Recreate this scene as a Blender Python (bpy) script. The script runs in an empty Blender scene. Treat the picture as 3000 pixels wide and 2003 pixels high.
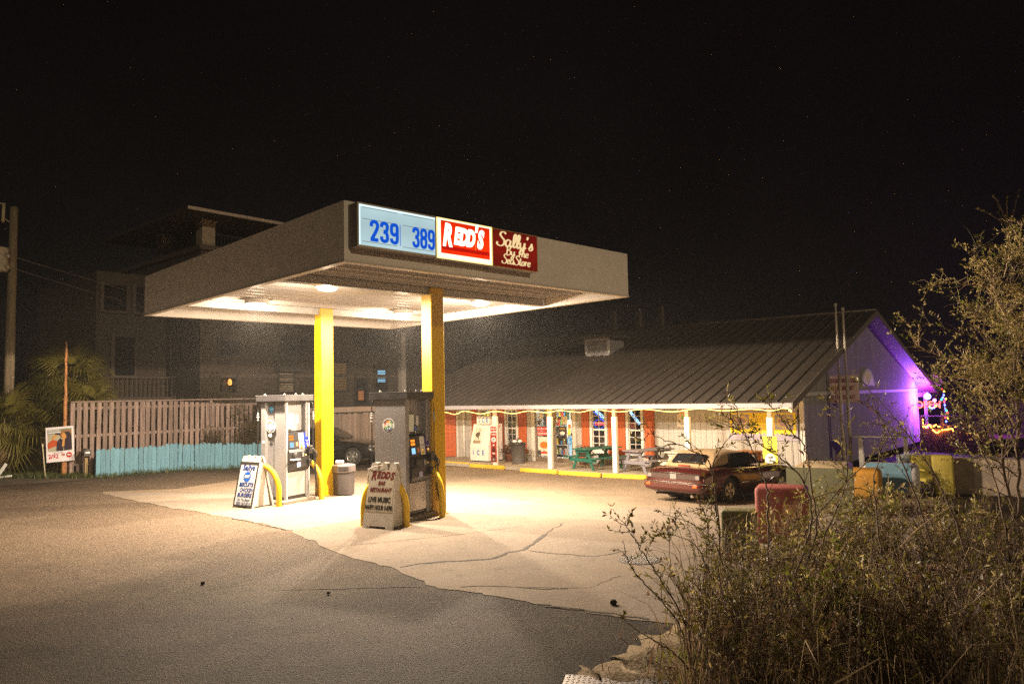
import bpy, bmesh, math, random
from mathutils import Vector, Matrix
R = math.radians
rnd = random.Random(7)
S = bpy.context.scene
COL = S.collection

# ------------------------------------------------------------------ camera
CH = 2.35
F, PITCH, ROLL = 2162.04, 0.0707, -0.0208
_c, _s = math.cos(PITCH), math.sin(PITCH)
_cr, _sr = math.cos(ROLL), math.sin(ROLL)
FW = Vector((0, _c, _s)); UP0 = Vector((0, -_s, _c)); RT0 = Vector((1, 0, 0))
RT = _cr * RT0 + _sr * UP0
UP = -_sr * RT0 + _cr * UP0
cam_d = bpy.data.cameras.new('camera')
cam = bpy.data.objects.new('camera', cam_d); COL.objects.link(cam)
m = Matrix((RT, UP, -FW)).transposed().to_4x4(); m.translation = Vector((0, 0, CH))
cam.matrix_world = m
cam_d.sensor_width = 36.0; cam_d.lens = F / 3000 * 36.0
cam_d.clip_start = 0.05; cam_d.clip_end = 1500
S.camera = cam

# ------------------------------------------------------------------ world, sun, exposure
W = bpy.data.worlds.new('World'); S.world = W; W.use_nodes = True
wn = W.node_tree; wn.nodes.clear()
wo = wn.nodes.new('ShaderNodeOutputWorld')
sky = wn.nodes.new('ShaderNodeTexSky'); sky.sky_type = 'NISHITA'; sky.sun_disc = False
SUN_EL, SUN_AZ = R(14), R(148)
sky.sun_elevation = SUN_EL; sky.sun_rotation = SUN_AZ
b1 = wn.nodes.new('ShaderNodeBackground'); b1.inputs[1].default_value = 0.00012
wn.links.new(sky.outputs[0], b1.inputs[0])
b2 = wn.nodes.new('ShaderNodeBackground')
b2.inputs[0].default_value = (0.0021, 0.0014, 0.0014, 1); b2.inputs[1].default_value = 1.0
# thin cloud faintly lit from below by the town: uneven everywhere, a little brighter low down
wtc = wn.nodes.new('ShaderNodeTexCoord'); wnz = wn.nodes.new('ShaderNodeTexNoise'); wnz.inputs['Scale'].default_value = 1.7; wnz.inputs['Detail'].default_value = 5
wn.links.new(wtc.outputs['Generated'], wnz.inputs['Vector'])
wmr = wn.nodes.new('ShaderNodeMapRange'); wmr.inputs[1].default_value = .35; wmr.inputs[2].default_value = .68; wmr.inputs[3].default_value = .35; wmr.inputs[4].default_value = 1.7
wn.links.new(wnz.outputs[0], wmr.inputs[0])
wsp = wn.nodes.new('ShaderNodeSeparateXYZ'); wn.links.new(wtc.outputs['Generated'], wsp.inputs[0])
wm2 = wn.nodes.new('ShaderNodeMapRange'); wm2.inputs[1].default_value = 0; wm2.inputs[2].default_value = .6; wm2.inputs[3].default_value = 1.5; wm2.inputs[4].default_value = .7
wn.links.new(wsp.outputs[2], wm2.inputs[0])
wmu = wn.nodes.new('ShaderNodeMath'); wmu.operation = 'MULTIPLY'; wn.links.new(wmr.outputs[0], wmu.inputs[0]); wn.links.new(wm2.outputs[0], wmu.inputs[1])
wn.links.new(wmu.outputs[0], b2.inputs[1])
ad = wn.nodes.new('ShaderNodeAddShader')
wn.links.new(b1.outputs[0], ad.inputs[0]); wn.links.new(b2.outputs[0], ad.inputs[1])
wn.links.new(ad.outputs[0], wo.inputs[0])
sun_d = bpy.data.lights.new('sun', 'SUN'); sun_d.energy = 0.64; sun_d.angle = R(2.5); sun_d.color = (1, .78, .50)
sun = bpy.data.objects.new('sun', sun_d); COL.objects.link(sun)
sd = Vector((math.sin(SUN_AZ) * math.cos(SUN_EL), math.cos(SUN_AZ) * math.cos(SUN_EL), math.sin(SUN_EL)))
sun.rotation_euler = sd.to_track_quat('Z', 'Y').to_euler()
S.view_settings.view_transform = 'Standard'; S.view_settings.look = 'None'
S.view_settings.exposure = 0.0; S.view_settings.gamma = 1.0; S.view_settings.use_curve_mapping = False
S.cycles.use_denoising = False
try:
    S.cycles.denoiser = 'OPENIMAGEDENOISE'
except Exception:
    pass
S.cycles.max_bounces = 8; S.cycles.diffuse_bounces = 4; S.cycles.glossy_bounces = 4
S.cycles.transparent_max_bounces = 24; S.cycles.sample_clamp_indirect = 1.0; S.cycles.sample_clamp_direct = 7.0; S.cycles.use_adaptive_sampling = False
S.cycles.caustics_reflective = False; S.cycles.caustics_refractive = False

# ------------------------------------------------------------------ measuring helpers (photo point -> place in the world)
def gz(x, y):
    d = .72 * x + .69 * y - 9.3
    return -0.72 * (1 - math.exp(-d * .0955)) if d > 0 else 0.0
def ray(px, py):
    return RT * ((px - 1500) / F) + UP * ((1001.5 - py) / F) + FW
def G(px, py, z=0.0):
    d = ray(px, py); t = (z - CH) / d.z
    return d * t + Vector((0, 0, CH))
def T(px, py, dz=0.0):
    d = ray(px, py); t = 2.0
    while t < 160:
        P = d * t + Vector((0, 0, CH))
        if P.z < gz(P.x, P.y) + dz: break
        t += .02
    return P
def depth(px, py, D):
    return ray(px, py) * D + Vector((0, 0, CH))

# ------------------------------------------------------------------ object helpers
def link(o, parent=None):
    COL.objects.link(o)
    if parent is not None: o.parent = parent
    return o
def thing(name, label, cat, loc=(0, 0, 0), rz=0.0, group=None, rot=None):
    o = bpy.data.objects.new(name, None); o.empty_display_size = .2
    COL.objects.link(o); o.location = loc; o.rotation_euler = rot if rot else (0, 0, rz)
    o['label'] = label; o['category'] = cat
    if group: o['group'] = group
    return o
def tag(o, label=None, cat=None, group=None, kind=None):
    if label: o['label'] = label
    if cat: o['category'] = cat
    if group: o['group'] = group
    if kind: o['kind'] = kind
    return o
def kids(o):
    return [c for c in COL.objects if c.parent == o]
def copy_tree(o, loc=None, rz=None, label=None, parent=None):
    c = o.copy(); COL.objects.link(c); c.parent = parent
    for ch in list(o.children): copy_tree(ch, parent=c)
    if loc is not None: c.location = loc
    if rz is not None: c.rotation_euler = (0, 0, rz)
    if label: c['label'] = label
    return c

class MB:
    def __init__(s): s.v = []; s.f = []; s.sm = []
    def add(s, vs, fs, smooth=False):
        n = len(s.v); s.v += [tuple(q) for q in vs]
        for q in fs: s.f.append(tuple(i + n for i in q)); s.sm.append(smooth)
        return s
    def box(s, x0, y0, z0, x1, y1, z1, M=None):
        vs = [Vector((x, y, z)) for z in (z0, z1) for y in (y0, y1) for x in (x0, x1)]
        if M is not None: vs = [M @ q for q in vs]
        return s.add(vs, [(0, 2, 3, 1), (4, 5, 7, 6), (0, 1, 5, 4), (2, 6, 7, 3), (0, 4, 6, 2), (1, 3, 7, 5)])
    def cbox(s, c, sx, sy, sz, M=None):
        return s.box(c[0] - sx / 2, c[1] - sy / 2, c[2] - sz / 2, c[0] + sx / 2, c[1] + sy / 2, c[2] + sz / 2, M)
    def bevbox(s, x0, y0, z0, x1, y1, z1, b=.01, seg=1, M=None):
        bm = bmesh.new(); bmesh.ops.create_cube(bm, size=1)
        for q in bm.verts:
            q.co = Vector((x0 + (q.co.x + .5) * (x1 - x0), y0 + (q.co.y + .5) * (y1 - y0), z0 + (q.co.z + .5) * (z1 - z0)))
        bmesh.ops.bevel(bm, geom=bm.edges[:], offset=b, segments=seg, affect='EDGES', profile=.5)
        bm.verts.index_update()
        vs = [q.co.copy() for q in bm.verts]
        if M is not None: vs = [M @ q for q in vs]
        fs = [[q.index for q in f.verts] for f in bm.faces]; bm.free()
        return s.add(vs, fs, seg > 1)
    def prism(s, poly, axis, a, b, M=None):
        """poly: 2-D outline (counter-clockwise); extruded along axis from a to b"""
        def P(u, w, t): return Vector((t, u, w)) if axis == 'x' else (Vector((u, t, w)) if axis == 'y' else Vector((u, w, t)))
        n = len(poly)
        vs = [P(u, w, a) for u, w in poly] + [P(u, w, b) for u, w in poly]
        if M is not None: vs = [M @ q for q in vs]
        fs = [tuple(range(n))[::-1], tuple(range(n, 2 * n))] + [(i, (i + 1) % n, n + (i + 1) % n, n + i) for i in range(n)]
        return s.add(vs, fs)
    def tube(s, pts, r, seg=6, cap=True, M=None, smooth=True):
        pts = [Vector(q) for q in pts]; n = len(pts)
        rs = r if isinstance(r, (list, tuple)) else [r] * n
        base = len(s.v); t0 = None; u = None
        for i, q in enumerate(pts):
            t = (pts[min(i + 1, n - 1)] - pts[max(i - 1, 0)])
            if t.length < 1e-9: t = Vector((0, 0, 1))
            t.normalize()
            if u is None:
                u = t.orthogonal().normalized()
            else:
                u = (u - t * u.dot(t))
                u = u.normalized() if u.length > 1e-6 else t.orthogonal().normalized()
            w = t.cross(u)
            for k in range(seg):
                a = 2 * math.pi * k / seg
                p = q + (u * math.cos(a) + w * math.sin(a)) * rs[i]
                if M is not None: p = M @ p
                s.v.append(tuple(p))
        for i in range(n - 1):
            for k in range(seg):
                a = base + i * seg + k; b = base + i * seg + (k + 1) % seg
                s.f.append((a, b, b + seg, a + seg)); s.sm.append(smooth)
        if cap:
            s.f.append(tuple(base + k for k in range(seg))[::-1]); s.sm.append(False)
            s.f.append(tuple(base + (n - 1) * seg + k for k in range(seg))); s.sm.append(False)
        return s
    def lathe(s, prof, seg=16, M=None, smooth=True, a0=0.0):
        """prof: (r,z) list from bottom to top"""
        base = len(s.v); n = len(prof)
        for r, z in prof:
            for k in range(seg):
                a = a0 + 2 * math.pi * k / seg
                p = Vector((r * math.cos(a), r * math.sin(a), z))
                if M is not None: p = M @ p
                s.v.append(tuple(p))
        for i in range(n - 1):
            for k in range(seg):
                a = base + i * seg + k; b = base + i * seg + (k + 1) % seg
                s.f.append((a, b, b + seg, a + seg)); s.sm.append(smooth)
        s.f.append(tuple(base + k for k in range(seg))[::-1]); s.sm.append(False)
        s.f.append(tuple(base + (n - 1) * seg + k for k in range(seg))); s.sm.append(False)
        return s
    def quad(s, a, b, c, d): return s.add([a, b, c, d], [(0, 1, 2, 3)])
    def mesh(s, name):
        me = bpy.data.meshes.new(name); me.from_pydata(s.v, [], s.f)
        me.polygons.foreach_set('use_smooth', s.sm); me.update()
        return me
    def obj(s, name, mat, parent=None, loc=None, rot=None):
        me = s.mesh(name)
        if mat is not None: me.materials.append(mat)
        o = bpy.data.objects.new(name, me); link(o, parent)
        if loc is not None: o.location = loc
        if rot is not None: o.rotation_euler = rot
        return o
def inst(name, me, parent, loc=(0, 0, 0), rot=(0, 0, 0), scale=(1, 1, 1)):
    o = bpy.data.objects.new(name, me); link(o, parent); o.location = loc; o.rotation_euler = rot; o.scale = scale
    return o
def bx(name, mat, parent, x0, y0, z0, x1, y1, z1, b=0.0, M=None):
    q = MB()
    if b: q.bevbox(x0, y0, z0, x1, y1, z1, b, M=M)
    else: q.box(x0, y0, z0, x1, y1, z1, M)
    return q.obj(name, mat, parent)

# ------------------------------------------------------------------ materials
MATS = {}
def mat(name, col, rough=.6, metal=0.0, var=0.0, vscale=4.0, bump=0.0, bscale=60.0, dirt=None, dscale=1.5, damt=.5,
        emis=None, estr=0.0, rand=0.0, stretch=(1, 1, 1), coat=0.0, spec=.5, sub=None):
    if name in MATS: return MATS[name]
    mt = bpy.data.materials.new(name); mt.use_nodes = True; nt = mt.node_tree; N = nt.nodes; L = nt.links
    p = N['Principled BSDF']
    p.inputs['Roughness'].default_value = rough; p.inputs['Metallic'].default_value = metal
    p.inputs['Specular IOR Level'].default_value = spec
    p.inputs['Coat Weight'].default_value = coat
    c4 = (*col, 1); p.inputs['Base Color'].default_value = c4
    cur = None
    if var or dirt or bump:
        tc = N.new('ShaderNodeTexCoord'); mp = N.new('ShaderNodeMapping'); mp.inputs['Scale'].default_value = stretch
        L.new(tc.outputs['Object'], mp.inputs['Vector'])
        oi = N.new('ShaderNodeObjectInfo')
        va = N.new('ShaderNodeVectorMath'); va.operation = 'ADD'
        cx = N.new('ShaderNodeCombineXYZ'); ml = N.new('ShaderNodeMath'); ml.operation = 'MULTIPLY'; ml.inputs[1].default_value = 37.0
        L.new(oi.outputs['Random'], ml.inputs[0])
        for k in range(3): L.new(ml.outputs[0], cx.inputs[k])
        L.new(mp.outputs[0], va.inputs[0]); L.new(cx.outputs[0], va.inputs[1]); vec = va.outputs[0]
    def mixc(fac, a, b, typ='MIX'):
        mx = N.new('ShaderNodeMix'); mx.data_type = 'RGBA'; mx.blend_type = typ
        if hasattr(fac, 'links'): L.new(fac, mx.inputs[0])
        else: mx.inputs[0].default_value = fac
        for i, q in ((6, a), (7, b)):
            if hasattr(q, 'links'): L.new(q, mx.inputs[i])
            else: mx.inputs[i].default_value = q
        return mx.outputs[2]
    if var:
        nz = N.new('ShaderNodeTexNoise'); nz.inputs['Scale'].default_value = vscale; nz.inputs['Detail'].default_value = 6
        L.new(vec, nz.inputs['Vector'])
        mr = N.new('ShaderNodeMapRange'); mr.inputs[1].default_value = .3; mr.inputs[2].default_value = .7
        mr.inputs[3].default_value = 1 - var; mr.inputs[4].default_value = 1 + var
        L.new(nz.outputs[0], mr.inputs[0])
        cur = mixc(1.0, c4, mr.outputs[0], 'MULTIPLY')
    if rand:
        oi2 = N.new('ShaderNodeObjectInfo'); mr = N.new('ShaderNodeMapRange')
        mr.inputs[3].default_value = 1 - rand; mr.inputs[4].default_value = 1 + rand
        L.new(oi2.outputs['Random'], mr.inputs[0])
        cur = mixc(1.0, cur if cur else c4, mr.outputs[0], 'MULTIPLY')
    if dirt:
        nz = N.new('ShaderNodeTexNoise'); nz.inputs['Scale'].default_value = dscale; nz.inputs['Detail'].default_value = 8; nz.inputs['Roughness'].default_value = .65
        L.new(vec, nz.inputs['Vector'])
        mr = N.new('ShaderNodeMapRange'); mr.inputs[1].default_value = .48; mr.inputs[2].default_value = .68; mr.inputs[4].default_value = damt
        L.new(nz.outputs[0], mr.inputs[0])
        cur = mixc(mr.outputs[0], cur if cur else c4, (*dirt, 1))
    if cur: L.new(cur, p.inputs['Base Color'])
    if bump:
        nz = N.new('ShaderNodeTexNoise'); nz.inputs['Scale'].default_value = bscale; nz.inputs['Detail'].default_value = 4
        L.new(vec, nz.inputs['Vector'])
        bp = N.new('ShaderNodeBump'); bp.inputs['Strength'].default_value = bump; bp.inputs['Distance'].default_value = .01
        L.new(nz.outputs[0], bp.inputs['Height']); L.new(bp.outputs[0], p.inputs['Normal'])
    if emis:
        p.inputs['Emission Color'].default_value = (*emis, 1); p.inputs['Emission Strength'].default_value = estr
    MATS[name] = mt
    return mt
def glow(name, col, strength):
    if name in MATS: return MATS[name]
    mt = bpy.data.materials.new(name); mt.use_nodes = True; nt = mt.node_tree; nt.nodes.clear()
    o = nt.nodes.new('ShaderNodeOutputMaterial'); e = nt.nodes.new('ShaderNodeEmission')
    e.inputs[0].default_value = (*col, 1); e.inputs[1].default_value = strength
    nt.links.new(e.outputs[0], o.inputs[0]); MATS[name] = mt
    return mt
def leafmat(name, col, var=.3, vscale=3, trans=.45, rough=.5):
    mt = mat(name, col, rough, 0, var, vscale); nt = mt.node_tree; N = nt.nodes; L = nt.links
    p = N['Principled BSDF']; out = next(n for n in N if n.type == 'OUTPUT_MATERIAL')
    tr = N.new('ShaderNodeBsdfTranslucent'); mx = N.new('ShaderNodeMixShader'); mx.inputs[0].default_value = trans
    src = p.inputs['Base Color'].links[0].from_socket
    L.new(src, tr.inputs[0]); L.new(p.outputs[0], mx.inputs[1]); L.new(tr.outputs[0], mx.inputs[2]); L.new(mx.outputs[0], out.inputs[0])
    return mt
def glassmat(name, tint=(1, 1, 1), op=.12, rough=.03):
    if name in MATS: return MATS[name]
    mt = bpy.data.materials.new(name); mt.use_nodes = True; nt = mt.node_tree; nt.nodes.clear()
    o = nt.nodes.new('ShaderNodeOutputMaterial'); t = nt.nodes.new('ShaderNodeBsdfTransparent'); t.inputs[0].default_value = (*tint, 1)
    g = nt.nodes.new('ShaderNodeBsdfGlossy'); g.inputs['Roughness'].default_value = rough
    fr = nt.nodes.new('ShaderNodeFresnel'); fr.inputs[0].default_value = 1.5
    ma = nt.nodes.new('ShaderNodeMath'); ma.operation = 'MAXIMUM'; ma.inputs[1].default_value = op * .4
    nt.links.new(fr.outputs[0], ma.inputs[0])
    mx = nt.nodes.new('ShaderNodeMixShader'); nt.links.new(ma.outputs[0], mx.inputs[0])
    nt.links.new(t.outputs[0], mx.inputs[1]); nt.links.new(g.outputs[0], mx.inputs[2]); nt.links.new(mx.outputs[0], o.inputs[0])
    MATS[name] = mt
    return mt

# ------------------------------------------------------------------ lettering
def text(body, size, m, parent, loc, rot=(R(90), 0, 0), align='CENTER', sx=1.0, bold=0.0, shear=0.0, depth=.002, name='lettering', space=1.0, line=1.0):
    cu = bpy.data.curves.new(name, 'FONT'); cu.body = body; cu.size = size; cu.align_x = align; cu.align_y = 'CENTER'
    cu.offset = bold; cu.shear = shear; cu.extrude = depth; cu.resolution_u = 3; cu.space_character = space; cu.space_line = line
    tmp = bpy.data.objects.new('tmp', cu)
    me = bpy.data.meshes.new_from_object(tmp); me.name = name
    bpy.data.objects.remove(tmp); bpy.data.curves.remove(cu)
    me.materials.clear(); me.materials.append(m)
    for v in me.vertices: v.co.x *= sx
    o = bpy.data.objects.new(name, me); link(o, parent); o.location = loc; o.rotation_euler = rot
    return o
def disc(name, m, parent, c, r, th=.004, seg=24, rot=(R(90), 0, 0), ry=None):
    q = MB(); q.lathe([(r, 0), (r, th)], seg, smooth=False)
    if ry: q.v = [(x, y * ry / r, z) for x, y, z in q.v]
    return q.obj(name, m, parent, loc=c, rot=rot)
def flat(name, m, parent, poly, c, th=.003, rot=(R(90), 0, 0)):
    q = MB(); q.prism(poly, 'z', 0, th); return q.obj(name, m, parent, loc=c, rot=rot)
def bend(pts, n=8):
    """smooth curve through points (Catmull-Rom)"""
    P = [Vector(q) for q in pts]; P = [P[0] * 2 - P[1]] + P + [P[-1] * 2 - P[-2]]; out = []
    for i in range(1, len(P) - 2):
        for k in range(n):
            t = k / n; a, b, c, d = P[i - 1], P[i], P[i + 1], P[i + 2]
            out.append(.5 * ((2 * b) + (c - a) * t + (2 * a - 5 * b + 4 * c - d) * t * t + (3 * b - a - 3 * c + d) * t ** 3))
    out.append(P[-2]); return out

# ================================================================== GROUND
def ground_mat(name, base, light, dark, sand, sandamt, grain, bump=.35, rough=.9, lit_lane=False):
    mt = bpy.data.materials.new(name); mt.use_nodes = True; nt = mt.node_tree; N = nt.nodes; L = nt.links
    p = N['Principled BSDF']; p.inputs['Roughness'].default_value = rough; p.inputs['Specular IOR Level'].default_value = .10
    tc = N.new('ShaderNodeTexCoord'); v = tc.outputs['Object']
    def noise(sc, det=6, ro=.6, st=None):
        n = N.new('ShaderNodeTexNoise'); n.inputs['Scale'].default_value = sc; n.inputs['Detail'].default_value = det; n.inputs['Roughness'].default_value = ro
        if st:
            mp = N.new('ShaderNodeMapping'); mp.inputs['Scale'].default_value = st; mp.inputs['Rotation'].default_value = (0, 0, R(-35))
            L.new(v, mp.inputs[0]); L.new(mp.outputs[0], n.inputs['Vector'])
        else: L.new(v, n.inputs['Vector'])
        return n.outputs[0]
    def mr(x, a, b, c=0., d=1.):
        q = N.new('ShaderNodeMapRange'); q.inputs[1].default_value = a; q.inputs[2].default_value = b; q.inputs[3].default_value = c; q.inputs[4].default_value = d
        L.new(x, q.inputs[0]); return q.outputs[0]
    def mix(f, a, b):
        q = N.new('ShaderNodeMix'); q.data_type = 'RGBA'
        if hasattr(f, 'links'): L.new(f, q.inputs[0])
        else: q.inputs[0].default_value = f
        for i, x in ((6, a), (7, b)):
            if hasattr(x, 'links'): L.new(x, q.inputs[i])
            else: q.inputs[i].default_value = (*x, 1)
        return q.outputs[2]
    c = mix(mr(noise(.7, 8, .65), .35, .65), base, light)
    c = mix(mr(noise(3.1, 6, .7), .55, .75, 0, .8), c, dark)
    g = noise(grain, 3, .7)
    c = mix(mr(g, .52, .72), c, light)
    c = mix(mr(g, .46, .3), c, dark)
    sm = N.new('ShaderNodeMath'); sm.operation = 'MULTIPLY'
    L.new(mr(noise(.33, 10, .68, (1, 2.2, 1)), .5, .62), sm.inputs[0]); L.new(mr(noise(9, 6, .7), .38, .6, .25, 1), sm.inputs[1])
    sm2 = N.new('ShaderNodeMath'); sm2.operation = 'MULTIPLY'; L.new(sm.outputs[0], sm2.inputs[0]); sm2.inputs[1].default_value = sandamt
    c = mix(sm2.outputs[0], c, sand)
    if lit_lane:
        # dusty, sand-bleached lane round the pumps, ragged edges; lamplight falloff is painted in too
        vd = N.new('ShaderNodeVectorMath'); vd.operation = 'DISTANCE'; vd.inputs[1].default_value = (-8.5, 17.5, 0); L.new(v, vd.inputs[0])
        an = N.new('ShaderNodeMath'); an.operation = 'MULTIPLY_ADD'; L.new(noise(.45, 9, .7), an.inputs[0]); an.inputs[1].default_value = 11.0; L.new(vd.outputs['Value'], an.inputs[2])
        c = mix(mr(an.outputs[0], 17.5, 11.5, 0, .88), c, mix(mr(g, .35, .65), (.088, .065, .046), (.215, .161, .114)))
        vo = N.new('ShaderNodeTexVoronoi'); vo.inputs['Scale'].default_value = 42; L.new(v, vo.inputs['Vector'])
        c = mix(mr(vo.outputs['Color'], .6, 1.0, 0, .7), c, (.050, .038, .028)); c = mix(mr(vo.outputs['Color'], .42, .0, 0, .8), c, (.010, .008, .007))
    L.new(c, p.inputs['Base Color'])
    bp = N.new('ShaderNodeBump'); bp.inputs['Strength'].default_value = bump; bp.inputs['Distance'].default_value = .02
    L.new(noise(grain * .8, 4, .7), bp.inputs['Height'])
    bp2 = N.new('ShaderNodeBump'); bp2.inputs['Strength'].default_value = .22; bp2.inputs['Distance'].default_value = .05
    L.new(noise(2.2, 6, .6), bp2.inputs['Height']); L.new(bp.outputs[0], bp2.inputs['Normal'])
    L.new(bp2.outputs[0], p.inputs['Normal'])
    return mt
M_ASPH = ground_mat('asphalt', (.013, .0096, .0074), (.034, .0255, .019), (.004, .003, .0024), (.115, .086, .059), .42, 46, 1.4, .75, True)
M_LOT = ground_mat('worn_lot', (.175, .133, .094), (.235, .18, .128), (.085, .064, .046), (.25, .19, .13), .6, 30, .8)
M_CONC = ground_mat('concrete', (.158, .130, .105), (.205, .168, .135), (.095, .076, .060), (.185, .142, .098), .75, 30, .35, .85)
M_SAND = ground_mat('sand', (.24, .18, .115), (.34, .265, .175), (.09, .07, .045), (.36, .28, .19), .5, 28, 1.0)
def axis(dense0, dense1, st, far):
    a = []; x = dense0
    while x <= dense1 + 1e-6: a.append(x); x += st
    lo = []; d = st * 2; x = dense0
    while x > -far: x -= d; d *= 1.6; lo.append(max(x, -far))
    hi = []; d = st * 2; x = dense1
    while x < far: x += d; d *= 1.6; hi.append(min(x, far))
    return lo[::-1] + a + hi
xs = axis(-26, 26, .5, 700); ys = axis(-4, 46, .5, 700)
q = MB(); nx = len(xs)
q.v = [(x, y, gz(x, y)) for y in ys for x in xs]
q.f = [(j * nx + i, j * nx + i + 1, (j + 1) * nx + i + 1, (j + 1) * nx + i) for j in range(len(ys) - 1) for i in range(nx - 1)]
q.sm = [True] * len(q.f)
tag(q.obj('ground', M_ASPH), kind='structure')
def sheet(name, m, near, far, dz, nu=90, nv=40, kind='structure'):
    """a sheet that follows the slope between two outlines given as ground points"""
    def samp(P, t):
        L = [0]
        for i in range(len(P) - 1): L.append(L[-1] + (P[i + 1] - P[i]).length)
        d = t * L[-1]
        for i in range(len(P) - 1):
            if d <= L[i + 1] + 1e-9:
                return P[i].lerp(P[i + 1], (d - L[i]) / max(1e-9, L[i + 1] - L[i]))
        return P[-1]
    q = MB()
    for j in range(nv + 1):
        for i in range(nu + 1):
            a = samp(near, i / nu); b = samp(far, i / nu); c = a.lerp(b, j / nv)
            q.v.append((c.x, c.y, gz(c.x, c.y) + dz))
    q.f = [(j * (nu + 1) + i, j * (nu + 1) + i + 1, (j + 1) * (nu + 1) + i + 1, (j + 1) * (nu + 1) + i) for j in range(nv) for i in range(nu)]
    q.sm = [True] * len(q.f)
    o = q.obj(name, m); tag(o, kind=kind); return o
near = [T(*a) for a in ((300, 1447), (430, 1474), (600, 1502), (683, 1519), (838, 1552), (921, 1586), (1020, 1633), (1153, 1663), (1281, 1721), (1419, 1743), (1596, 1774), (1900, 1818), (2300, 1850), (2800, 1850))]
wob = random.Random(3)
fine = []
for i in range(len(near) - 1):
    for k in range(8):
        c = near[i].lerp(near[i + 1], k / 8); fine.append(c + Vector((wob.uniform(-.05, .05) + .035 * math.sin(i * 2.1 + k * .5), wob.uniform(-.05, .05) + .035 * math.cos(i * 1.3 + k * .41), 0)))
fine.append(near[-1])
far = [T(*a) for a in ((302, 1445), (520, 1441), (680, 1439), (1000, 1425), (1300, 1440), (1520, 1466), (1700, 1488), (2000, 1486), (2400, 1482), (2800, 1484))]
sheet('concrete_apron', M_CONC, fine, far, .006, 220, 40)
lot_far = [T(*a) for a in ((302, 1440), (520, 1432), (700, 1405), (900, 1390), (1100, 1375), (1300, 1364), (1600, 1384), (1900, 1404), (2200, 1412), (2600, 1412))]
sheet('parking_lot', M_LOT, [c + Vector((0, 0, 0)) for c in far], lot_far, .005, 120, 40)
# cracks and joints in the pavement
M_CRACK = mat('crack', (.030, .024, .02), .95)
M_JOINT = mat('joint_fill', (.13, .10, .075), .95)
def crack(pts, w, m=M_CRACK, name='pavement_crack', jit=.03, dz=.010):
    P = [T(600 + x * .5534, 1450 + y * .5534) for x, y in pts]; r = random.Random(len(pts) + int(pts[0][0])); C = []
    for i in range(len(P) - 1):
        n = max(2, int((P[i + 1] - P[i]).length / .12))
        for k in range(n): C.append(P[i].lerp(P[i + 1], k / n) + Vector((r.uniform(-jit, jit), r.uniform(-jit, jit), 0)))
    C.append(P[-1]); q = MB()
    for i, c in enumerate(C):
        t = (C[min(i + 1, len(C) - 1)] - C[max(0, i - 1)]); t.z = 0; t.normalize(); nn = Vector((-t.y, t.x, 0)) * w * (.35 + .65 * r.random()) * .5
        z = gz(c.x, c.y) + dz
        q.v += [(c.x - nn.x, c.y - nn.y, z), (c.x + nn.x, c.y + nn.y, z)]
    q.f = [(2 * i, 2 * i + 2, 2 * i + 3, 2 * i + 1) for i in range(len(C) - 1)]; q.sm = [False] * len(q.f)
    tag(q.obj(name, m), kind='structure')
crack([(1150, 362), (1280, 355), (1440, 346), (1540, 335), (1610, 308), (1690, 292), (1740, 255), (1800, 212)], .075)
crack([(1800, 212), (1900, 150)], .03)
crack([(1040, 383), (1150, 362)], .03)
crack([(1710, 298), (1860, 310), (2070, 328), (2240, 298)], .03)
crack([(1350, 487), (1500, 482), (1640, 492), (1800, 500), (1920, 498)], .03)
crack([(1640, 492), (2040, 490), (2200, 430)], .02, M_JOINT)
crack([(700, 275), (1010, 245), (1310, 215), (1690, 165)], .025, M_JOINT, 'pavement_joint', .01)
crack([(330, 500), (560, 498), (900, 492), (1180, 482)], .03)
crack([(-740, -125), (-690, -118), (-680, -105), (-760, -80), (-900, -60)], .06)
crack([(-1050, -85), (-760, -100)], .05)
crack([(1800, 590), (2000, 608), (2349, 662)], .05, M_CRACK)
crack([(140, 122), (280, 150), (430, 186)], .05, M_CRACK)
# manhole cover
mc = T(1873, 1641)
mh = thing('manhole_cover', 'round iron manhole cover half under sand in the concrete near the bushes', 'manhole cover', (mc.x, mc.y, mc.z + .006), R(20))
M_IRON = mat('iron', (.055, .045, .04), .65, .3, .3, 20, .4, 90)
q = MB(); q.lathe([(.30, 0), (.30, .008), (.285, .010)], 28, smooth=False); q.obj('rim', M_IRON, mh)
q = MB()
for i in range(-6, 7):
    for j in range(-6, 7):
        x, y = i * .042, j * .042
        if x * x + y * y < .07: q.bevbox(x - .014, y - .014, .009, x + .014, y + .014, .016, .004)
tag(q.obj('tread', mat('iron_worn', (.10, .085, .07), .5, .4), mh), kind='stuff')
# tread plate lid of a meter box at the edge of the verge
pc = T(1800, 2046)
lid = thing('meter_box_lid', 'pale checkered metal plate lying at the sandy edge under the bushes', 'metal plate', (pc.x, pc.y, .03), R(-12))
M_PLATE = mat('plate', (.24, .21, .20), .45, .5, .2, 10)
bx('plate', M_PLATE, lid, -.42, -.32, 0, .42, .32, .014, .004)
q = MB()
for i in range(-9, 10):
    for j in range(-7, 8):
        x, y = i * .043, j * .043
        Mx = Matrix.Translation((x, y, .015)) @ Matrix.Rotation(R(45 if (i + j) % 2 else -45), 4, 'Z')
        q.cbox((0, 0, 0), .028, .009, .004, Mx)
tag(q.obj('tread', M_PLATE, lid), kind='stuff')

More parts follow.
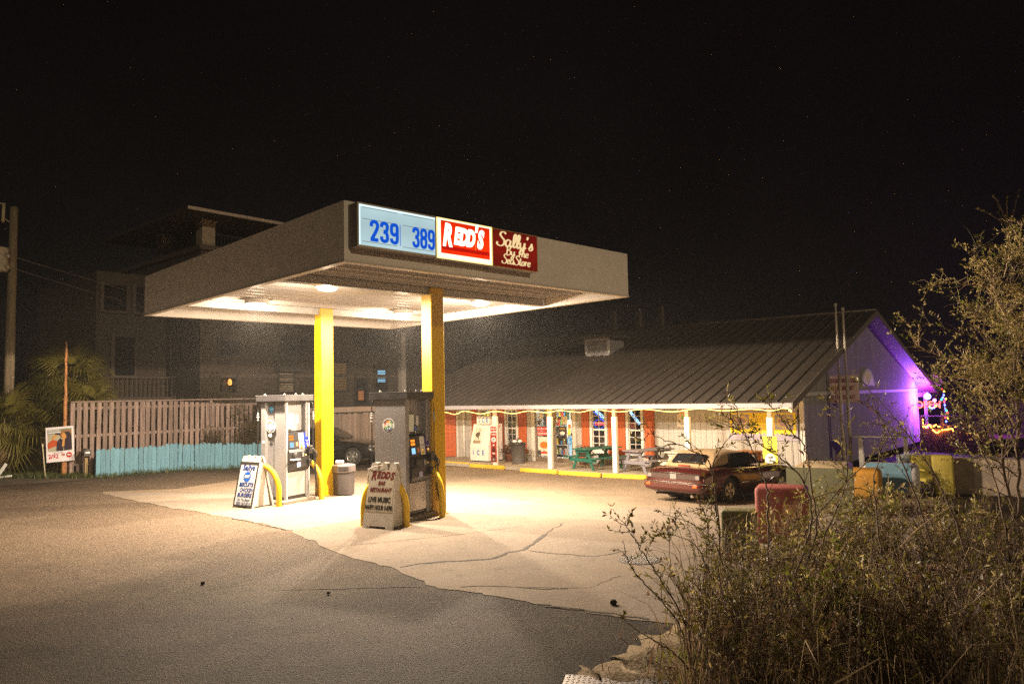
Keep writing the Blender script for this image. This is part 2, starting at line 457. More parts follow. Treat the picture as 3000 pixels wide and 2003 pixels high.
# ================================================================== CANOPY
CN = Vector((-2.4481, 10.7605, 0)); CYAW = .7667; CB, CL, CZ, CT = 6.8483, 8.80, 4.3785, .8915
can = thing('gas_station_canopy', 'grey flat roofed fuel canopy on two yellow columns over the pumps', 'canopy', CN, CYAW)
M_FAS = mat('fascia_paint', (.82, .745, .66), .55, 0, .06, 3, .05, 200)
M_TRIM = mat('canopy_trim', (.62, .55, .46), .45)
M_DECK = mat('deck_metal', (.42, .385, .35), .33, .15, .10, 6, .05, 40, stretch=(.3, 4, 1))
M_BEAM = mat('beam_paint', (.42, .395, .365), .30, 0, .05, 3)
M_YEL = mat('yellow_enamel', (.60, .36, .0), .35, 0, .05, 2, dirt=(.35, .22, .05), dscale=2.2, damt=.15)
for (x0, y0, x1, y1) in ((0, 0, CB, .05), (0, CL - .05, CB, CL), (0, .05, .05, CL - .05), (CB - .05, .05, CB, CL - .05)):
    bx('fascia_panel', M_FAS, can, x0, y0, CZ, x1, y1, CZ + CT)
for (x0, y0, x1, y1) in ((-.012, -.012, CB + .012, .11), (-.012, CL - .11, CB + .012, CL + .012), (-.012, .113, .11, CL - .113), (CB - .11, .113, CB + .012, CL - .113)):
    bx('edge_trim', M_TRIM, can, x0, y0, CZ - .03, x1, y1, CZ - .003)
bx('roof_sheet', mat('roof_felt', (.08, .08, .08), .9), can, .06, .06, CZ + .62, CB - .06, CL - .06, CZ + .66)
DZ = CZ + .17
n = 21; w = (CL - .10) / n
pm = MB(); pm.prism([(.003, 0), (.03, .06), (w * .40, .06), (w * .46, .0), (w * .54, .0), (w * .60, .06), (w - .03, .06), (w - .003, 0), (w - .003, .075), (.003, .075)], 'x', .06, CB - .06)
pm = pm.mesh('deck_panel'); pm.materials.append(M_DECK)
for i in range(n): inst('deck_panel', pm, can, (0, .05 + i * w, DZ))
for yb in (2.484, 6.841):
    q = MB()
    q.box(.115, yb - .10, CZ + .012, CB - .115, yb + .10, CZ + .026); q.box(.115, yb - .10, DZ - .016, CB - .115, yb + .10, DZ - .002)
    q.box(.115, yb - .088, CZ + .027, CB - .115, yb + .088, DZ - .017)
    q.obj('beam', M_BEAM, can)
for yc in (6.841, 2.484):
    q = MB(); q.bevbox(3.55 - .165, yc - .165, gz(0, 0), 3.55 + .165, yc + .165, DZ - .003, .012); c = q.obj('column', M_YEL, can)
    bx('base_plate', M_YEL, c, 3.55 - .20, yc - .20, .0, 3.55 + .20, yc + .20, .018, .003)
    bx('seam', mat('yellow_worn', (.62, .42, .08), .5), c, 3.55 - .173, yc + .05, .02, 3.55 - .1652, yc + .10, 1.30)
# canopy lamps
LAMPC = (1.0, .79, .57)
M_LAMP = glow('lamp_glow', LAMPC, 60); M_LAMPD = glow('lamp_glow_weak', LAMPC, 30)
M_HOUS = mat('lamp_housing', (.72, .68, .62), .4)
for i, (x, y) in enumerate(((1.42, 2.95), (5.42, 3.12), (1.45, 6.05), (5.3, 5.95))):
    lp = thing('canopy_light', ['bright round ceiling light under the canopy left of the front yellow column', 'bright round ceiling light under the canopy right of the front yellow column',
        'bright round ceiling light by the left end of the far canopy beam', 'bright round ceiling light at the far canopy beam behind the front column'][i], 'ceiling light', can.matrix_world @ Vector((0, 0, 0)), 0, 'lights under the canopy')
    lp.location = CN + Matrix.Rotation(CYAW, 3, 'Z') @ Vector((x, y, 0)) + Vector((0, 0, DZ))
    q = MB(); q.lathe([(.232, -.10), (.25, -.085), (.25, 0.0)], 20, smooth=False); q.obj('housing', M_HOUS, lp)
    q = MB(); q.lathe([(.15, -.165), (.225, -.101)], 8); q.obj('lens', M_LAMPD if i == 0 else M_LAMP, lp)
    kk = .14 if i == 0 else 1.0      # the lamp by the front left is nearly worn out
    la = bpy.data.lights.new('lamp_light', 'AREA'); la.shape = 'DISK'; la.size = .40; la.energy = 650 * kk; la.color = LAMPC
    link(bpy.data.objects.new('lamp_light', la), lp).location = (0, 0, -.172)
    ls = bpy.data.lights.new('lamp_spill', 'SPOT'); ls.spot_size = R(179); ls.spot_blend = .02; ls.shadow_soft_size = .06; ls.energy = 3500 * kk; ls.color = LAMPC
    link(bpy.data.objects.new('lamp_spill', ls), lp).location = (0, 0, -.215)
    lu = bpy.data.lights.new('lamp_glare', 'POINT'); lu.shadow_soft_size = .05; lu.energy = 230 if i else 110; lu.color = LAMPC
    link(bpy.data.objects.new('lamp_glare', lu), lp).location = (0, 0, -.235)

# ---- illuminated signs on the canopy front (one cabinet row)
def canopy_pt(x, y, z): return CN + Matrix.Rotation(CYAW, 3, 'Z') @ Vector((x, y, z))
M_CAB = mat('cabinet', (.20, .17, .15), .6)
M_CABL = mat('cabinet_trim', (.62, .55, .45), .4)
def cabinet(name, label, x0, x1, z0, z1, face_glow, trimmat=M_CABL, rim=.022):
    t = thing(name, label, 'sign', canopy_pt(x0 * 1.036, -.25, 4.5525 + (z0 - 4.475) * 1.036), CYAW); t.scale = (1.036, 1, 1.036)
    wd, h = x1 - x0, z1 - z0
    bx('cabinet', M_CAB, t, 0, .012, 0, wd, .246, h)
    for (a, b, c, d) in ((0, 0, wd, rim), (0, h - rim, wd, h), (0, rim, rim, h - rim), (wd - rim, rim, wd, h - rim)):
        bx('frame', trimmat, t, a, -.012, b, c, .010, d)
    return t, wd, h
def soft_panel(name, m1, m2, lo, hi, lens):
    """back-lit plastic face: brighter near its tubes"""
    if name in MATS: return MATS[name]
    mt = bpy.data.materials.new(name); mt.use_nodes = True; nt = mt.node_tree; N = nt.nodes; L = nt.links; N.clear()
    o = N.new('ShaderNodeOutputMaterial'); e = N.new('ShaderNodeEmission'); tc = N.new('ShaderNodeTexCoord')
    mp = N.new('ShaderNodeMapping'); L.new(tc.outputs['Object'], mp.inputs[0]); mp.inputs['Scale'].default_value = (1, 1, 1 / lens)
    sp = N.new('ShaderNodeSeparateXYZ'); L.new(mp.outputs[0], sp.inputs[0])
    nz = N.new('ShaderNodeTexNoise'); nz.inputs['Scale'].default_value = 2.5; L.new(tc.outputs['Object'], nz.inputs['Vector'])
    cr = N.new('ShaderNodeMath'); cr.operation = 'ABSOLUTE'; s2 = N.new('ShaderNodeMath'); s2.operation = 'SUBTRACT'; s2.inputs[1].default_value = .5
    L.new(sp.outputs[2], s2.inputs[0]); L.new(s2.outputs[0], cr.inputs[0])
    mr = N.new('ShaderNodeMapRange'); mr.inputs[1].default_value = .05; mr.inputs[2].default_value = .5; mr.inputs[3].default_value = lo; mr.inputs[4].default_value = hi
    L.new(cr.outputs[0], mr.inputs[0])
    mu = N.new('ShaderNodeMath'); mu.operation = 'MULTIPLY'; ma = N.new('ShaderNodeMapRange'); ma.inputs[3].default_value = .85; ma.inputs[4].default_value = 1.15
    L.new(nz.outputs[0], ma.inputs[0]); L.new(mr.outputs[0], mu.inputs[0]); L.new(ma.outputs[0], mu.inputs[1])
    e.inputs[0].default_value = (*m1, 1); L.new(mu.outputs[0], e.inputs[1]); L.new(e.outputs[0], o.inputs[0]); MATS[name] = mt
    return mt
M_BLUE = glow('price_blue', (.0, .085, .62), 1.0)
M_GREYLN = glow('rail_grey', (.22, .26, .25), .6)
# price sign
t, wd, h = cabinet('price_sign', 'lit white fuel price sign reading 239 and 389 on the canopy front', .067, 1.470, 4.475, 5.105, None)
bx('face', soft_panel('price_face', (.55, .76, .80), None, .72, .92, .63), t, .024, -.006, .024, wd - .024, .008, h - .024)
WHT = glow('price_edge', (.75, .95, 1.0), 1.25)
for (a, b, c, d) in ((.024, h - .05, wd - .024, h - .024), (.024, .024, .046, h - .05)): bx('light_edge', WHT, t, a, -.0085, b, c, -.0065, d)
for (x0, x1) in ((.08, .68), (.775, 1.345)):
    for z in (.565, .40, .075): bx('letter_rail', M_GREYLN, t, x0, -.011, z, x1, -.0068, z + .007)
def condensed(body, x, z, size, sx, m, parent, bold=.035):
    return text(body, size, m, parent, (x, -.008, z), sx=sx, bold=bold, space=.96)
price_t = t
bx('divider', M_BLUE, t, .722, -.0115, .09, .731, -.007, .40)
# red and white sign
t, wd, h = cabinet('name_sign', "lit red sign with white slanted REDD'S lettering and glowing white border", 1.484, 2.630, 4.470, 5.105, None, glow('sign_edge', (1, .72, .25), 1.6), .012)
bx('border', glow('sign_white', (1.0, .86, .62), 1.5), t, .013, -.006, .013, wd - .013, .008, h - .013)
bx('face', soft_panel('redd_red', (1.0, .030, .0), None, 1.25, .75, .6), t, .075, -.012, .085, wd - .055, -.007, h - .035)
bx('stripe', glow('redd_dark', (.62, .004, .0), .85), t, .095, -.015, .145, wd - .065, -.0125, .205)
bx('seam', glow('redd_seam', (1, .30, .08), 1.0), t, .775, -.0155, .20, .780, -.0125, h - .08)
M_RW = glow('redd_white', (1, .88, .66), 2.6)
for ch, x, z, sz, sx in (('R', .19, .36, .48, .60), ('E', .385, .375, .36, .60), ('D', .525, .37, .36, .62), ('D', .67, .37, .36, .62), ("'", .775, .455, .36, .7), ('S', .875, .375, .40, .62)):
    text(ch, sz, M_RW, t, (x, -.0135, z), sx=sx, bold=.022, shear=.25)
# dark red script sign
t, wd, h = cabinet('store_sign', "dark red sign reading Sally's By The SeaStore in cream script", 2.640, 3.702, 4.462, 5.100, None, mat('brass_edge', (.55, .38, .16), .4), .012)
bx('face', soft_panel('sally_red', (.40, .012, .004), None, .52, .30, .64), t, .012, -.006, .012, wd - .012, .008, h - .012)
bx('seam', glow('sally_seam', (.14, .003, .002), .8), t, .02, -.0085, .375, wd * .4, -.0065, .379)
M_CREAM = glow('cream_letters', (.95, .70, .34), 1.0)
M_CREAM2 = M_CREAM
def ribbon(strokes, w, m, parent, loc, sc, sx=1.0, shear=.0, name='lettering', even=False):
    """brush script: each stroke is a smooth line of varying width"""
    q = MB()
    for st in strokes:
        C = bend([(x, y, 0) for x, y in st], 5); n = len(C)
        base = len(q.v)
        for i, c in enumerate(C):
            tt = (C[min(i + 1, n - 1)] - C[max(0, i - 1)]); tt.normalize()
            ww = w * (1 if even else (.55 + .75 * abs(tt.y))) * .5
            nn = Vector((-tt.y, tt.x, 0)) * ww
            up_ = .003 + .0005 * (len(q.f) % 3)
            for p in (c - nn, c + nn): q.v.append(((p.x + shear * p.y) * sc * sx, p.y * sc, up_))
            for p in (c - nn, c + nn): q.v.append(((p.x + shear * p.y) * sc * sx, p.y * sc, 0))
        for i in range(n - 1):
            a = base + 4 * i; b = a + 4
            q.f += [(a, b, b + 1, a + 1), (a + 2, a, a + 1, a + 3) if i == 0 else (a, a + 2, b + 2, b), (a + 1, b + 1, b + 3, a + 3)]; q.sm += [False] * 3
    return q.obj(name, m, parent, loc=loc, rot=(R(90), 0, 0))
SCRIPT = {'S': [[(.62, .92), (.50, 1.05), (.28, 1.02), (.20, .82), (.36, .62), (.55, .42), (.52, .12), (.28, -.02), (.02, .08), (.02, .26)]],
  'a': [[(.40, .46), (.22, .52), (.06, .34), (.08, .08), (.22, .0), (.38, .16), (.43, .48)], [(.43, .48), (.41, .14), (.48, .0), (.60, .10)]],
  'l': [[(.0, .06), (.16, .30), (.28, .80), (.22, 1.02), (.12, .86), (.10, .2), (.18, .0), (.30, .10)]],
  'y': [[(.04, .46), (.08, .12), (.20, .02), (.36, .16), (.42, .48)], [(.42, .48), (.38, -.1), (.24, -.42), (.08, -.36), (.14, -.16), (.42, .04), (.54, .14)]],
  "'": [[(.10, 1.0), (.12, .88), (.06, .76)]],
  's': [[(.06, .06), (.24, .36), (.26, .50), (.30, .34), (.36, .12), (.24, -.02), (.06, .02)]],
  'B': [[(.14, .0), (.18, .5), (.20, 1.0)], [(.04, .84), (.24, 1.04), (.52, .96), (.50, .68), (.24, .54), (.56, .46), (.58, .12), (.34, -.02), (.10, .06)]],
  'T': [[(.02, .84), (.10, .98), (.40, .94), (.66, 1.02)], [(.38, .94), (.34, .4), (.26, .04), (.08, .04)]],
  'h': [[(.10, 1.0), (.10, .5), (.08, .0)], [(.09, .22), (.24, .48), (.38, .42), (.36, .10), (.44, .0), (.54, .10)]],
  'e': [[(.08, .22), (.34, .30), (.30, .48), (.12, .42), (.06, .16), (.20, -.01), (.40, .10)]],
  't': [[(.14, .84), (.10, .2), (.18, .0), (.32, .08)], [(.0, .58), (.30, .60)]],
  'o': [[(.22, .48), (.06, .34), (.08, .06), (.24, .0), (.38, .18), (.32, .44), (.20, .48)]],
  'r': [[(.04, .40), (.12, .48), (.10, .0)], [(.11, .2), (.22, .46), (.36, .42)]]}
ADV = {'S': .62, 'a': .56, 'l': .30, 'y': .50, "'": .22, 's': .40, 'B': .66, 'T': .56, 'h': .50, 'e': .40, 't': .30, 'o': .42, 'r': .38, ' ': .26}
def script(body, sc, w, m, parent, cx, z, y=-.0075, sx=1.0, shear=.12):
    tot = sum(ADV[c] for c in body); x = -tot / 2; st = []
    for c in body:
        for s_ in SCRIPT.get(c, []): st.append([(x + a, b) for a, b in s_])
        x += ADV[c]
    return ribbon(st, w, m, parent, (cx, y, z), sc, sx, shear)
script("Sally's", .225, .115, M_CREAM, t, .52, .365, sx=1.3)
script('By The', .150, .115, M_CREAM, t, .56, .225, sx=1.25)
script('SeaStore', .150, .115, M_CREAM, t, .54, .075, sx=1.2)
NUM = {'2': [[(.09, .68), (.10, .84), (.25, .92), (.40, .84), (.41, .66), (.30, .42), (.12, .12)], [(.04, .085), (.2, .085), (.46, .085)]],
  '3': [[(.09, .72), (.11, .86), (.25, .92), (.39, .85), (.40, .70), (.34, .56), (.20, .52)], [(.20, .52), (.36, .46), (.41, .28), (.38, .14), (.25, .08), (.11, .14), (.09, .29)]],
  '9': [[(.41, .60), (.41, .80), (.36, .90), (.25, .92), (.12, .87), (.09, .68), (.12, .51), (.25, .45), (.41, .54)], [(.41, .70), (.41, .5), (.41, .26), (.37, .12), (.25, .08), (.11, .14), (.09, .27)]],
  '8': [[(.25, .53), (.12, .59), (.09, .73), (.13, .87), (.25, .92), (.37, .87), (.41, .73), (.38, .59), (.25, .53)], [(.25, .53), (.11, .46), (.09, .28), (.13, .13), (.25, .08), (.37, .13), (.41, .28), (.39, .46), (.25, .53)]]}
for body, x0, dx, sx in (('239', .20, .172, .315), ('389', .945, .145, .275)):
    for k, ch in enumerate(body): ribbon(NUM[ch], .17, M_BLUE, price_t, (x0 + k * dx, -.0085, .095), .315, sx / .315, 0, 'numeral', True)

# ================================================================== FUEL PUMPS
M_PGREY = mat('pump_grey', (.24, .234, .24), .38, .35, .06, 3)
M_PGREY2 = mat('pump_grey_dark', (.26, .25, .255), .45, .2, .06, 3)
M_STEEL = mat('brushed_steel', (.55, .52, .49), .28, .55, .05, 20, .03, 300, stretch=(1, 1, .05))
M_PWHITE = mat('pump_white', (.34, .335, .34), .4)
M_PBLK = mat('pump_black', (.022, .021, .022), .35, 0, .2, 8)
M_CAPB = mat('pump_cap', (.03, .028, .03), .55, 0, .3, 5)
M_RUB = mat('rubber', (.012, .012, .012), .5)
M_PAD = mat('pad_concrete', (.17, .14, .11), .9, 0, .12, 4, .4, 60)
M_AMBER = glow('amber_display', (1.0, .26, .02), 1.7)
M_LCD = glow('lcd_blue', (.30, .62, 1.0), 1.3)
M_PBLUE = mat('panel_blue', (.012, .03, .55), .3)
M_PPURP = mat('panel_purple', (.045, .02, .16), .3)
M_YBTN = mat('button_yellow', (.80, .62, .02), .4)
M_WLBL = mat('label_white', (.78, .77, .74), .5)
M_TXT = mat('print_black', (.02, .02, .02), .6)
M_TXG = mat('print_grey', (.30, .30, .32), .6)
M_SCREEN = mat('plastic_dark', (.04, .04, .042), .3)
PL, PW = .82, .72
RBOW = [mat('rainbow_%s' % n, c, .5) for n, c in (('red', (.75, .05, .02)), ('orange', (.85, .30, .02)), ('gold', (.85, .62, .03)), ('green', (.08, .42, .06)), ('teal', (.03, .22, .30)), ('indigo', (.06, .03, .28)))]
def peace(parent, x, y, z, r, rot):
    """round rainbow peace sticker (rot turns its XY plane onto the panel)"""
    g = disc('peace_sticker', M_WLBL, parent, (x, y, z), r, .003, 28, rot)
    sec = [MB() for _ in RBOW]
    def col(u, v):
        a = math.degrees(math.atan2(v, u)) % 360
        return 0 if 110 <= a < 170 else 1 if 85 <= a < 110 or 170 <= a < 190 else 2 if 60 <= a < 85 else 3 if a < 60 and a >= 0 or 190 <= a < 225 else 5 if 240 <= a < 310 else 4
    n = 36; ro, ri = r * .66, r * .53
    for k in range(n):
        a0, a1 = 2 * math.pi * k / n, 2 * math.pi * (k + 1) / n
        c = col(math.cos((a0 + a1) / 2), math.sin((a0 + a1) / 2))
        sec[c].quad((ri * math.cos(a0), ri * math.sin(a0), .0045), (ro * math.cos(a0), ro * math.sin(a0), .0045), (ro * math.cos(a1), ro * math.sin(a1), .0045), (ri * math.cos(a1), ri * math.sin(a1), .0045))
    h = r * .055
    sec[2].quad((-h, 0, .0048), (h, 0, .0048), (h, ri, .0048), (-h, ri, .0048))
    sec[4].quad((-h, -ri, .0048), (h, -ri, .0048), (h, 0, .0048), (-h, 0, .0048))
    for sg, cc in ((-1, 3), (1, 4)):
        d = Vector((sg * math.sin(R(45)), -math.cos(R(45)), 0)); nn = Vector((-d.y, d.x, 0)) * h
        e = d * ri; z5 = Vector((0, 0, .0046 if sg < 0 else .0050))
        sec[cc].add([z5 - nn, z5 + e - nn, z5 + e + nn, z5 + nn], [(0, 1, 2, 3)])
    for s_, mm in zip(sec, RBOW):
        if s_.v: s_.obj('rainbow_band', mm, g)
    for txt, a0, sg in (("Peace Love 'n' Rays", 152, -1), ('Round Around All Waters', 206, 1)):
        m_ = len(txt); step = (124 if sg < 0 else 128) / (m_ - 1); rr = r * .81
        for k, chh in enumerate(txt):
            if chh == ' ': continue
            a = R(a0 + sg * k * step)
            text(chh, r * .20, M_TXT, g, (rr * math.cos(a), rr * math.sin(a), .0045), (0, 0, a - sg * -1 * R(90) if sg > 0 else a - R(90)), bold=.004, depth=.0008)
    return g
def make_pump(name, label, loc, rz, plain):
    t = thing(name, label, 'fuel pump', loc, rz, 'fuel pumps under the canopy')
    bx('island_pad', M_PAD, t, -PL / 2 - .12, -PW / 2 - .10, 0, PL / 2 + .12, PW / 2 + .10, .085, .015)
    z0 = .087
    x0, x1, y0, y1 = -PL / 2, PL / 2, -PW / 2, PW / 2
    bx('plinth', M_PBLK, t, x0 + .02, y0 + .03, z0, x1 - .02, y1 - .03, z0 + .07)
    # folded end cabinets
    if plain:
        prof = [(x0, y0), (x0 + .12, y0), (x0 + .12, y1), (x0, y1)]
    else:
        prof = [(x0 + .035, y0), (x0 + .12, y0), (x0 + .12, y1), (x0 + .035, y1), (x0 + .0, y1 - .03), (x0 + .0, y1 - .15), (x0 + .05, y1 - .19), (x0 + .05, y1 - .36), (x0 + .085, y1 - .37), (x0 + .085, y1 - .40), (x0 + .035, y1 - .41)]
    q = MB(); q.prism(prof[::1], 'z', z0 + .0, 2.30); e1 = q.obj('end_panel', M_PGREY2 if plain else M_PGREY, t)
    q = MB(); q.box(x1 - .12, y0, z0, x1, y1, 2.30); q.obj('end_panel', M_PGREY2 if plain else M_PGREY, t)
    if not plain: bx('edge_strip', M_PWHITE, t, x0 + .07, y0 - .012, z0 + .004, x0 + .118, y0 - .001, 2.28)
    bx('edge_strip', M_PWHITE if not plain else M_PGREY, t, x1 - .045, y0 - .012, z0 + .004, x1, y0 - .001, 2.28)
    # core and the two service faces
    bx('core', M_PGREY2, t, x0 + .121, y0 + .16, z0 + .071, x1 - .121, y1 - .16, 2.299)
    for sg in (-1, 1):
        yy = y0 if sg < 0 else y1
        def Y(d): return yy + d if sg < 0 else yy - d
        a, b = sorted((Y(.10), Y(.158)))
        bx('upper_panel', M_PGREY, t, x0 + .122, a, 1.62, x1 - .122, b, 2.296)
        a, b = sorted((Y(.012), Y(.155)))
        bx('lower_panel', M_STEEL, t, x0 + .122, a, z0 + .075, x1 - .122, b, .70, .004)
        a, b = sorted((Y(-.055), Y(.10)))
        q = MB(); q.prism([(Y(.158), .705), (Y(-.02), .72), (Y(-.065), .80), (Y(-.065), 1.14), (Y(-.03), 1.20), (Y(.02), 1.58), (Y(.158), 1.61)], 'x', x0 + .12, x1 - .06)
        d = q.obj('dispenser_face', M_PBLK, t)
    # front (seen) details
    fr = -PW / 2
    tilt = math.atan2(.05, .38)
    def on(name, m, x0_, z0_, x1_, z1_, th=.006):
        """a plate on the sloping upper half of the face"""
        yb = lambda z: fr - .03 + (z - 1.20) * .05 / .38
        q = MB(); th2 = th
        q.add([(x0_, yb(z0_) - .001, z0_), (x1_, yb(z0_) - .001, z0_), (x1_, yb(z1_) - .001, z1_), (x0_, yb(z1_) - .001, z1_),
               (x0_, yb(z0_) - th2, z0_), (x1_, yb(z0_) - th2, z0_), (x1_, yb(z1_) - th2, z1_), (x0_, yb(z1_) - th2, z1_)],
              [(4, 5, 6, 7), (0, 3, 2, 1), (0, 1, 5, 4), (1, 2, 6, 5), (2, 3, 7, 6), (3, 0, 4, 7)])
        return q.obj(name, m, t)
    on('price_display', M_AMBER, -.235, 1.475, -.105, 1.52); on('price_display', M_AMBER, -.235, 1.41, -.105, 1.455)
    on('screen_bezel', M_SCREEN, -.265, 1.235, -.055, 1.375, .012); on('screen', M_LCD, -.245, 1.25, -.13, 1.36, .014)
    on('label', mat('label_orange', (.75, .25, .12), .5), -.035, 1.27, .02, 1.36)
    wp = on('grade_panel', M_WLBL, .06, 1.215, .215, 1.565, .005); on('grade_panel', M_PPURP if plain else M_PBLUE, .218, 1.215, .385, 1.565, .005)
    text('UNLEADED', .026, M_TXG, t, (.137, fr - .013, 1.40), (R(90) - tilt, 0, 0)); text('PLUS\nGrade', .026, M_TXT, t, (.12, fr - .031, 1.315), (R(90) - tilt, 0, 0))
    text('Premium\nPlus', .028, M_WLBL, t, (.31, fr - .024, 1.37), (R(90) - tilt, 0, 0))
    lit = mat('button_lit', (.8, .4, .05), .4, emis=(1, .45, .08), estr=1.2)
    for x in (.10, .30):
        on('grade_button', M_YBTN, x, 1.225, x + .05, 1.275, .022); on('grade_button', lit if plain else mat('label_pink', (.8, .5, .45), .5), x + .0, 1.29, x + .045, 1.325, .012)
    # card reader, keypad and printer on the nearly upright lower half
    f2 = fr - .066
    bx('keypad', M_WLBL if not plain else M_SCREEN, t, -.28, f2 - .10, .965, -.04, f2, .99, .006)
    q = MB()
    for i in range(3):
        for j in range(4): q.bevbox(-.24 + i * .055, f2 - .085 + j * .02, .991, -.20 + i * .055, f2 - .072 + j * .02, .998, .002)
    q.obj('key', M_PGREY, t)
    bx('card_reader', M_SCREEN, t, -.20, f2 - .05, 1.03, -.09, f2, 1.12, .012)
    bx('receipt_slot', M_PGREY, t, .10, f2 - .012, 1.02, .16, f2, 1.12, .003); bx('label', mat('label_tan', (.75, .55, .22), .5), t, .19, f2 - .006, 1.04, .25, f2, 1.075)
    bx('label', mat('label_lilac', (.50, .48, .78), .5), t, -.06, f2 - .004, .80, .05, f2, .90); text('US', .045, M_WLBL, t, (-.005, f2 - .006, .85), depth=.001)
    # notice board above
    nb = bx('notice_frame', M_WLBL if not plain else M_PBLK, t, -.33, fr + .055, 1.66, -.045, fr + .098, 2.02, .006)
    bx('notice', mat('notice_paper', (.74, .80, .70), .6), t, -.315, fr + .049, 1.675, -.06, fr + .054, 2.005)
    bx('notice', M_WLBL, t, .09, fr + .093, 1.78, .16, fr + .099, 1.97)
    bx('lock', M_PBLK, t, .02, fr + .006, .655, .035, fr + .011, .67)
    # hose, swivel and nozzle; one on each service face
    for sg in (-1, 1):
        s_ = sg; yy = fr if s_ < 0 else PW / 2
        def H(x, d, z): return (x, yy + d * (1 if s_ < 0 else -1), z)
        hx = x1 + .045
        pts = [H(x1 - .03, .02, 2.24), H(x1 + .02, -.04, 2.27), H(hx, -.07, 2.20), H(hx + .004, -.075, 1.9), H(hx + .0, -.075, 1.3), H(hx + .03, -.11, .62), H(hx + .06, -.13, .36), H(hx + .03, -.17, .28), H(hx - .01, -.19, .36), H(hx - .02, -.18, .70), H(hx - .015, -.17, .98)]
        if s_ > 0: pts = [H(-x1 + .03, .02, 2.24), H(-x1 - .01, -.04, 2.27), H(-hx + .05, -.07, 2.20), H(-hx + .05, -.075, 1.9), H(-hx + .05, -.075, 1.3), H(-hx + .04, -.10, .62), H(-hx + .02, -.13, .36), H(-hx, -.16, .28), H(-hx + .03, -.18, .40), H(-hx + .06, -.17, .98)]
        q = MB(); q.tube(bend(pts, 6), .013, 7); q.obj('hose', M_RUB, t)
        hp = pts[3]
        q = MB()
        for dz, r in ((0, .022), (.06, .027), (.11, .022), (.15, .018)): q.lathe([(r, 0), (r, .05)], 10, Matrix.Translation((hp[0], hp[1], hp[2] - .05 + dz)))
        q.obj('swivel', M_PWHITE, t)
        if s_ < 0:
            q = MB(); nzp = [H(hx - .015, -.17, .96), H(hx - .02, -.16, 1.06), H(hx - .05, -.13, 1.16), H(x1 - .09, -.09, 1.20)]
            q.tube(bend(nzp, 5), [.020] * 5 + [.03] * 5 + [.034] * 6, 8); q.tube([H(hx - .03, -.19, 1.13), H(hx - .01, -.22, 1.05), H(hx - .015, -.19, .98)], .009, 6)
            nz = q.obj('nozzle', M_RUB, t)
            bx('nozzle_boot', M_PBLK, t, x1 - .15, fr - .14, 1.08, x1 - .02, fr - .066, 1.26, .012)
            bx('nozzle_boot', M_PBLK, t, x1 - .14, fr - .12, .84, x1 - .03, fr - .066, .96, .012)
    # cap
    q = MB(); q.bevbox(x0 - .055, y0 - .085, 2.302, x1 + .055, y1 + .085, 2.43, .006); q.obj('cap', M_CAPB, t)
    bx('cap_edge', M_PGREY, t, x0 - .06, y0 - .09, 2.4305, x1 + .06, y1 + .09, 2.439)
    q = MB()
    for x, y in ((x0 + .05, y0 + .02), (0, y0 + .02), (x1 - .1, y0 + .1), (x0 + .05, y1 - .1)):
        q.tube(bend([(x - .035, y, 2.44), (x, y + .01, 2.475), (x + .035, y, 2.44)], 4), .007, 5)
    q.obj('lifting_lug', M_PWHITE, t)
    # stickers on the end panel facing the road
    er = (R(90), 0, R(-90))
    if plain: peace(t, x0 - .0015, .03, 1.80, .142, er)
    else:
        peace(t, x0 - .0015 + .0, .03, 1.735, .142, er)
        c = disc('round_sticker', mat('sticker_blue', (.03, .36, .72), .5), t, (x0 + .046, .06, 2.12), .058, .004, 20, er); text('1234', .035, M_WLBL, c, (0, 0, .005), (0, 0, 0), depth=.0008)
        c = disc('round_sticker', M_WLBL, t, (x0 + .0, .045, 1.535), .05, .004, 20, er, .038); text('No.1', .03, M_TXG, c, (0, 0, .005), (0, 0, 0), depth=.0008)
        bx('label', M_WLBL, t, x0 - .004, y1 - .14, 1.36, x0 - .001, y1 - .07, 1.41)
    return t
PROT = math.atan2(.891, .454)
make_pump('fuel_pump', 'silver fuel pump with blue grade panel behind the Sallys sandwich board', (-5.31, 17.22, 0), PROT, False)
make_pump('fuel_pump', 'darker grey fuel pump with a water bottle on its ledge behind the Redds board', (-2.19, 14.60, 0), PROT, True)
PX = Vector((.454, .891, 0)); PY = Vector((-.891, .454, 0))
# water bottle on the near pump's ledge
bp_ = Vector((-2.19, 14.60, 0)) + PX * .0 + PY * (-.30)
t = thing('water_bottle', 'small clear water bottle with blue label standing on the fuel pump ledge', 'bottle', (bp_.x, bp_.y, 1.61))
M_BTL = glassmat('bottle_plastic', (.82, .88, .95), .35, .1)
q = MB(); q.lathe([(.030, 0), (.033, .01), (.033, .06), (.030, .07), (.033, .08), (.033, .15), (.026, .18), (.014, .20), (.014, .205)], 14); q.obj('body', M_BTL, t)
q = MB(); q.lathe([(.0335, .085), (.0335, .14)], 14); q.obj('label', mat('bottle_blue', (.03, .12, .55), .4), t)
q = MB(); q.lathe([(.016, .206), (.016, .222)], 12, smooth=False); q.obj('cap', M_WLBL, t)

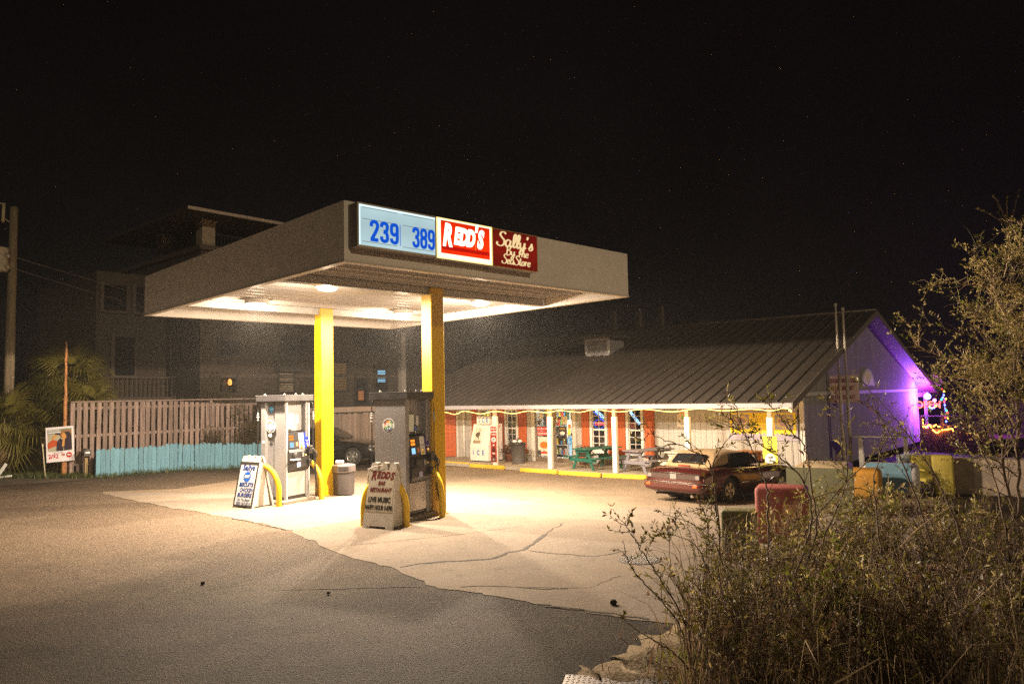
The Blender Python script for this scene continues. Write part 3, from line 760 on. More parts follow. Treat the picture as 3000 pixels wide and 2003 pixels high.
# yellow hoop guards round the pump islands
M_YPIPE = mat('guard_yellow', (.78, .50, .01), .4, 0, .08, 3, dirt=(.12, .08, .03), dscale=3.5, damt=.35)
def guard(pts, lab):
    b = Vector(pts[0]); t = thing('pump_guard', lab, 'pump guard', b, 0, 'bent yellow pipe guards at the ends of the pump islands')
    C = bend([Vector(p) - b for p in pts], 4); q = MB(); q.tube(C, .058, 14); q.obj('pipe', M_YPIPE, t)
    for e in [pts[0]] + ([pts[-1]] if pts[-1][2] < .01 else []):
        q = MB(); q.lathe([(.085, 0), (.085, .008)], 14, Matrix.Translation((e[0] - b.x, e[1] - b.y, 0)), False); q.obj('foot_plate', M_YPIPE, t)
def arch_pts(a, b_, h=.90):
    a, b_ = Vector(a), Vector(b_); out = []
    for u, z in ((0, 0), (0, .15), (0, .34), (.04, .53), (.14, .70), (.29, .83), (.5, h), (.71, .83), (.86, .70), (.96, .53), (1, .34), (1, .15), (1, 0)):
        c = a.lerp(b_, u); out.append((c.x, c.y, z))
    return out
guard(arch_pts((-5.19, 16.40, 0), (-6.00, 16.56, 0)), 'bent yellow pipe guard beside the Sallys board at the near end of the far pump')
guard(arch_pts((-4.53, 17.45, 0), (-5.45, 18.05, 0)), 'bent yellow pipe guard between the far pump and its yellow column')
guard(arch_pts((-1.98, 13.58, 0), (-2.79, 13.74, 0)), 'bent yellow pipe guard wrapped round the Redds sandwich board')
guard([(-1.42, 14.52, 0), (-1.42, 14.52, .2), (-1.425, 14.53, .42), (-1.46, 14.57, .62), (-1.53, 14.64, .78), (-1.66, 14.78, .93)], 'bent yellow pipe guard beside the foot of the front yellow column')

# ================================================================== SANDWICH BOARDS
M_AF = mat('aframe_plastic', (.60, .56, .50), .55, 0, .06, 5, dirt=(.24, .18, .12), dscale=4, damt=.4)
M_AFB = mat('aframe_black', (.03, .03, .03), .5)
M_SHEET = mat('sign_sheet', (.56, .55, .55), .5)
M_NAVY = mat('letter_navy', (.006, .030, .17), .5)
M_BLU = mat('letter_blue', (.01, .09, .42), .5)
M_MAR = mat('letter_maroon', (.17, .012, .014), .55)
def aframe(label, loc, rz, w=.64, h=1.13, spread=.56):
    t = thing('sandwich_board', label, 'sandwich board', loc, rz, 'sandwich boards by the fuel pumps')
    lean = math.atan2(spread / 2 - .03, h)
    def leaf(sg):
        Mx = Matrix.Translation((0, sg * spread / 2, 0)) @ Matrix.Rotation(sg * lean, 4, 'X')
        q = MB(); hb = h - .13
        # solid leaf narrower at the top, two feet and three handle humps
        poly = [(-w / 2, 0), (-w / 2 + .09, 0), (-w / 2 + .10, .04), (w / 2 - .16, .04), (w / 2 - .15, 0), (w / 2, 0), (w / 2 - .045, hb), (-w / 2 + .045, hb)]
        q.prism(poly, 'y', -.022, .022, Mx)
        for c in (-.205, 0, .205):
            q.prism([(c - .085, hb), (c + .085, hb), (c + .06, h - .012), (c + .045, h), (c - .045, h), (c - .06, h - .012)], 'y', -.018, .018, Mx)
        o = q.obj('leaf', M_AF, t); return o, Mx
    f, Mf = leaf(-1); leaf(1)
    q = MB(); q.prism([(-spread / 2 + .06, .03), (spread / 2 - .06, .03), (.03, h - .16), (-.03, h - .16)], 'x', -w / 2 + .05, -w / 2 + .062); q.prism([(-spread / 2 + .06, .03), (spread / 2 - .06, .03), (.03, h - .16), (-.03, h - .16)], 'x', w / 2 - .062, w / 2 - .05)
    q.obj('side_web', M_AF, t)
    return t, Mf, lean, h, w
def on_leaf(t, Mf, x, z, off=-.024): return Mf @ Vector((x, off, z))
# Sallys
sx_ = Vector((.64, -.38, 0)).normalized(); ang = math.atan2(sx_.y, sx_.x)
c = Vector((-5.93, 16.30, 0)) + Vector((-sx_.y, sx_.x, 0)) * .27
t, Mf, ln, h, w = aframe('white Sallys sandwich board with black frame advertising biscuits chicken and burgers', c, ang)
rt = (R(90) + ln, 0, 0); rt = (R(90) - ln, 0, 0)
def plate(name, m, x0, z0, x1, z1, o0, o1):
    q = MB(); q.box(x0, -o1, z0, x1, -o0, z1, Mf); return q.obj(name, m, t)
plate('sheet', M_SHEET, -.272, .06, .272, .985, .0225, .030)
for a in ((-.300, .03, -.268, 1.0), (.268, .03, .300, 1.0), (-.268, .03, .268, .062), (-.268, .968, .268, 1.0)): plate('black_frame', M_AFB, *a, .0225, .042)
def lt(body, size, m, x, z, **k):
    return text(body, size, m, t, Mf @ Vector((x, -.032, z)), (R(90) + (-1) * (-ln) * -1 if False else R(90) - ln, 0, 0), **k)
lt('Sallys', .175, M_NAVY, 0, .87, bold=.005, shear=.08, sx=1.02)
st = []
for k in range(36):
    a = 2 * math.pi * k / 36; r_ = (.135 if k % 2 == 0 else .098); st.append((r_ * math.cos(a) * .93, r_ * math.sin(a)))
q = MB(); q.prism(st, 'z', 0, .002); o = q.obj('starburst', M_BLU, t); o.location = Mf @ Vector((-.01, -.032, .675)); o.rotation_euler = (R(90) - ln, 0, 0)
text('BEST', .075, M_SHEET, o, (0, 0, .004), (0, 0, 0), bold=.005, shear=.15, depth=.001)
lt('BISCUITS', .118, M_NAVY, .0, .50, bold=.004, shear=.15, sx=.94); lt('CHICKEN', .118, M_NAVY, .03, .385, bold=.002, shear=.18, sx=.82); lt('BURGERS', .118, M_NAVY, 0, .275, bold=.004, shear=.15, sx=.92)
lt('On The Beach', .080, mat('letter_slate', (.05, .07, .13), .5), 0, .175, sx=.86, shear=.1); lt('(850) 267-2016', .084, mat('letter_slate', (.05, .07, .13), .5), 0, .095, sx=.86, bold=.001, shear=.1)
# Redds
rx = Vector((.61, -.30, 0)).normalized(); ang = math.atan2(rx.y, rx.x)
c = Vector((-2.465, 13.43, 0)) + Vector((-rx.y, rx.x, 0)) * .24
t, Mf, ln, h, w = aframe('worn cream Redds sandwich board with maroon lettering for bar restaurant and live music', c, ang, .66, 1.17, .52)
M_CARD = mat('card_cream', (.66, .60, .50), .6, 0, .05, 4, dirt=(.40, .32, .22), dscale=5, damt=.3)
plate('sheet', M_CARD, -.285, .30, .275, 1.035, .0225, .028)
for ch, x, z, sz in (('R', -.19, .93, .22), ('E', -.085, .945, .165), ('D', .015, .94, .165), ('D', .115, .94, .165), ('S', .215, .93, .185)):
    text(ch, sz, M_MAR, t, Mf @ Vector((x, -.030, z)), (R(90) - ln, 0, 0), bold=.009, shear=.28, sx=.80)
lt('BAR', .105, M_MAR, 0, .80, bold=.002, shear=.3, sx=.8); lt('RESTAURANT', .105, M_MAR, -.01, .68, bold=.002, shear=.3, sx=.72)
lt('LIVE MUSIC', .125, M_TXT, -.01, .505, bold=.005, sx=.78); lt('HAPPY HOUR 5-6PM', .118, M_TXT, -.015, .365, bold=.004, sx=.555, shear=.12)
# chain and cord tying the board to the guard
q = MB(); q.tube(bend([Mf @ Vector((-.30, -.03, 1.06)), Mf @ Vector((-.20, -.05, 1.09)), Mf @ Vector((.02, -.04, 1.13))], 6), .007, 5); q.tube(bend([Mf @ Vector((-.30, -.03, 1.06)), Mf @ Vector((-.36, .02, .90)), Mf @ Vector((-.37, .10, .70)), Mf @ Vector((-.36, .14, .55))], 5), .010, 5)
q.obj('cord', mat('cord_white', (.6, .55, .5), .7), t)

# ================================================================== LITTER BIN AND PIPE BY THE FAR COLUMN
tc_ = T(1003, 1452)
t = thing('litter_bin', 'grey hexagonal litter bin standing behind the far yellow column', 'litter bin', (tc_.x, tc_.y + .15, 0), R(12))
M_BIN = mat('bin_grey', (.045, .038, .037), .6, 0, .25, 4)
M_BINL = mat('bin_lid', (.085, .07, .07), .5, 0, .2, 4)
q = MB(); q.lathe([(.24, 0), (.255, .03), (.262, .60), (.255, .61)], 6, smooth=False); q.obj('body', M_BIN, t)
q = MB(); q.lathe([(.285, .55), (.29, .57), (.285, .71), (.25, .735), (.10, .75)], 6, smooth=False); q.obj('lid', M_BINL, t)
q = MB(); q.box(-.11, -.262, .60, .11, -.245, .69); q.obj('flap', M_PBLK, t)
t = thing('carton', 'white rounded carton left on top of the hexagonal litter bin', 'carton', (tc_.x - .10, tc_.y + .15, .751), R(8))
bx('carton', M_WLBL, t, -.10, -.06, 0, .10, .06, .085, .02)
pc = T(974, 1443)
t = thing('standpipe', 'thin upright water pipe with white valve beside the litter bin', 'water pipe', (pc.x, pc.y, 0))
q = MB(); q.tube([(0, 0, 0), (0, 0, .25), (0, 0, .62)], .016, 6); q.tube([(0, 0, .62), (-.05, 0, .66)], .016, 6); q.obj('pipe', mat('pipe_rust', (.20, .10, .06), .8, 0, .3, 8), t)
q = MB(); q.lathe([(.03, 0), (.05, .03), (.05, .07), (.03, .10)], 10, Matrix.Translation((.02, -.03, .13)) @ Matrix.Rotation(R(60), 4, 'Y')); q.obj('valve', M_WLBL, t)

# ================================================================== FENCES ON THE LEFT
M_WOOD = mat('fence_wood', (.18, .132, .113), .9, 0, .3, 2.2, .35, 30, dirt=(.07, .05, .045), dscale=3, damt=.6, rand=.22, stretch=(8, 8, .8))
M_TEAL = mat('fence_teal', (.085, .20, .27), .75, 0, .12, 2.2, .3, 30, dirt=(.06, .15, .17), dscale=2.5, damt=.35, rand=.14, stretch=(6, 6, .8))
A = T(238, 1404); A.z = 0; B = T(740, 1370); B.z = 0
tv = (B - A).normalized(); tv.z = 0; tn = Vector((-tv.y, tv.x, 0))      # tn points away from the road
ta = math.atan2(tv.y, tv.x)
Lt = (B - A).length + 1.4
# tall board fence set behind the pickets
off = 1.1
f0 = A + tn * off
ft = thing('board_fence', 'tall weathered board fence with narrow gaps behind the turquoise pickets', 'fence', (f0.x, f0.y, 0), ta)
FH = 2.42
FL = 6.7
pm = MB(); pm.bevbox(0, -.012, .02, .138, .012, FH - .055, .003); pm = pm.mesh('board'); pm.materials.append(M_WOOD)
nb = int(FL / .198)
for i in range(nb):
    g = gz(*(f0 + tv * i * .198).xy)
    inst('board', pm, ft, (i * .198 + .05, rnd.uniform(-.004, .004), g), (rnd.uniform(-.006, .006), rnd.uniform(-.006, .006), 0), (rnd.uniform(.95, 1.05), 1, 1))
bx('top_rail', M_WOOD, ft, .04, -.05, FH - .05, FL, .05, FH, .004)
for z in (.35, 1.25, FH - .28): bx('rail', M_WOOD, ft, .04, .0135, z, FL, .05, z + .09)
for x in (.05, 2.4, 4.8): bx('post', M_WOOD, ft, x, .052, 0, x + .09, .14, FH - .06)
# close-boarded fence further right, behind the parked car
c0, c1 = T(700, 1358), T(1120, 1345)
c0 = Vector((-9.6, 29.5, 0)); c1 = Vector((-3.9, 34.2, 0))
dv = (c1 - c0).normalized(); ca = math.atan2(dv.y, dv.x); LL = (c1 - c0).length
cf = thing('board_fence', 'dark close boarded fence with a heavy top rail behind the black car', 'fence', (c0.x, c0.y, -.36), ca)
M_WOOD2 = mat('fence_wood_grey', (.165, .13, .115), .9, 0, .3, 2, .3, 30, dirt=(.05, .04, .035), dscale=2, damt=.6, rand=.25, stretch=(8, 8, .8))
pm = MB(); pm.bevbox(.003, -.01, 0, .139, .01, 2.05, .003); pm = pm.mesh('board'); pm.materials.append(M_WOOD2)
for i in range(int(LL / .143)): inst('board', pm, cf, (i * .143, rnd.uniform(-.006, .006), 0), (0, rnd.uniform(-.008, .008), 0), (1, 1, rnd.uniform(.98, 1.01)))
bx('top_rail', M_WOOD2, cf, 0, -.06, 2.10, LL, .06, 2.32, .004)
for z in (.4, 1.6): bx('rail', M_WOOD2, cf, 0, .012, z, LL, .05, z + .09)
# turquoise picket fence
pt = thing('picket_fence', 'low turquoise picket fence with rounded tops along the lot edge', 'fence', (A.x, A.y, 0), ta)
PXS = []
x = .42; pk = []
for v in range(3):
    q = MB(); w_ = .138; h_ = .90 + .02 * v
    poly = [(0, .03), (w_, .03), (w_, h_ - .05), (w_ - .03, h_ - .015), (w_ / 2 + .02, h_), (w_ / 2 - .02, h_), (.03, h_ - .015), (0, h_ - .05)]
    q.prism(poly, 'y', -.011, .011); me = q.mesh('picket'); me.materials.append(M_TEAL); pk.append(me)
while x < Lt:
    g = gz(*(A + tv * x).xy)
    inst('picket', rnd.choice(pk), pt, (x, rnd.uniform(-.004, .006), g - .02), (rnd.uniform(-.01, .01), rnd.uniform(-.014, .014), 0), (rnd.uniform(.92, 1.04), 1, rnd.uniform(.985, 1.012)))
    x += .1445 + (rnd.random() < .14) * .012
for z in (.22, .66): 
    q = MB()
    for k in range(8):
        xa, xb = .42 + (Lt - .42) * k / 8, .42 + (Lt - .42) * (k + 1) / 8; ga, gb = gz(*(A + tv * xa).xy), gz(*(A + tv * xb).xy)
        q.add([(xa, .014, z + ga), (xb, .014, z + gb), (xb, .05, z + gb), (xa, .05, z + ga), (xa, .014, z + ga + .08), (xb, .014, z + gb + .08), (xb, .05, z + gb + .08), (xa, .05, z + ga + .08)],
              [(0, 1, 5, 4), (1, 2, 6, 5), (2, 3, 7, 6), (3, 0, 4, 7), (4, 5, 6, 7), (0, 3, 2, 1)])
    q.obj('rail', M_TEAL, pt)
for k in range(5): bx('post', M_TEAL, pt, .43 + k * 1.75, .052, gz(*(A + tv * (k * 1.8)).xy), .52 + k * 1.75, .14, .84 + gz(*(A + tv * (k * 1.8)).xy))

# ================================================================== MAILBOX, POSTER, POLES
g = T(252, 1398)
t = thing('mailbox', 'black mailbox with white number plate on a short wooden post', 'mailbox', (g.x, g.y, 0), R(38))
bx('post', mat('post_wood', (.34, .25, .12), .85, 0, .3, 5), t, -.045, -.045, 0, .045, .045, .68, .006)
q = MB(); n = 8
prof = [(-.10, 0), (.10, 0)] + [(.10 * math.cos(R(180) * k / n), .14 + .085 * math.sin(R(180) * k / n)) for k in range(n + 1)]
q.prism(prof, 'y', -.24, .24); o = q.obj('box', mat('mailbox_black', (.02, .02, .022), .4), t, loc=(0, 0, .682))
bx('number_plate', M_WLBL, t, -.06, -.247, .77, .06, -.241, .82); text('1234', .045, M_TXT, t, (0, -.249, .795), depth=.001)
# rough pole carrying the drinks poster
g = T(188, 1398); LEANP = -.006
M_POLE = mat('pole_orange', (.33, .15, .055), .9, 0, .35, 4, .8, 14, dirt=(.06, .03, .02), dscale=5, damt=.8, stretch=(3, 3, .6))
t = thing('rough_pole', 'thin splintered orange brown pole behind the drinks poster', 'pole', (g.x, g.y, 0))
q = MB(); pts = []; rr = []
for k in range(22):
    z = 4.35 * k / 21; pts.append((-.03 * k / 21 + rnd.uniform(-.008, .008), rnd.uniform(-.008, .008), z)); rr.append(.085 - .055 * k / 21 + rnd.uniform(-.007, .007))
q.tube(pts, rr, 8); q.obj('shaft', M_POLE, t)
q = MB()
for k in range(26):
    z = rnd.uniform(.8, 4.0); a = rnd.uniform(0, 6.28); r0 = .085 - .05 * z / 4.35
    c = Vector((r0 * math.cos(a), r0 * math.sin(a), z)); q.tube([c, c + Vector((math.cos(a) * .015, math.sin(a) * .015, rnd.uniform(.05, .14)))], [.012, .003], 4)
q.obj('splinters', M_POLE, t)
# poster (a woman drinking from a bottle, generic)
pw, ph = .80, 1.10
pc = g + Vector((-.03, -.16, 0))
po = thing('drinks_poster', 'white framed bottle advert poster with orange sleeved figure and red price lettering', 'poster', (pc.x, pc.y, .52), 0, rot=(R(-2), R(-3.5), R(12)))
M_PW = mat('poster_white', (.70, .66, .70), .5)
bx('board', M_PW, po, -pw / 2, 0, 0, pw / 2, .02, ph)
def pp(name, m, poly, y=-.002, th=.002):
    q = MB(); q.prism(poly, 'y', y - th, y); return q.obj(name, m, po)
rect = lambda a, b, c, d: [(a, b), (c, b), (c, d), (a, d)]
def ell(cx, cy, rx_, ry_, n=14, a=0): return [(cx + rx_ * math.cos(2 * math.pi * k / n) * math.cos(a) - ry_ * math.sin(2 * math.pi * k / n) * math.sin(a), cy + rx_ * math.cos(2 * math.pi * k / n) * math.sin(a) + ry_ * math.sin(2 * math.pi * k / n) * math.cos(a)) for k in range(n)]
pp('picture', mat('pic_sand', (.36, .34, .25), .6, 0, .1, 3), rect(-.35, .33, .35, 1.04))
pp('picture_band', mat('pic_tealgrey', (.19, .22, .19), .6), rect(-.345, .88, .345, 1.035), -.0045)
pp('picture_band', mat('pic_brown', (.25, .13, .05), .6), [(.0, .78), (.345, .62), (.345, .99), (.05, .99)], -.0072)
pp('sleeve', mat('pic_orange', (.42, .07, .02), .6), [(-.345, .42), (-.05, .52), (.0, .60), (-.10, .68), (-.22, .70), (-.345, .60)], -.010)
pp('hair', mat('pic_dark', (.025, .015, .03), .6), [(.13, .34), (.345, .36), (.345, .80), (.28, .93), (.16, .93), (.08, .84), (.10, .62)], -.0125)
pp('hair', MATS['pic_dark'], [(-.10, .34), (.09, .34), (.13, .62), (.02, .74), (-.08, .62)], -.0152)
pp('face', mat('pic_skin', (.52, .26, .07), .6), ell(.13, .80, .065, .10, 14, .25), -.018)
pp('neck', MATS['pic_skin'], [(.06, .46), (.13, .48), (.15, .72), (.09, .72)], -.0178)
pp('hand', MATS['pic_skin'], [(-.18, .70), (-.06, .82), (-.08, .88), (-.15, .86), (-.22, .74)], -.0182)
pp('bottle', MATS['pic_dark'], [(-.13, .86), (.03, .84), (.04, .88), (-.10, .92)], -.021)
M_PRED = mat('poster_red', (.42, .025, .02), .5)
text('ICE COLD', .075, M_PW, po, (-.33, -.0075, 1.0), align='LEFT', bold=.002); bx('strapline', M_PW, po, -.33, -.009, .915, .04, -.0068, .945)
text('20oz Bottles', .055, mat('poster_grey', (.12, .10, .11), .5), po, (-.06, -.002, .285))
text('2/$2', .185, M_PRED, po, (-.345, -.002, .17), align='LEFT', bold=.006, sx=.88); text('50', .10, M_PRED, po, (.03, -.002, .21), align='LEFT', bold=.004)
disc('badge', M_PRED, po, (.255, -.002, .195), .085); 
ribbon([[(-.7, -.1), (-.3, .3), (-.1, -.2), (.2, .25), (.4, -.15), (.75, .15)]], .18, M_PW, po, (.255, -.0065, .195), .085)
# two thin stakes
for (px, py, h, lx, lab) in ((133, 1401, .98, -.11, 'pale thin stake with a fat end leaning left beside the drinks poster'), (131, 1392, .78, .10, 'short dim stake crossing the pale stake beside the poster')):
    g = T(px, py); t = thing('stake', lab, 'stake', (g.x, g.y, 0)); q = MB(); q.tube([(0, 0, 0), (lx, 0, h)], .016, 6); q.tube([(lx, 0, h), (lx * 1.12, 0, h + .11)], .026, 6); q.obj('rod', mat('stake_pale', (.50, .43, .30), .7) if lx < 0 else mat('stake_dim', (.28, .17, .12), .8), t)
# white boards lying and leaning at the left edge
for c, s_, rr, lab in (((6, 1357, .30), (.42, .03, .10), (0, R(-55), 0), 'white board leaning up at the left edge by the palm'), ((10, 1404, .06), (.5, .05, .06), (0, R(-6), R(8)), 'white board lying in the grass at the left edge')):
    g = T(c[0], 1402); t = thing('white_board', lab, 'board', (g.x, g.y, c[2]), rot=rr); bx('plank', M_WLBL, t, -s_[0] / 2, -s_[1] / 2, -s_[2] / 2, s_[0] / 2, s_[1] / 2, s_[2] / 2, .008)

# utility pole with transformer and wires
g = T(6, 1388); base = Vector((-17.28, 25.3, 0))
t = thing('utility_pole', 'tall wooden utility pole with grey transformer at the left edge', 'utility pole', base)
M_UP = mat('utility_wood', (.19, .15, .095), .9, 0, .3, 3, .5, 20, stretch=(5, 5, .5))
q = MB(); q.tube([(0, 0, 0), (.02, 0, 4.5), (.03, 0, 9.2)], [.165, .15, .12], 12); q.obj('shaft', M_UP, t)
trf = MB(); trf.lathe([(.02, -.42), (.30, -.40), (.33, -.36), (.33, .36), (.34, .37), (.34, .41), (.12, .46)], 18, Matrix.Translation((-.28, -.32, 7.3))); tr = trf.obj('transformer', mat('transformer_grey', (.40, .36, .30), .6, 0, .15, 3), t)
q = MB()
for z in (7.40, 7.02):
    q.tube([(.04, -.40, z), (.16, -.42, z)], .035, 6); q.lathe([(.03, 0), (.05, .03), (.05, .09), (.02, .1)], 8, Matrix.Translation((.16, -.42, z - .05)))
q.obj('bushing', mat('ceramic', (.50, .42, .33), .35), tr)
q = MB()
for x in (-.42, -.18):
    q.tube([(x, -.25, 8.62), (x + .02, -.25, 9.28)], .055, 7)
q.tube([(-.46, -.25, 9.3), (-.12, -.25, 9.26)], .03, 6); q.tube([(-.15, -.2, 8.75), (0, 0, 8.6)], .02, 5)
q.obj('fuse_cutout', mat('ceramic_dim', (.34, .30, .20), .5), t)
M_WIRE = mat('wire', (.16, .13, .11), .6)
for k, (z0, e) in enumerate(((7.42, (-5.5, 52, 4.8)), (7.02, (-7, 52, 4.3)))):
    a = base + Vector((.2, -.42, z0)); b = Vector(e); q = MB()
    q.tube([a.lerp(b, i / 24) - Vector((0, 0, 1.4 * 4 * (i / 24) * (1 - i / 24) * .3)) - base for i in range(25)], .011, 4)
    q.obj('wire', M_WIRE, t)

# ================================================================== PALMS, GRASS AND BUSH ON THE LEFT
M_FROND = leafmat('palm_frond', (.19, .17, .036), .35, 1.5)
M_FRONDD = mat('palm_dry', (.20, .125, .055), .8, 0, .3, 2, rand=.25)
M_PTRUNK = mat('palm_trunk', (.20, .155, .09), .95, 0, .35, 5, .6, 20)
def fan_mesh(seed, n=26, rad=.78, droop=.6):
    r = random.Random(seed); q = MB()
    q.tube([(0, 0, 0), (.25, 0, .03), (.55, 0, .0)], [.014, .010, .008], 4)
    for k in range(n):
        a = R(-112 + 224 * k / (n - 1)); L = rad * (1 - .28 * abs(a) / R(112)) * r.uniform(.9, 1.08)
        d = Vector((math.cos(a), math.sin(a), 0)); nn = Vector((-d.y, d.x, 0)) * .017; c0 = Vector((.55, 0, 0))
        p1 = c0 + d * L * .45 + Vector((0, 0, .05)); p2 = c0 + d * L * .80 + Vector((0, 0, -.10 * droop * r.uniform(.6, 1.3))); p3 = c0 + d * L * .97 + Vector((0, 0, -.42 * droop * r.uniform(.5, 1.3)))
        q.add([c0 - nn * .4, c0 + nn * .4, p1 + nn, p1 - nn, p2 + nn * .8, p2 - nn * .8, p3], [(0, 1, 2, 3), (3, 2, 4, 5), (5, 4, 6)])
    return q.mesh('frond')
FANS = [fan_mesh(s, n=28, droop=.5 + .2 * s) for s in range(4)]
for me in FANS: me.materials.append(M_FROND)
DRY = [fan_mesh(20 + s, n=20, rad=.6, droop=1.6) for s in range(2)]
for me in DRY: me.materials.append(M_FRONDD)
def palm(lab, loc, h, nf, ndry, rs, seed, lean=(0, 0)):
    r = random.Random(seed); t = thing('palm_tree', lab, 'palm tree', loc, 0, 'cabbage palms at the left edge')
    q = MB(); pts = []; rr = []
    for k in range(9): pts.append((lean[0] * k / 8, lean[1] * k / 8, h * k / 8)); rr.append(rs * (1.15 - .3 * k / 8) * r.uniform(.94, 1.06))
    q.tube(pts, rr, 10); tr = q.obj('trunk', M_PTRUNK, t)
    q = MB()
    for k in range(int(h * 26)):     # old leaf bases
        z = r.uniform(.1, h); a = r.uniform(0, 6.28); c = Vector((lean[0] * z / h + rs * math.cos(a), lean[1] * z / h + rs * math.sin(a), z)); d = Vector((math.cos(a), math.sin(a), 0))
        q.tube([c, c + d * .07 + Vector((0, 0, .13)), c + d * .10 + Vector((0, 0, .24))], [.03, .022, .008], 4)
    tag(q.obj('leaf_base', M_PTRUNK, t), kind='stuff')
    top = Vector((lean[0], lean[1], h))
    for k in range(nf):
        az = 2.4 * k + r.uniform(-.3, .3); el = R(72) - R(118) * (k / nf) ** .85 + r.uniform(-.12, .12)
        s_ = r.uniform(.95, 1.3)
        inst('frond', FANS[k % 4], t, top + Vector((.08 * math.cos(az), .08 * math.sin(az), -.22 * k / nf)), (r.uniform(-.4, .4), -el, az), (s_, s_, s_))
    for k in range(ndry):
        az = 2.4 * k + 1; el = R(-62) - r.uniform(0, .35)
        inst('dry_frond', DRY[k % 2], t, top + Vector((.1 * math.cos(az), .1 * math.sin(az), -.35)), (r.uniform(-.4, .4), -el, az), (1.05, 1.05, 1.05))
    return t
palm('cabbage palm with drooping green fronds in front of the utility pole', (-17.0, 24.6, 0), 1.75, 22, 10, .16, 1)
palm('tall shaded cabbage palm standing furthest back between pole and poster', (-16.2, 27.0, 0), 3.3, 30, 10, .15, 2)
palm('cabbage palm spreading fronds behind the drinks poster', (-15.3, 26.2, 0), 2.25, 30, 16, .15, 3)
palm('low cabbage palm with dry hanging fronds left of the poster', (-15.9, 25.2, 0), 1.25, 20, 14, .15, 5)
M_GRASS = leafmat('grass_blade', (.075, .09, .02))
def grass(name, pts, n, h, seed, spread, m=M_GRASS):
    r = random.Random(seed); q = MB()
    for k in range(n):
        a = r.choice(pts); x, y = a[0] + r.gauss(0, spread), a[1] + r.gauss(0, spread * .6); z = gz(x, y)
        hh = h * r.uniform(.4, 1.2); d = Vector((r.uniform(-1, 1), r.uniform(-1, 1), 0)) * hh * .5; w_ = Vector((r.uniform(-1, 1), r.uniform(-1, 1), 0)).normalized() * .007
        c = Vector((x, y, z)); q.add([c - w_, c + w_, c + d * .4 + Vector((0, 0, hh * .7)) + w_ * .7, c + d * .4 + Vector((0, 0, hh * .7)) - w_ * .7, c + d + Vector((0, 0, hh))], [(0, 1, 2, 3), (3, 2, 4)])
    return tag(q.obj(name, m), kind='stuff')
gp = [T(x, 1398) for x in range(-40, 260, 14)] + [A + tv * x_ - tn * .12 for x_ in (.5, 1, 1.5, 2, 2.6, 3.4, 4.2, 5, 6, 7)]
grass('grass', gp, 5200, .17, 4, .33)
grass('grass_tufts', [T(225, 1385), T(205, 1390), T(100, 1395)], 700, .42, 5, .16)
# leaf litter verge under the palms
vn = [T(*a) for a in ((-200, 1432), (0, 1424), (120, 1416), (260, 1406))]; vf = [v_ + Vector((-.3, 3.2, 0)) for v_ in vn]
sheet('verge', mat('verge_soil', (.075, .055, .032), .95, 0, .4, 1.5, .6, 25), vn, vf, .012, 24, 16)
# leafy bush over the fence
M_BLEAF = leafmat('bush_leaf', (.075, .062, .024), .35, 2)
M_BLEAF2 = leafmat('bush_leaf_pale', (.12, .095, .04), .3, 2)
M_TWIG = mat('twig_dark', (.06, .042, .03), .9)
def leafy(lab, c, rx_, ry_, rz_, n, seed, name='bush', leaf=.07, hs=1.0):
    r = random.Random(seed); t = thing(name, lab, 'bush', (c[0], c[1], gz(c[0], c[1])))
    q = MB(); tips = []
    for k in range(26):
        a = r.uniform(0, 6.28); e = Vector((rx_ * math.cos(a) * r.uniform(.2, .95), ry_ * math.sin(a) * r.uniform(.2, .95), rz_ * 2 * r.uniform(.35, 1)))
        pts = bend([(0, 0, 0), e * .4 + Vector((r.uniform(-.2, .2), r.uniform(-.2, .2), .2)), e], 4); q.tube(pts, [.03 * (1 - .8 * i / len(pts)) for i in range(len(pts))], 4); tips += pts[3:]
    q.obj('stem', M_TWIG, t)
    fl = [MB(), MB()]
    cl = [Vector((r.gauss(0, .42) * rx_, r.gauss(0, .42) * ry_, rz_ + r.gauss(0, .40) * rz_)) for _ in range(46)] + tips
    for k in range(n):
        p = r.choice(cl) + Vector((r.gauss(0, .13), r.gauss(0, .13), r.gauss(0, .12)))
        if p.z < .05: continue
        d = Vector((r.uniform(-1, 1), r.uniform(-1, 1), r.uniform(-.7, .8))).normalized(); w_ = d.orthogonal().normalized(); L = leaf * r.uniform(.6, 1.4)
        fl[k % 3 == 0].add([p, p + d * L * .5 + w_ * L * .24, p + d * L, p + d * L * .5 - w_ * L * .24], [(0, 1, 2, 3)])
    fl[0].obj('foliage', M_BLEAF, t); fl[1].obj('foliage', M_BLEAF2, t)
    return t
leafy('dark leafy bush spilling over the board fence behind the far pump', (f0 + tv * 6.3 - tn * .35).xy, 1.45, .45, 1.24, 11000, 11)
leafy('low dark shrub growing up against the board fence beside the bush', (f0 + tv * 4.75 - tn * .3).xy, .55, .35, .72, 2200, 12, leaf=.055)
leafy('dark shrub standing behind the left end of the board fence', (-14.5, 30.0), 2.2, 1.2, 1.25, 5200, 13)
leafy('tall shaded shrub between the board fence and the dark house', (-12.0, 33.0), 2.6, 1.4, 1.7, 7000, 14)

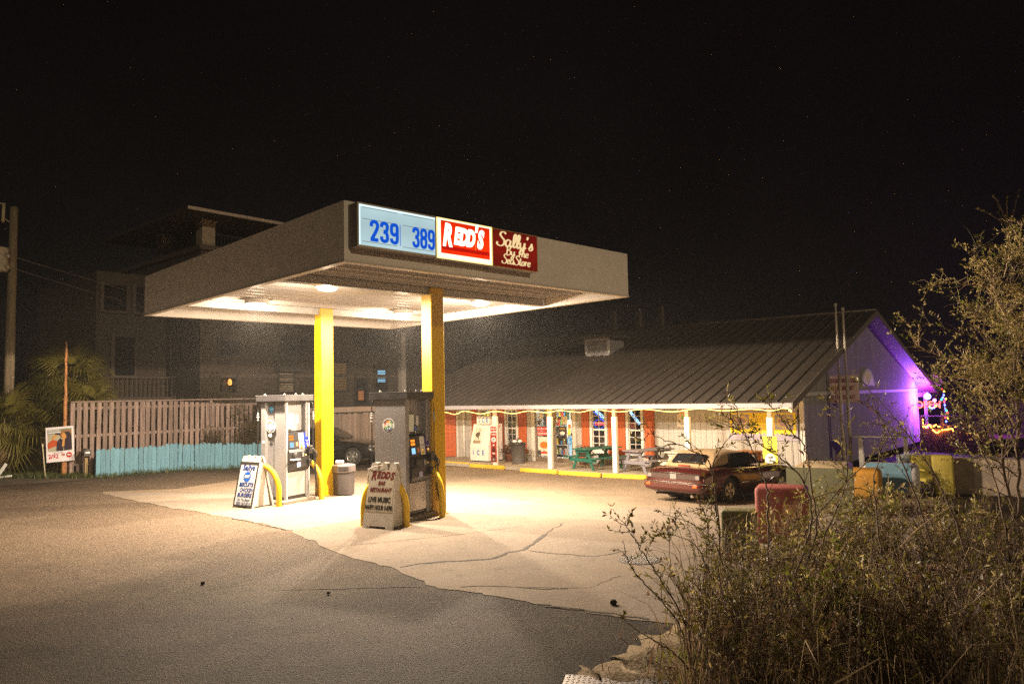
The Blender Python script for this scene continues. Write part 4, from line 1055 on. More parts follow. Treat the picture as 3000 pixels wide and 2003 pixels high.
# ================================================================== DARK HOUSE BEHIND
M_STUC = mat('stucco', (.058, .046, .037), .92, 0, .14, 1.0, .3, 50, dirt=(.026, .021, .018), dscale=.5, damt=.4)
M_STUCD = mat('stucco_trim', (.085, .068, .055), .9, 0, .1, 2)
M_DKF = mat('dark_frame', (.035, .03, .028), .6)
M_DKROOF = mat('dark_roof', (.05, .045, .04), .8)
M_BLIND = mat('blind_slats', (.34, .28, .22), .6)
M_DKGL = mat('dark_glass', (.012, .012, .014), .08)
hc = depth(585, 1180, 33.5); hc.z = -.3
HA = math.atan2(.75, .66)                   # facade runs away to the right
hs_ = thing('beach_house', 'dark stucco beach house with roof terrace rising behind the fence and canopy', 'house', hc, HA)
HL, HD, HH = 16.5, 11.5, 9.6
bx('wall', M_STUC, hs_, 0, 0, 0, HL, HD, HH)
bx('parapet', M_STUCD, hs_, -.12, -.12, HH, HL + .1, .16, HH + .22); bx('parapet', M_STUCD, hs_, -.12, .163, HH, .16, HD, HH + .22)
# roof terrace: pillars under a wide flat roof
for (x, y, w_, h_) in ((.1, .1, .62, 1.45), (.1, 4.4, .62, 1.45), (5.6, .1, .62, 1.45)):
    p = bx('pillar', mat('pillar_pale', (.30, .25, .19), .85, 0, .1, 4), hs_, x, y, HH - .62, x + w_, y + w_, HH + h_ - .0)
    bx('capital', MATS['pillar_pale'], p, x - .06, y - .06, HH + h_ - .16, x + w_ + .06, y + w_ + .06, HH + h_ - .003)
q = MB(); rf = [(-1.2, -1.2), (8.2, -1.2), (8.2, 8.5), (-1.2, 8.5)]
q.add([(*p_, HH + 1.45) for p_ in rf] + [(*p_, HH + 1.62) for p_ in rf] + [(2.2, 2.2, HH + 2.2), (4.8, 2.2, HH + 2.2), (4.8, 5, HH + 2.2), (2.2, 5, HH + 2.2)],
      [(3, 2, 1, 0), (0, 1, 5, 4), (1, 2, 6, 5), (2, 3, 7, 6), (3, 0, 4, 7), (4, 5, 9, 8), (5, 6, 10, 9), (6, 7, 11, 10), (7, 4, 8, 11), (8, 9, 10, 11)])
q.obj('roof', M_DKROOF, hs_)
bx('fascia_board', mat('fascia_pale', (.42, .35, .30), .7), hs_, -1.2, -1.24, HH + 1.47, 8.2, -1.205, HH + 1.61)
bx('terrace_wall', M_STUC, hs_, 1.4, 3.2, HH + .003, 6.4, 7.5, HH + 1.44)
q = MB()
for k in range(26): q.box(.95 + k * .17, .30, HH + .22, .97 + k * .17, .32, HH + .85)
q.box(.75, .285, HH + .85, 5.55, .335, HH + .90); q.obj('railing', M_DKF, hs_)
bx('wing_wall', M_STUC, hs_, -3.2, 3.5, 0, -.003, HD, HH - .9)
for (xa, xb, za, zb) in ((-2.9, -1.9, 6.9, 8.1), (-1.5, -.5, 6.9, 8.1), (-2.4, -1.5, 3.9, 5.7)):
    q = MB(); q.box(xa, 3.44, za, xb, 3.497, zb); w_ = q.obj('window', M_DKGL, hs_)
    q = MB(); q.box(xa - .16, 3.38, za - .1, xa, 3.497, zb + .12); q.box(xb, 3.40, za - .1, xb + .08, 3.497, zb + .12); q.box(xa, 3.36, za - .12, xb, 3.497, za); q.obj('jamb', M_STUCD, w_)
q = MB()
for k in range(16): q.box(-3.2 + k * .2, 2.45, 2.9, -3.17 + k * .2, 2.48, 3.75)
q.box(-3.25, 2.43, 3.75, -.003, 2.5, 3.80); q.box(-3.25, 2.40, 2.7, -.003, 3.497, 2.88); q.obj('balcony', M_STUCD, hs_)
# shutters-like awnings, windows and doors of the lit lower storeys
def hwin(x, z, w_, h_, kind, hood=True, side=False):
    if side: Mx = Matrix.Rotation(R(-90), 4, 'Z'); t0 = lambda a: Mx @ Vector(a)
    def B_(name, m, x0, y0, z0, x1, y1, z1, par):
        if side: return bx(name, m, par, y0, x0, z0, y1, x1, z1)
        return bx(name, m, par, x0, y0, z0, x1, y1, z1)
    q = MB()
    f = .09
    for (a, b, c, d) in ((x - f, z - f, x + w_ + f, z), (x - f, z + h_, x + w_ + f, z + h_ + f), (x - f, z, x, z + h_), (x + w_, z, x + w_ + f, z + h_), (x, z + h_ * .5 - .03, x + w_, z + h_ * .5 + .03)):
        if side: q.box(-.10, a, b, -.002, c, d)
        else: q.box(a, -.10, b, c, -.002, d)
    fr_ = q.obj('window', M_DKF, hs_)
    B_('pane', M_DKGL, x, -.03, z, x + w_, -.012, z + h_, fr_)
    if kind:
        q = MB(); n = int(h_ / .085)
        lit = {'warm': glow('blind_warm', (1.0, .55, .18), .16), 'dim': M_BLIND, 'cool': glow('blind_cool', (.35, .75, 1.0), .9), 'orange': glow('blind_orange', (1.0, .35, .12), .55)}[kind]
        a, b = (x, x + w_)
        if kind == 'cool': a, b, z_, h2 = x + .18, x + w_ - .10, z + h_ * .35, h_ * .62
        elif kind == 'orange': a, b, z_, h2 = x + w_ * .25, x + w_ * .75, z + h_ * .10, h_ * .35
        else: z_, h2 = z, h_
        n = int(h2 / .085)
        for k in range(n):
            if kind == 'cool' and k == n // 2 - 1: continue
            q.box(a, -.045, z_ + k * .085 + .02, b, -.035, z_ + k * .085 + .065)
        q.obj('blind', lit, fr_)
    if hood:
        q = MB(); q.add([(x - .25, -.005, z + h_ + .95), (x + w_ + .25, -.005, z + h_ + .95), (x + w_ + .25, -.55, z + h_ + .05), (x - .25, -.55, z + h_ + .05), (x - .25, -.005, z + h_ + .05), (x + w_ + .25, -.005, z + h_ + .05)], [(0, 3, 2, 1), (0, 4, 3), (1, 2, 5), (3, 4, 5, 2), (0, 1, 5, 4)])
        q.obj('awning', M_DKROOF, fr_)
def hx_(px): # where a pixel column meets the facade
    d = ray(px, 1150); e = Vector((math.cos(HA), math.sin(HA), 0)); nrm = Vector((-e.y, e.x, 0)); tt = nrm.dot(hc - Vector((0, 0, CH))) / nrm.dot(d); return (d * tt + Vector((0, 0, CH)) - hc).dot(e)
def hzv(px, py):
    d = ray(px, py); e = Vector((math.cos(HA), math.sin(HA), 0)); nrm = Vector((-e.y, e.x, 0)); tt = nrm.dot(hc - Vector((0, 0, CH))) / nrm.dot(d); return (d * tt).z + CH - hc.z
def hw(px0, px1, py0, py1, kind, hood):
    a, b = hx_(px0), hx_(px1); z1, z0 = hzv((px0 + px1) / 2, py0), hzv((px0 + px1) / 2, py1); hwin(a, z0, b - a, z1 - z0, kind, hood)
hw(816, 858, 1092, 1147, 'dim', True); hw(977, 1014, 1060, 1143, 'warm', False); hw(1040, 1072, 1100, 1180, 'orange', False); hw(1098, 1132, 1078, 1142, 'cool', False)
hw(640, 690, 1095, 1150, None, False); hw(640, 700, 1000, 1040, None, False); hw(820, 900, 985, 1030, None, False); hw(1050, 1120, 985, 1020, None, False)
for z in (3.7, 6.9): bx('band_course', M_STUCD, hs_, -.05, -.07, z, HL, -.003, z + .18)
q = MB(); xx = hx_(1172); q.box(xx - .16, -.35, 0, xx + .16, -.05, 6.3); q.obj('downpipe', mat('downpipe_grey', (.45, .40, .36), .7), hs_)
hwin(4.2, 7.6, 1.1, 1.3, None, False, True); hwin(8.3, 7.6, 1.1, 1.3, None, False, True); hwin(3.0, 4.4, .9, 1.6, None, False, True)
# warm lamplight showing through leaves on the house wall
t = thing('wall_lantern', 'small warm lantern glowing through the bush on the house wall', 'lantern', hc + Vector((math.cos(HA), math.sin(HA), 0)) * hx_(665) + Vector((math.sin(HA), -math.cos(HA), 0)) * .26 + Vector((0, 0, hzv(665, 1128))), HA)
q = MB(); q.lathe([(.05, 0), (.09, .03), (.09, .2), (.03, .28)], 8); q.obj('lamp_glass', glow('lantern_glow', (1, .36, .07), 2.2), t); bx('bracket', M_DKF, t, -.02, .091, .05, .02, .25, .12)
leafy('dark shrub in front of the house wall lantern', (-12.6, 31.6), .9, .6, 1.9, 2600, 15, leaf=.10)

# second house far behind the store roof
b0 = depth(1640, 1150, 47); b0.z = -.6
ha2 = R(-39.5)
h2 = thing('far_house', 'dim greenish house with balcony posts behind the store roof', 'house', b0, ha2)
M_FAR = mat('far_stucco', (.42, .42, .15), .9, 0, .15, 1.5)
bx('wall', M_FAR, h2, 0, 0, 0, 8.0, 9, 6.2); bx('balcony_slab', M_FAR, h2, -.5, -1.2, 6.22, 8.2, 9, 6.45); bx('upper_wall', M_DKF, h2, 0, 4.5, 6.453, 7.5, 9, 7.4)
for x in (4.6, 6.3, 7.7): bx('balcony_post', M_STUCD, h2, x, -1.1, 6.453, x + .26, -.8, 7.7)

# ================================================================== BLACK CAR BEHIND THE PUMPS / RED CONVERTIBLE: shared builder
def loft(stations, name, m, parent, sub=2, mirror=True, cap=True):
    """stations: list of (x, [(y,z)...]) half profiles from bottom centre up to top centre (y>=0)"""
    q = MB(); n = len(stations[0][1])
    for x, pr in stations:
        for y, z in pr: q.v.append((x, y, z))
        for y, z in pr: q.v.append((x, -y, z))
    w_ = 2 * n
    for i in range(len(stations) - 1):
        for k in range(n - 1):
            a = i * w_ + k; q.f.append((a, a + 1, a + w_ + 1, a + w_)); q.sm.append(True)
            a = i * w_ + n + k; q.f.append((a, a + w_, a + w_ + 1, a + 1)); q.sm.append(True)
    if cap:
        for i in (0, len(stations) - 1):
            for k in range(n - 1):
                a = i * w_ + k; b = i * w_ + n + k
                fc = (a, b, b + 1, a + 1); q.f.append(fc if i == 0 else fc[::-1]); q.sm.append(True)
    me = q.mesh(name)
    bm = bmesh.new(); bm.from_mesh(me); bmesh.ops.remove_doubles(bm, verts=bm.verts, dist=.0005)
    bmesh.ops.recalc_face_normals(bm, faces=bm.faces); bm.to_mesh(me); bm.free()
    for p in me.polygons: p.use_smooth = True
    me.materials.append(m); o = bpy.data.objects.new(name, me); link(o, parent)
    if sub:
        md = o.modifiers.new('s', 'SUBSURF'); md.levels = sub; md.render_levels = sub
    return o
def bake(o):
    """turn the modifiers into the mesh itself"""
    dg = bpy.context.evaluated_depsgraph_get(); dg.update(); ev = o.evaluated_get(dg); me = bpy.data.meshes.new_from_object(ev); old = o.data
    o.modifiers.clear(); o.data = me; me.name = old.name
def cut_arches(o, wheels, r, width):
    cut = []
    for x, y, z in wheels:
        q = MB(); q.lathe([(r, 0), (r, width)], 28, Matrix.Translation((x, y - math.copysign(width - .09, y) if y > 0 else y + width - .09, z)) @ Matrix.Rotation(R(-90 if y > 0 else 90), 4, 'X'), False)
        c = q.obj('cut', None); c.matrix_world = o.parent.matrix_world.copy() if o.parent else c.matrix_world; c.parent = o.parent; c.matrix_parent_inverse.identity(); c.location = (0, 0, 0); c.rotation_euler = (0, 0, 0)
        md = o.modifiers.new('b', 'BOOLEAN'); md.operation = 'DIFFERENCE'; md.object = c; md.solver = 'EXACT'; cut.append(c)
    bpy.context.view_layer.update(); bake(o)
    for c in cut: me = c.data; bpy.data.objects.remove(c); bpy.data.meshes.remove(me)
M_TYRE = mat('tyre', (.014, .013, .013), .75, 0, .2, 10)
M_RIM = mat('alloy', (.62, .58, .50), .28, .85)
M_ARCH = mat('arch_black', (.008, .008, .008), .9)
M_CHROME = mat('chrome', (.70, .68, .66), .12, 1.0)
def make_wheel(parent, x, y, z, r, w_, rr, spokes):
    s = 1 if y > 0 else -1
    q = MB(); Mx = Matrix.Translation((x, y, z)) @ Matrix.Rotation(R(-90) * s, 4, 'X')
    q.lathe([(rr, -w_ + .01), (r * .95, -w_), (r, -w_ * .85), (r, -.03), (r * .96, 0), (rr + .012, -.006), (rr, -.02)], 28, Mx)
    t = q.obj('wheel', M_TYRE, parent)
    q = MB(); q.lathe([(rr * .98, -w_ * .8), (rr * .98, -.05), (rr * 1.0, -.012), (rr * .93, -.010), (rr * .90, -.05)], 28, Mx)
    for k in range(spokes):
        a = 2 * math.pi * k / spokes; M2 = Mx @ Matrix.Rotation(a, 4, 'Z')
        q.prism([(.04, -.035), (rr * .93, -.05), (rr * .93, .05), (.04, .035)], 'z', -.05, -.018, M2)
    q.lathe([(.06, -.05), (.06, -.012), (.03, -.006)], 12, Mx)
    q.obj('rim', M_RIM, t)
    q = MB(); q.lathe([(rr * .9, -w_ * .6), (rr * .9, -w_ * .55)], 20, Mx, False); q.obj('brake_disc', M_ARCH, t)
    return t
# ---- red convertible with tan soft top (x forward, y left)
rl = T(1965, 1462); rrw = T(2140, 1465)
rear = (rl + rrw) / 2; fwd = Vector((.735, .678, 0)).normalized()
rear = Vector((4.62, 18.62, 0)); ca_ = math.atan2(fwd.y, fwd.x)
zz = gz(rear.x + .9, rear.y + .9)
car = thing('convertible_car', 'dark red convertible car with tan soft top parked before the porch', 'car', (rear.x, rear.y, zz + .0), ca_)
car.rotation_euler = (0, math.asin(.035), ca_)
M_RED = mat('car_red', (.062, .011, .009), .25, .3, .06, 3, coat=.8)
M_TOP = mat('soft_top', (.25, .165, .085), .9, 0, .08, 6, .15, 120)
M_CGL = mat('car_glass', (.012, .012, .013), .04)
WB = 2.59; TR = .74; WR = .315
# half profile: bottom centre, sill, lower side, bump line, belt, shoulder, deck edge, deck centre
def prof(w, zs, zb, zt, zc, tuck=.06):
    return [(0, zs), (w - tuck - .12, zs), (w - tuck, zs + .02), (w, zs + (zb - zs) * .42), (w + .004, zs + (zb - zs) * .62), (w - .02, zb - .04), (w - .075, zb + .012), (w * .72, zt), (0, zc)]
stn = [(-1.16, prof(.74, .40, .62, .63, .64, .03)), (-1.13, prof(.80, .30, .68, .70, .72)), (-1.05, prof(.845, .26, .78, .80, .82)), (-.70, prof(.872, .23, .83, .855, .88)), (-.25, prof(.885, .21, .865, .89, .91)),
       (.25, prof(.89, .20, .86, .88, .90)), (.8, prof(.89, .19, .84, .86, .88)), (1.35, prof(.89, .19, .835, .855, .87)), (1.9, prof(.89, .20, .83, .86, .885)), (2.45, prof(.885, .21, .82, .85, .88)), (2.95, prof(.87, .23, .78, .81, .84)), (3.3, prof(.82, .27, .70, .73, .755)), (3.46, prof(.74, .33, .60, .62, .64)), (3.50, prof(.66, .38, .56, .57, .58, .03))]
body = loft(stn, 'body', M_RED, car, 2)
wheels = [(0, TR + .10, WR), (0, -TR - .10, WR), (WB, TR + .10, WR), (WB, -TR - .10, WR)]
cut_arches(body, wheels, .375, .42)
for x, y, z in wheels: make_wheel(car, x, math.copysign(abs(y) - .04 + .03, y), z, WR, .21, .20, 5)
bx('underside', M_ARCH, car, -.9, -.62, .20, 3.2, .62, .40)
# soft top
tp = lambda w, zb, zt, r=.10: [(0, zb), (w, zb), (w - .015, zb + (zt - zb) * .35), (w - .05, zb + (zt - zb) * .72), (w - .14, zt - .03), (w * .55, zt), (0, zt + .012)]
top_ = loft([(-.62, tp(.66, .86, .885)), (-.56, tp(.685, .86, .94)), (-.30, tp(.70, .86, 1.15)), (-.08, tp(.70, .87, 1.235)), (.15, tp(.70, .88, 1.262)), (.55, tp(.685, .98, 1.265)), (.98, tp(.66, 1.16, 1.242)), (1.10, tp(.64, 1.19, 1.218))], 'soft_top', M_TOP, car, 2)
def patch(name, m, pts, nrm_off, th=.006):
    """thin pane through four corner points, bowed a little outwards"""
    a, b, c, d = [Vector(p_) for p_ in pts]; nn = (b - a).cross(d - a).normalized(); q = MB(); k = 6
    for j in range(k + 1):
        for i in range(k + 1):
            u, v_ = i / k, j / k; p_ = a.lerp(b, u).lerp(d.lerp(c, u), v_); bow = 4 * u * (1 - u) * nrm_off
            q.v.append(tuple(p_ + nn * bow))
    q.f = [(j * (k + 1) + i, j * (k + 1) + i + 1, (j + 1) * (k + 1) + i + 1, (j + 1) * (k + 1) + i) for j in range(k) for i in range(k)]; q.sm = [True] * len(q.f)
    o = q.obj(name, m, car); md = o.modifiers.new('t', 'SOLIDIFY'); md.thickness = th; md.offset = 1; return o
patch('rear_window', M_CGL, [(-.575, .46, .95), (-.575, -.46, .95), (-.325, -.43, 1.155), (-.325, .43, 1.155)], .02, .012)
for s_ in (1, -1):
    q = MB(); poly = [(.10, .905), (.34, .905), (.34, 1.19), (.16, 1.165)]
    yy = lambda z: s_ * (.716 - (z - .9) * .11)
    def sidep(poly, name, m, off=0.0):
        q = MB(); n = len(poly); vs = [(x, yy(z) + s_ * off, z) for x, z in poly] + [(x, yy(z) + s_ * (off + .008), z) for x, z in poly]
        fs = [tuple(range(n)), tuple(range(n, 2 * n))] + [(i, (i + 1) % n, n + (i + 1) % n, n + i) for i in range(n)]
        me = MB().add(vs, fs).mesh(name); bm = bmesh.new(); bm.from_mesh(me); bmesh.ops.recalc_face_normals(bm, faces=bm.faces); bm.to_mesh(me); bm.free(); me.materials.append(m)
        o = bpy.data.objects.new(name, me); link(o, car); return o
    sidep([(.13, .90), (.40, .90), (.40, 1.20), (.22, 1.17)], 'quarter_window', M_CGL)
    sidep([(.44, .90), (1.42, .90), (1.06, 1.185), (.95, 1.205), (.44, 1.20)], 'side_window', M_CGL)
    q = MB(); q.tube([(1.66, s_ * .70, .885), (1.10, s_ * .655, 1.205)], .022, 6); q.obj('windscreen_pillar', M_ARCH, car)
    q = MB(); q.bevbox(1.34, s_ * .90 - .07, .92, 1.46, s_ * .90 + .05, 1.03, .025, 2); q.obj('mirror', M_RED, car)
    q = MB(); q.bevbox(.30, s_ * .885 - .006, .74, .46, s_ * .885 + .012, .765, .004); q.obj('door_handle', M_CHROME, car)
    q = MB()
    for x0, x1 in ((-.98, -.42), (.42, 2.15), (3.02, 3.3)): q.tube([(x0, s_ * (.872 if x0 < 0 else .893), .50), (x1, s_ * (.885 if x1 < 3 else .83), .50)], .012, 5)
    q.obj('side_trim', M_CHROME, car)
patch('windscreen', M_CGL, [(1.08, .60, 1.20), (1.08, -.60, 1.20), (1.70, -.66, .885), (1.70, .66, .885)], -.03, .01)
# tail: dark light band, bumper, exhausts, lid
M_TAIL = mat('tail_smoke', (.035, .02, .02), .12, coat=.5)
M_TLR = mat('tail_red', (.30, .02, .02), .15, coat=.6)
def tail(name, m, y0, z0, y1, z1, x, th): return bx(name, m, car, x, y0, z0, x + th, y1, z1, .006)
for s_ in (1, -1):
    a, b = sorted((s_ * .10, s_ * .74)); tail('tail_light', M_TAIL, a, .605, b, .735, -1.168, .07)
    a, b = sorted((s_ * .62, s_ * .735)); tail('reverse_light', mat('lens_clear', (.16, .14, .13), .1), a, .625, b, .715, -1.174, .004)
    q = MB(); q.lathe([(.032, 0), (.036, .12), (.028, .12)], 12, Matrix.Translation((-1.18, s_ * .52, .235)) @ Matrix.Rotation(R(90), 4, 'Y')); q.obj('exhaust', M_CHROME, car)
tail('number_plate', mat('plate_dull', (.18, .17, .155), .4), -.095, .60, .095, .735, -1.165, .02)
bm_ = loft([(-1.255, [(0, .40), (.62, .40), (.70, .42), (.72, .47), (.66, .50), (0, .51)]), (-1.235, [(0, .31), (.72, .31), (.80, .36), (.815, .47), (.75, .55), (0, .565)]), (-1.10, [(0, .29), (.78, .29), (.875, .36), (.88, .48), (.82, .56), (0, .575)]), (-.86, [(0, .29), (.80, .29), (.895, .38), (.895, .46), (.84, .54), (0, .55)])], 'rear_bumper', M_RED, car, 2)
q = MB(); q.tube([(-.90, .905, .52), (-1.18, .86, .535), (-1.262, .60, .54), (-1.268, 0, .54), (-1.262, -.60, .54), (-1.18, -.86, .535), (-.90, -.905, .52)], .014, 6); q.obj('bumper_trim', M_CHROME, car)
for s_ in (1, -1): bx('reflector', mat('reflector_orange', (.75, .10, .02), .2), car, -1.262, s_ * .66 - .06, .44, -1.23, s_ * .66 + .06, .49, .004)
q = MB(); q.tube([(-1.172, .76, .752), (-1.178, 0, .756), (-1.172, -.76, .752)], .012, 6); q.obj('lid_trim', M_CHROME, car)
bx('brake_lamp', M_TLR, car, -.72, -.16, .885, -.66, .16, .915, .008)
fb = loft([(2.85, [(0, .29), (.80, .29), (.88, .38), (.885, .46), (.83, .54), (0, .55)]), (3.35, [(0, .29), (.70, .29), (.80, .36), (.81, .47), (.74, .54), (0, .56)]), (3.56, [(0, .33), (.52, .33), (.60, .38), (.60, .47), (.54, .52), (0, .54)])], 'front_bumper', M_RED, car, 2)

# ---- black car beside the far pump, nose to the right
M_BLKC = mat('car_black', (.016, .014, .012), .22, .3, coat=.7)
f0_ = T(1085, 1357); d2 = Vector((.83, -.28, 0)).normalized(); a2 = math.atan2(d2.y, d2.x)
fw_ = Vector((-6.1, 30.2, 0)); r0 = fw_ - d2 * 2.75
suv = thing('black_car', 'black car parked behind the far pump and yellow column', 'car', (r0.x, r0.y, gz(fw_.x - 1, fw_.y)), a2)
car = suv
stn = [(-.95, prof(.80, .40, .85, .86, .88, .03)), (-.9, prof(.86, .34, .95, .97, .98)), (-.5, prof(.91, .28, 1.0, 1.02, 1.03)), (.3, prof(.92, .25, 1.0, 1.02, 1.03)), (1.2, prof(.92, .24, .99, 1.01, 1.02)), (2.0, prof(.92, .25, .97, 1.0, 1.03)), (2.7, prof(.91, .27, .93, .96, 1.0)), (3.3, prof(.86, .30, .84, .86, .90)), (3.6, prof(.76, .36, .70, .72, .74)), (3.65, prof(.68, .42, .62, .63, .64, .03))]
body = loft(stn, 'body', M_BLKC, suv, 2)
wheels = [(0, .95, .36), (0, -.95, .36), (2.75, .95, .36), (2.75, -.95, .36)]
cut_arches(body, wheels, .42, .45)
for x, y, z in wheels: make_wheel(suv, x, math.copysign(.935, y), z, .36, .22, .235, 6)
bx('underside', M_ARCH, suv, -.7, -.62, .24, 3.3, .62, .5)
cabin = loft([(-.85, tp(.74, .98, 1.02)), (-.70, tp(.76, .98, 1.25)), (-.35, tp(.76, .98, 1.46)), (.5, tp(.76, .98, 1.53)), (1.0, tp(.75, .98, 1.49)), (1.6, tp(.74, .98, 1.22)), (2.0, tp(.72, .98, 1.02))], 'cabin', M_BLKC, suv, 2)
for s_ in (1, -1):
    yy = lambda z: s_ * (.775 - (z - 1.0) * .17)
    sidep([(-.35, 1.03), (.42, 1.03), (.42, 1.41), (-.2, 1.39)], 'side_window', M_CGL); sidep([(.48, 1.03), (1.45, 1.03), (1.02, 1.37), (.48, 1.41)], 'side_window', M_CGL)
    q = MB(); q.bevbox(1.38, s_ * .95 - .09, 1.02, 1.52, s_ * .95 + .05, 1.13, .03, 2); q.obj('mirror', M_BLKC, suv)
    q = MB(); q.tube([(-.5, s_ * .84, 1.018), (1.55, s_ * .84, 1.012)], .011, 5); q.obj('window_trim', M_CHROME, suv)
    for x in (.32, 1.30): bx('door_handle', M_CHROME, suv, x - .10, s_ * .925 - .012, .86, x + .08, s_ * .925 + .012, .885, .005)
    bx('head_light', mat('lens_clear', (.5, .45, .4), .1), suv, 3.38, s_ * .68 - .1, .70, 3.60, s_ * .68 + .1, .80, .03); bx('tail_light', M_TLR, suv, -.95, s_ * .74 - .1, .78, -.85, s_ * .74 + .1, .94, .02)
patch('windscreen', M_CGL, [(1.06, .62, 1.47), (1.06, -.62, 1.47), (1.92, -.68, 1.05), (1.92, .68, 1.05)], -.03, .01)

# ================================================================== STORE
SO = G(1614, 1373, -.33); SO = Vector((SO.x, SO.y, -.33)); SYAW = R(-39.5)
eS = Vector((math.cos(SYAW), math.sin(SYAW), 0)); eN = Vector((-math.sin(SYAW), math.cos(SYAW), 0))
def SP(s, n, z=0): return SO + eS * s + eN * n + Vector((0, 0, z))
def pl(px, py, D):
    d = ray(px, py); P = SO + eN * D; t = (eN.x * P.x + eN.y * P.y) / (eN.x * d.x + eN.y * d.y)
    Q = d * t + Vector((0, 0, CH)); return (Q - P).dot(eS), Q.z - SO.z
store = thing('roadside_store', 'long pale board store with dark metal roof, porch posts and orange shutters', 'store', SO, SYAW)
M_SID = mat('siding', (.42, .40, .37), .75, 0, .10, 2, .15, 40, dirt=(.30, .29, .26), dscale=1.2, damt=.3, rand=.06, stretch=(5, 5, .6))
M_GAB = mat('gable_siding', (.27, .25, .25), .85, 0, .15, 2, .25, 30, rand=.10, stretch=(6, 6, .5))
M_WTRIM = mat('white_trim', (.66, .63, .58), .6, 0, .06, 3)
M_SHUT = mat('shutter_orange', (.42, .085, .015), .65, 0, .12, 3, .1, 40, rand=.05, stretch=(6, 6, 1))
M_ROOF = mat('roof_metal', (.115, .095, .078), .48, .25, .12, 1.5)
M_PORCH = mat('porch_slab', (.36, .31, .24), .9, 0, .15, 1.5, .3, 50, dirt=(.2, .16, .11), dscale=1, damt=.5)
M_SOFF = mat('porch_ceiling', (.50, .48, .43), .7)
WD = 2.3; S0, S1 = -8.2, 8.15; ND = 19.0; RN = 9.6; RZ = 5.62
def roofz(n): return 2.30 + (n + .30) * (RZ - 2.30) / (RN + .30) if n <= RN else RZ - (n - RN) * (RZ - 2.4) / (21.0 - RN)
# porch slab
pslab = bx('porch_slab', M_PORCH, store, S0 - .2, -.12, -.16, S1 + .6, WD, 0)
# front wall as boards (openings left for windows and doors)
op = [(-7.55, -6.83, 0, 2.02), (-5.50, -4.85, .50, 2.10), (-4.02, -3.36, .42, 2.10), (-2.46, -.60, 0, 2.10), (.22, .92, .42, 2.10), (1.80, 2.46, .42, 2.10)]
def board_spans(a, b, zt):
    z = 0; out = [(0.0, zt)]
    for (x0, x1, z0, z1) in op:
        if b > x0 + .01 and a < x1 - .01:
            out = [(0.0, z0), (z1, zt)] if z0 > .05 else [(z1, zt)]
    return out
bw = .203; x = S0
cuts = sorted({S0, S1} | {o_[0] for o_ in op} | {o_[1] for o_ in op})
segs = []
for i in range(len(cuts) - 1):
    a, b = cuts[i], cuts[i + 1]; k = max(1, round((b - a) / bw))
    for j in range(k): segs.append((a + (b - a) * j / k, a + (b - a) * (j + 1) / k))
wt = 2.62
cache = {}
for a, b in segs:
    for z0, z1 in board_spans(a, b, wt):
        if z1 - z0 < .03: continue
        key = (round(b - a, 3), round(z0, 2), round(z1, 2))
        if key not in cache:
            me = MB().bevbox(.003, 0, z0, b - a - .003, .022, z1, .003).mesh('siding_board'); me.materials.append(M_SID); cache[key] = me
        inst('siding_board', cache[key], store, (a, WD + rnd.uniform(0, .002), 0))
q = MB()
for a, b in segs:
    for z0, z1 in board_spans(a, b, wt):
        if z1 - z0 >= .03: q.box(a, WD + .028, z0, b, WD + .10, z1)
q.obj('wall_core', mat('wall_dark', (.05, .045, .04), .9), store)
# gable end wall boards
GS = S1 - .02
gz_top = lambda n: roofz(n) - .16
bw2 = .26; k = 0; n = WD
while n < ND - .01:
    n1 = min(n + bw2, ND)
    for (za, zb0, zb1) in ((0, 2.43, 2.43), (2.56, gz_top(n), gz_top(n1))):
        if za > 0 and zb0 < za + .05 and zb1 < za + .05: continue
        q = MB(); q.add([(GS, n + .002, za), (GS, n1 - .002, za), (GS, n1 - .002, zb1), (GS, n + .002, zb0), (GS + .02, n + .002, za), (GS + .02, n1 - .002, za), (GS + .02, n1 - .002, zb1), (GS + .02, n + .002, zb0)],
                        [(3, 2, 1, 0), (4, 5, 6, 7), (0, 1, 5, 4), (1, 2, 6, 5), (2, 3, 7, 6), (3, 0, 4, 7)])
        q.obj('gable_board', M_GAB, store)
    n = n1
q = MB(); pr = [(WD, 0), (ND, 0), (ND, gz_top(ND)), (RN, gz_top(RN)), (WD, gz_top(WD))]; q.prism(pr, 'x', GS - .12, GS - .006); q.obj('wall_core', MATS['wall_dark'], store)
q = MB(); q.prism(pr, 'x', S0, S0 + .12); q.obj('wall_core', M_GAB, store)
bx('wall_core', M_GAB, store, S0, ND - .12, 0, S1 - .15, ND, 2.7)
bx('trim_board', mat('gable_trim', (.55, .53, .52), .6), store, GS + .003, WD - .01, 2.435, GS + .045, ND + .02, 2.555)
bx('corner_board', M_WTRIM, store, S1 - .11, WD - .030, 0, S1 + .03, WD - .003, 2.43); bx('corner_board', M_WTRIM, store, GS + .0225, WD - .002, 0, GS + .04, WD + .10, 2.43)
bx('corner_board', MATS['gable_trim'], store, GS + .0225, ND - .10, 0, GS + .04, ND + .01, 2.43)
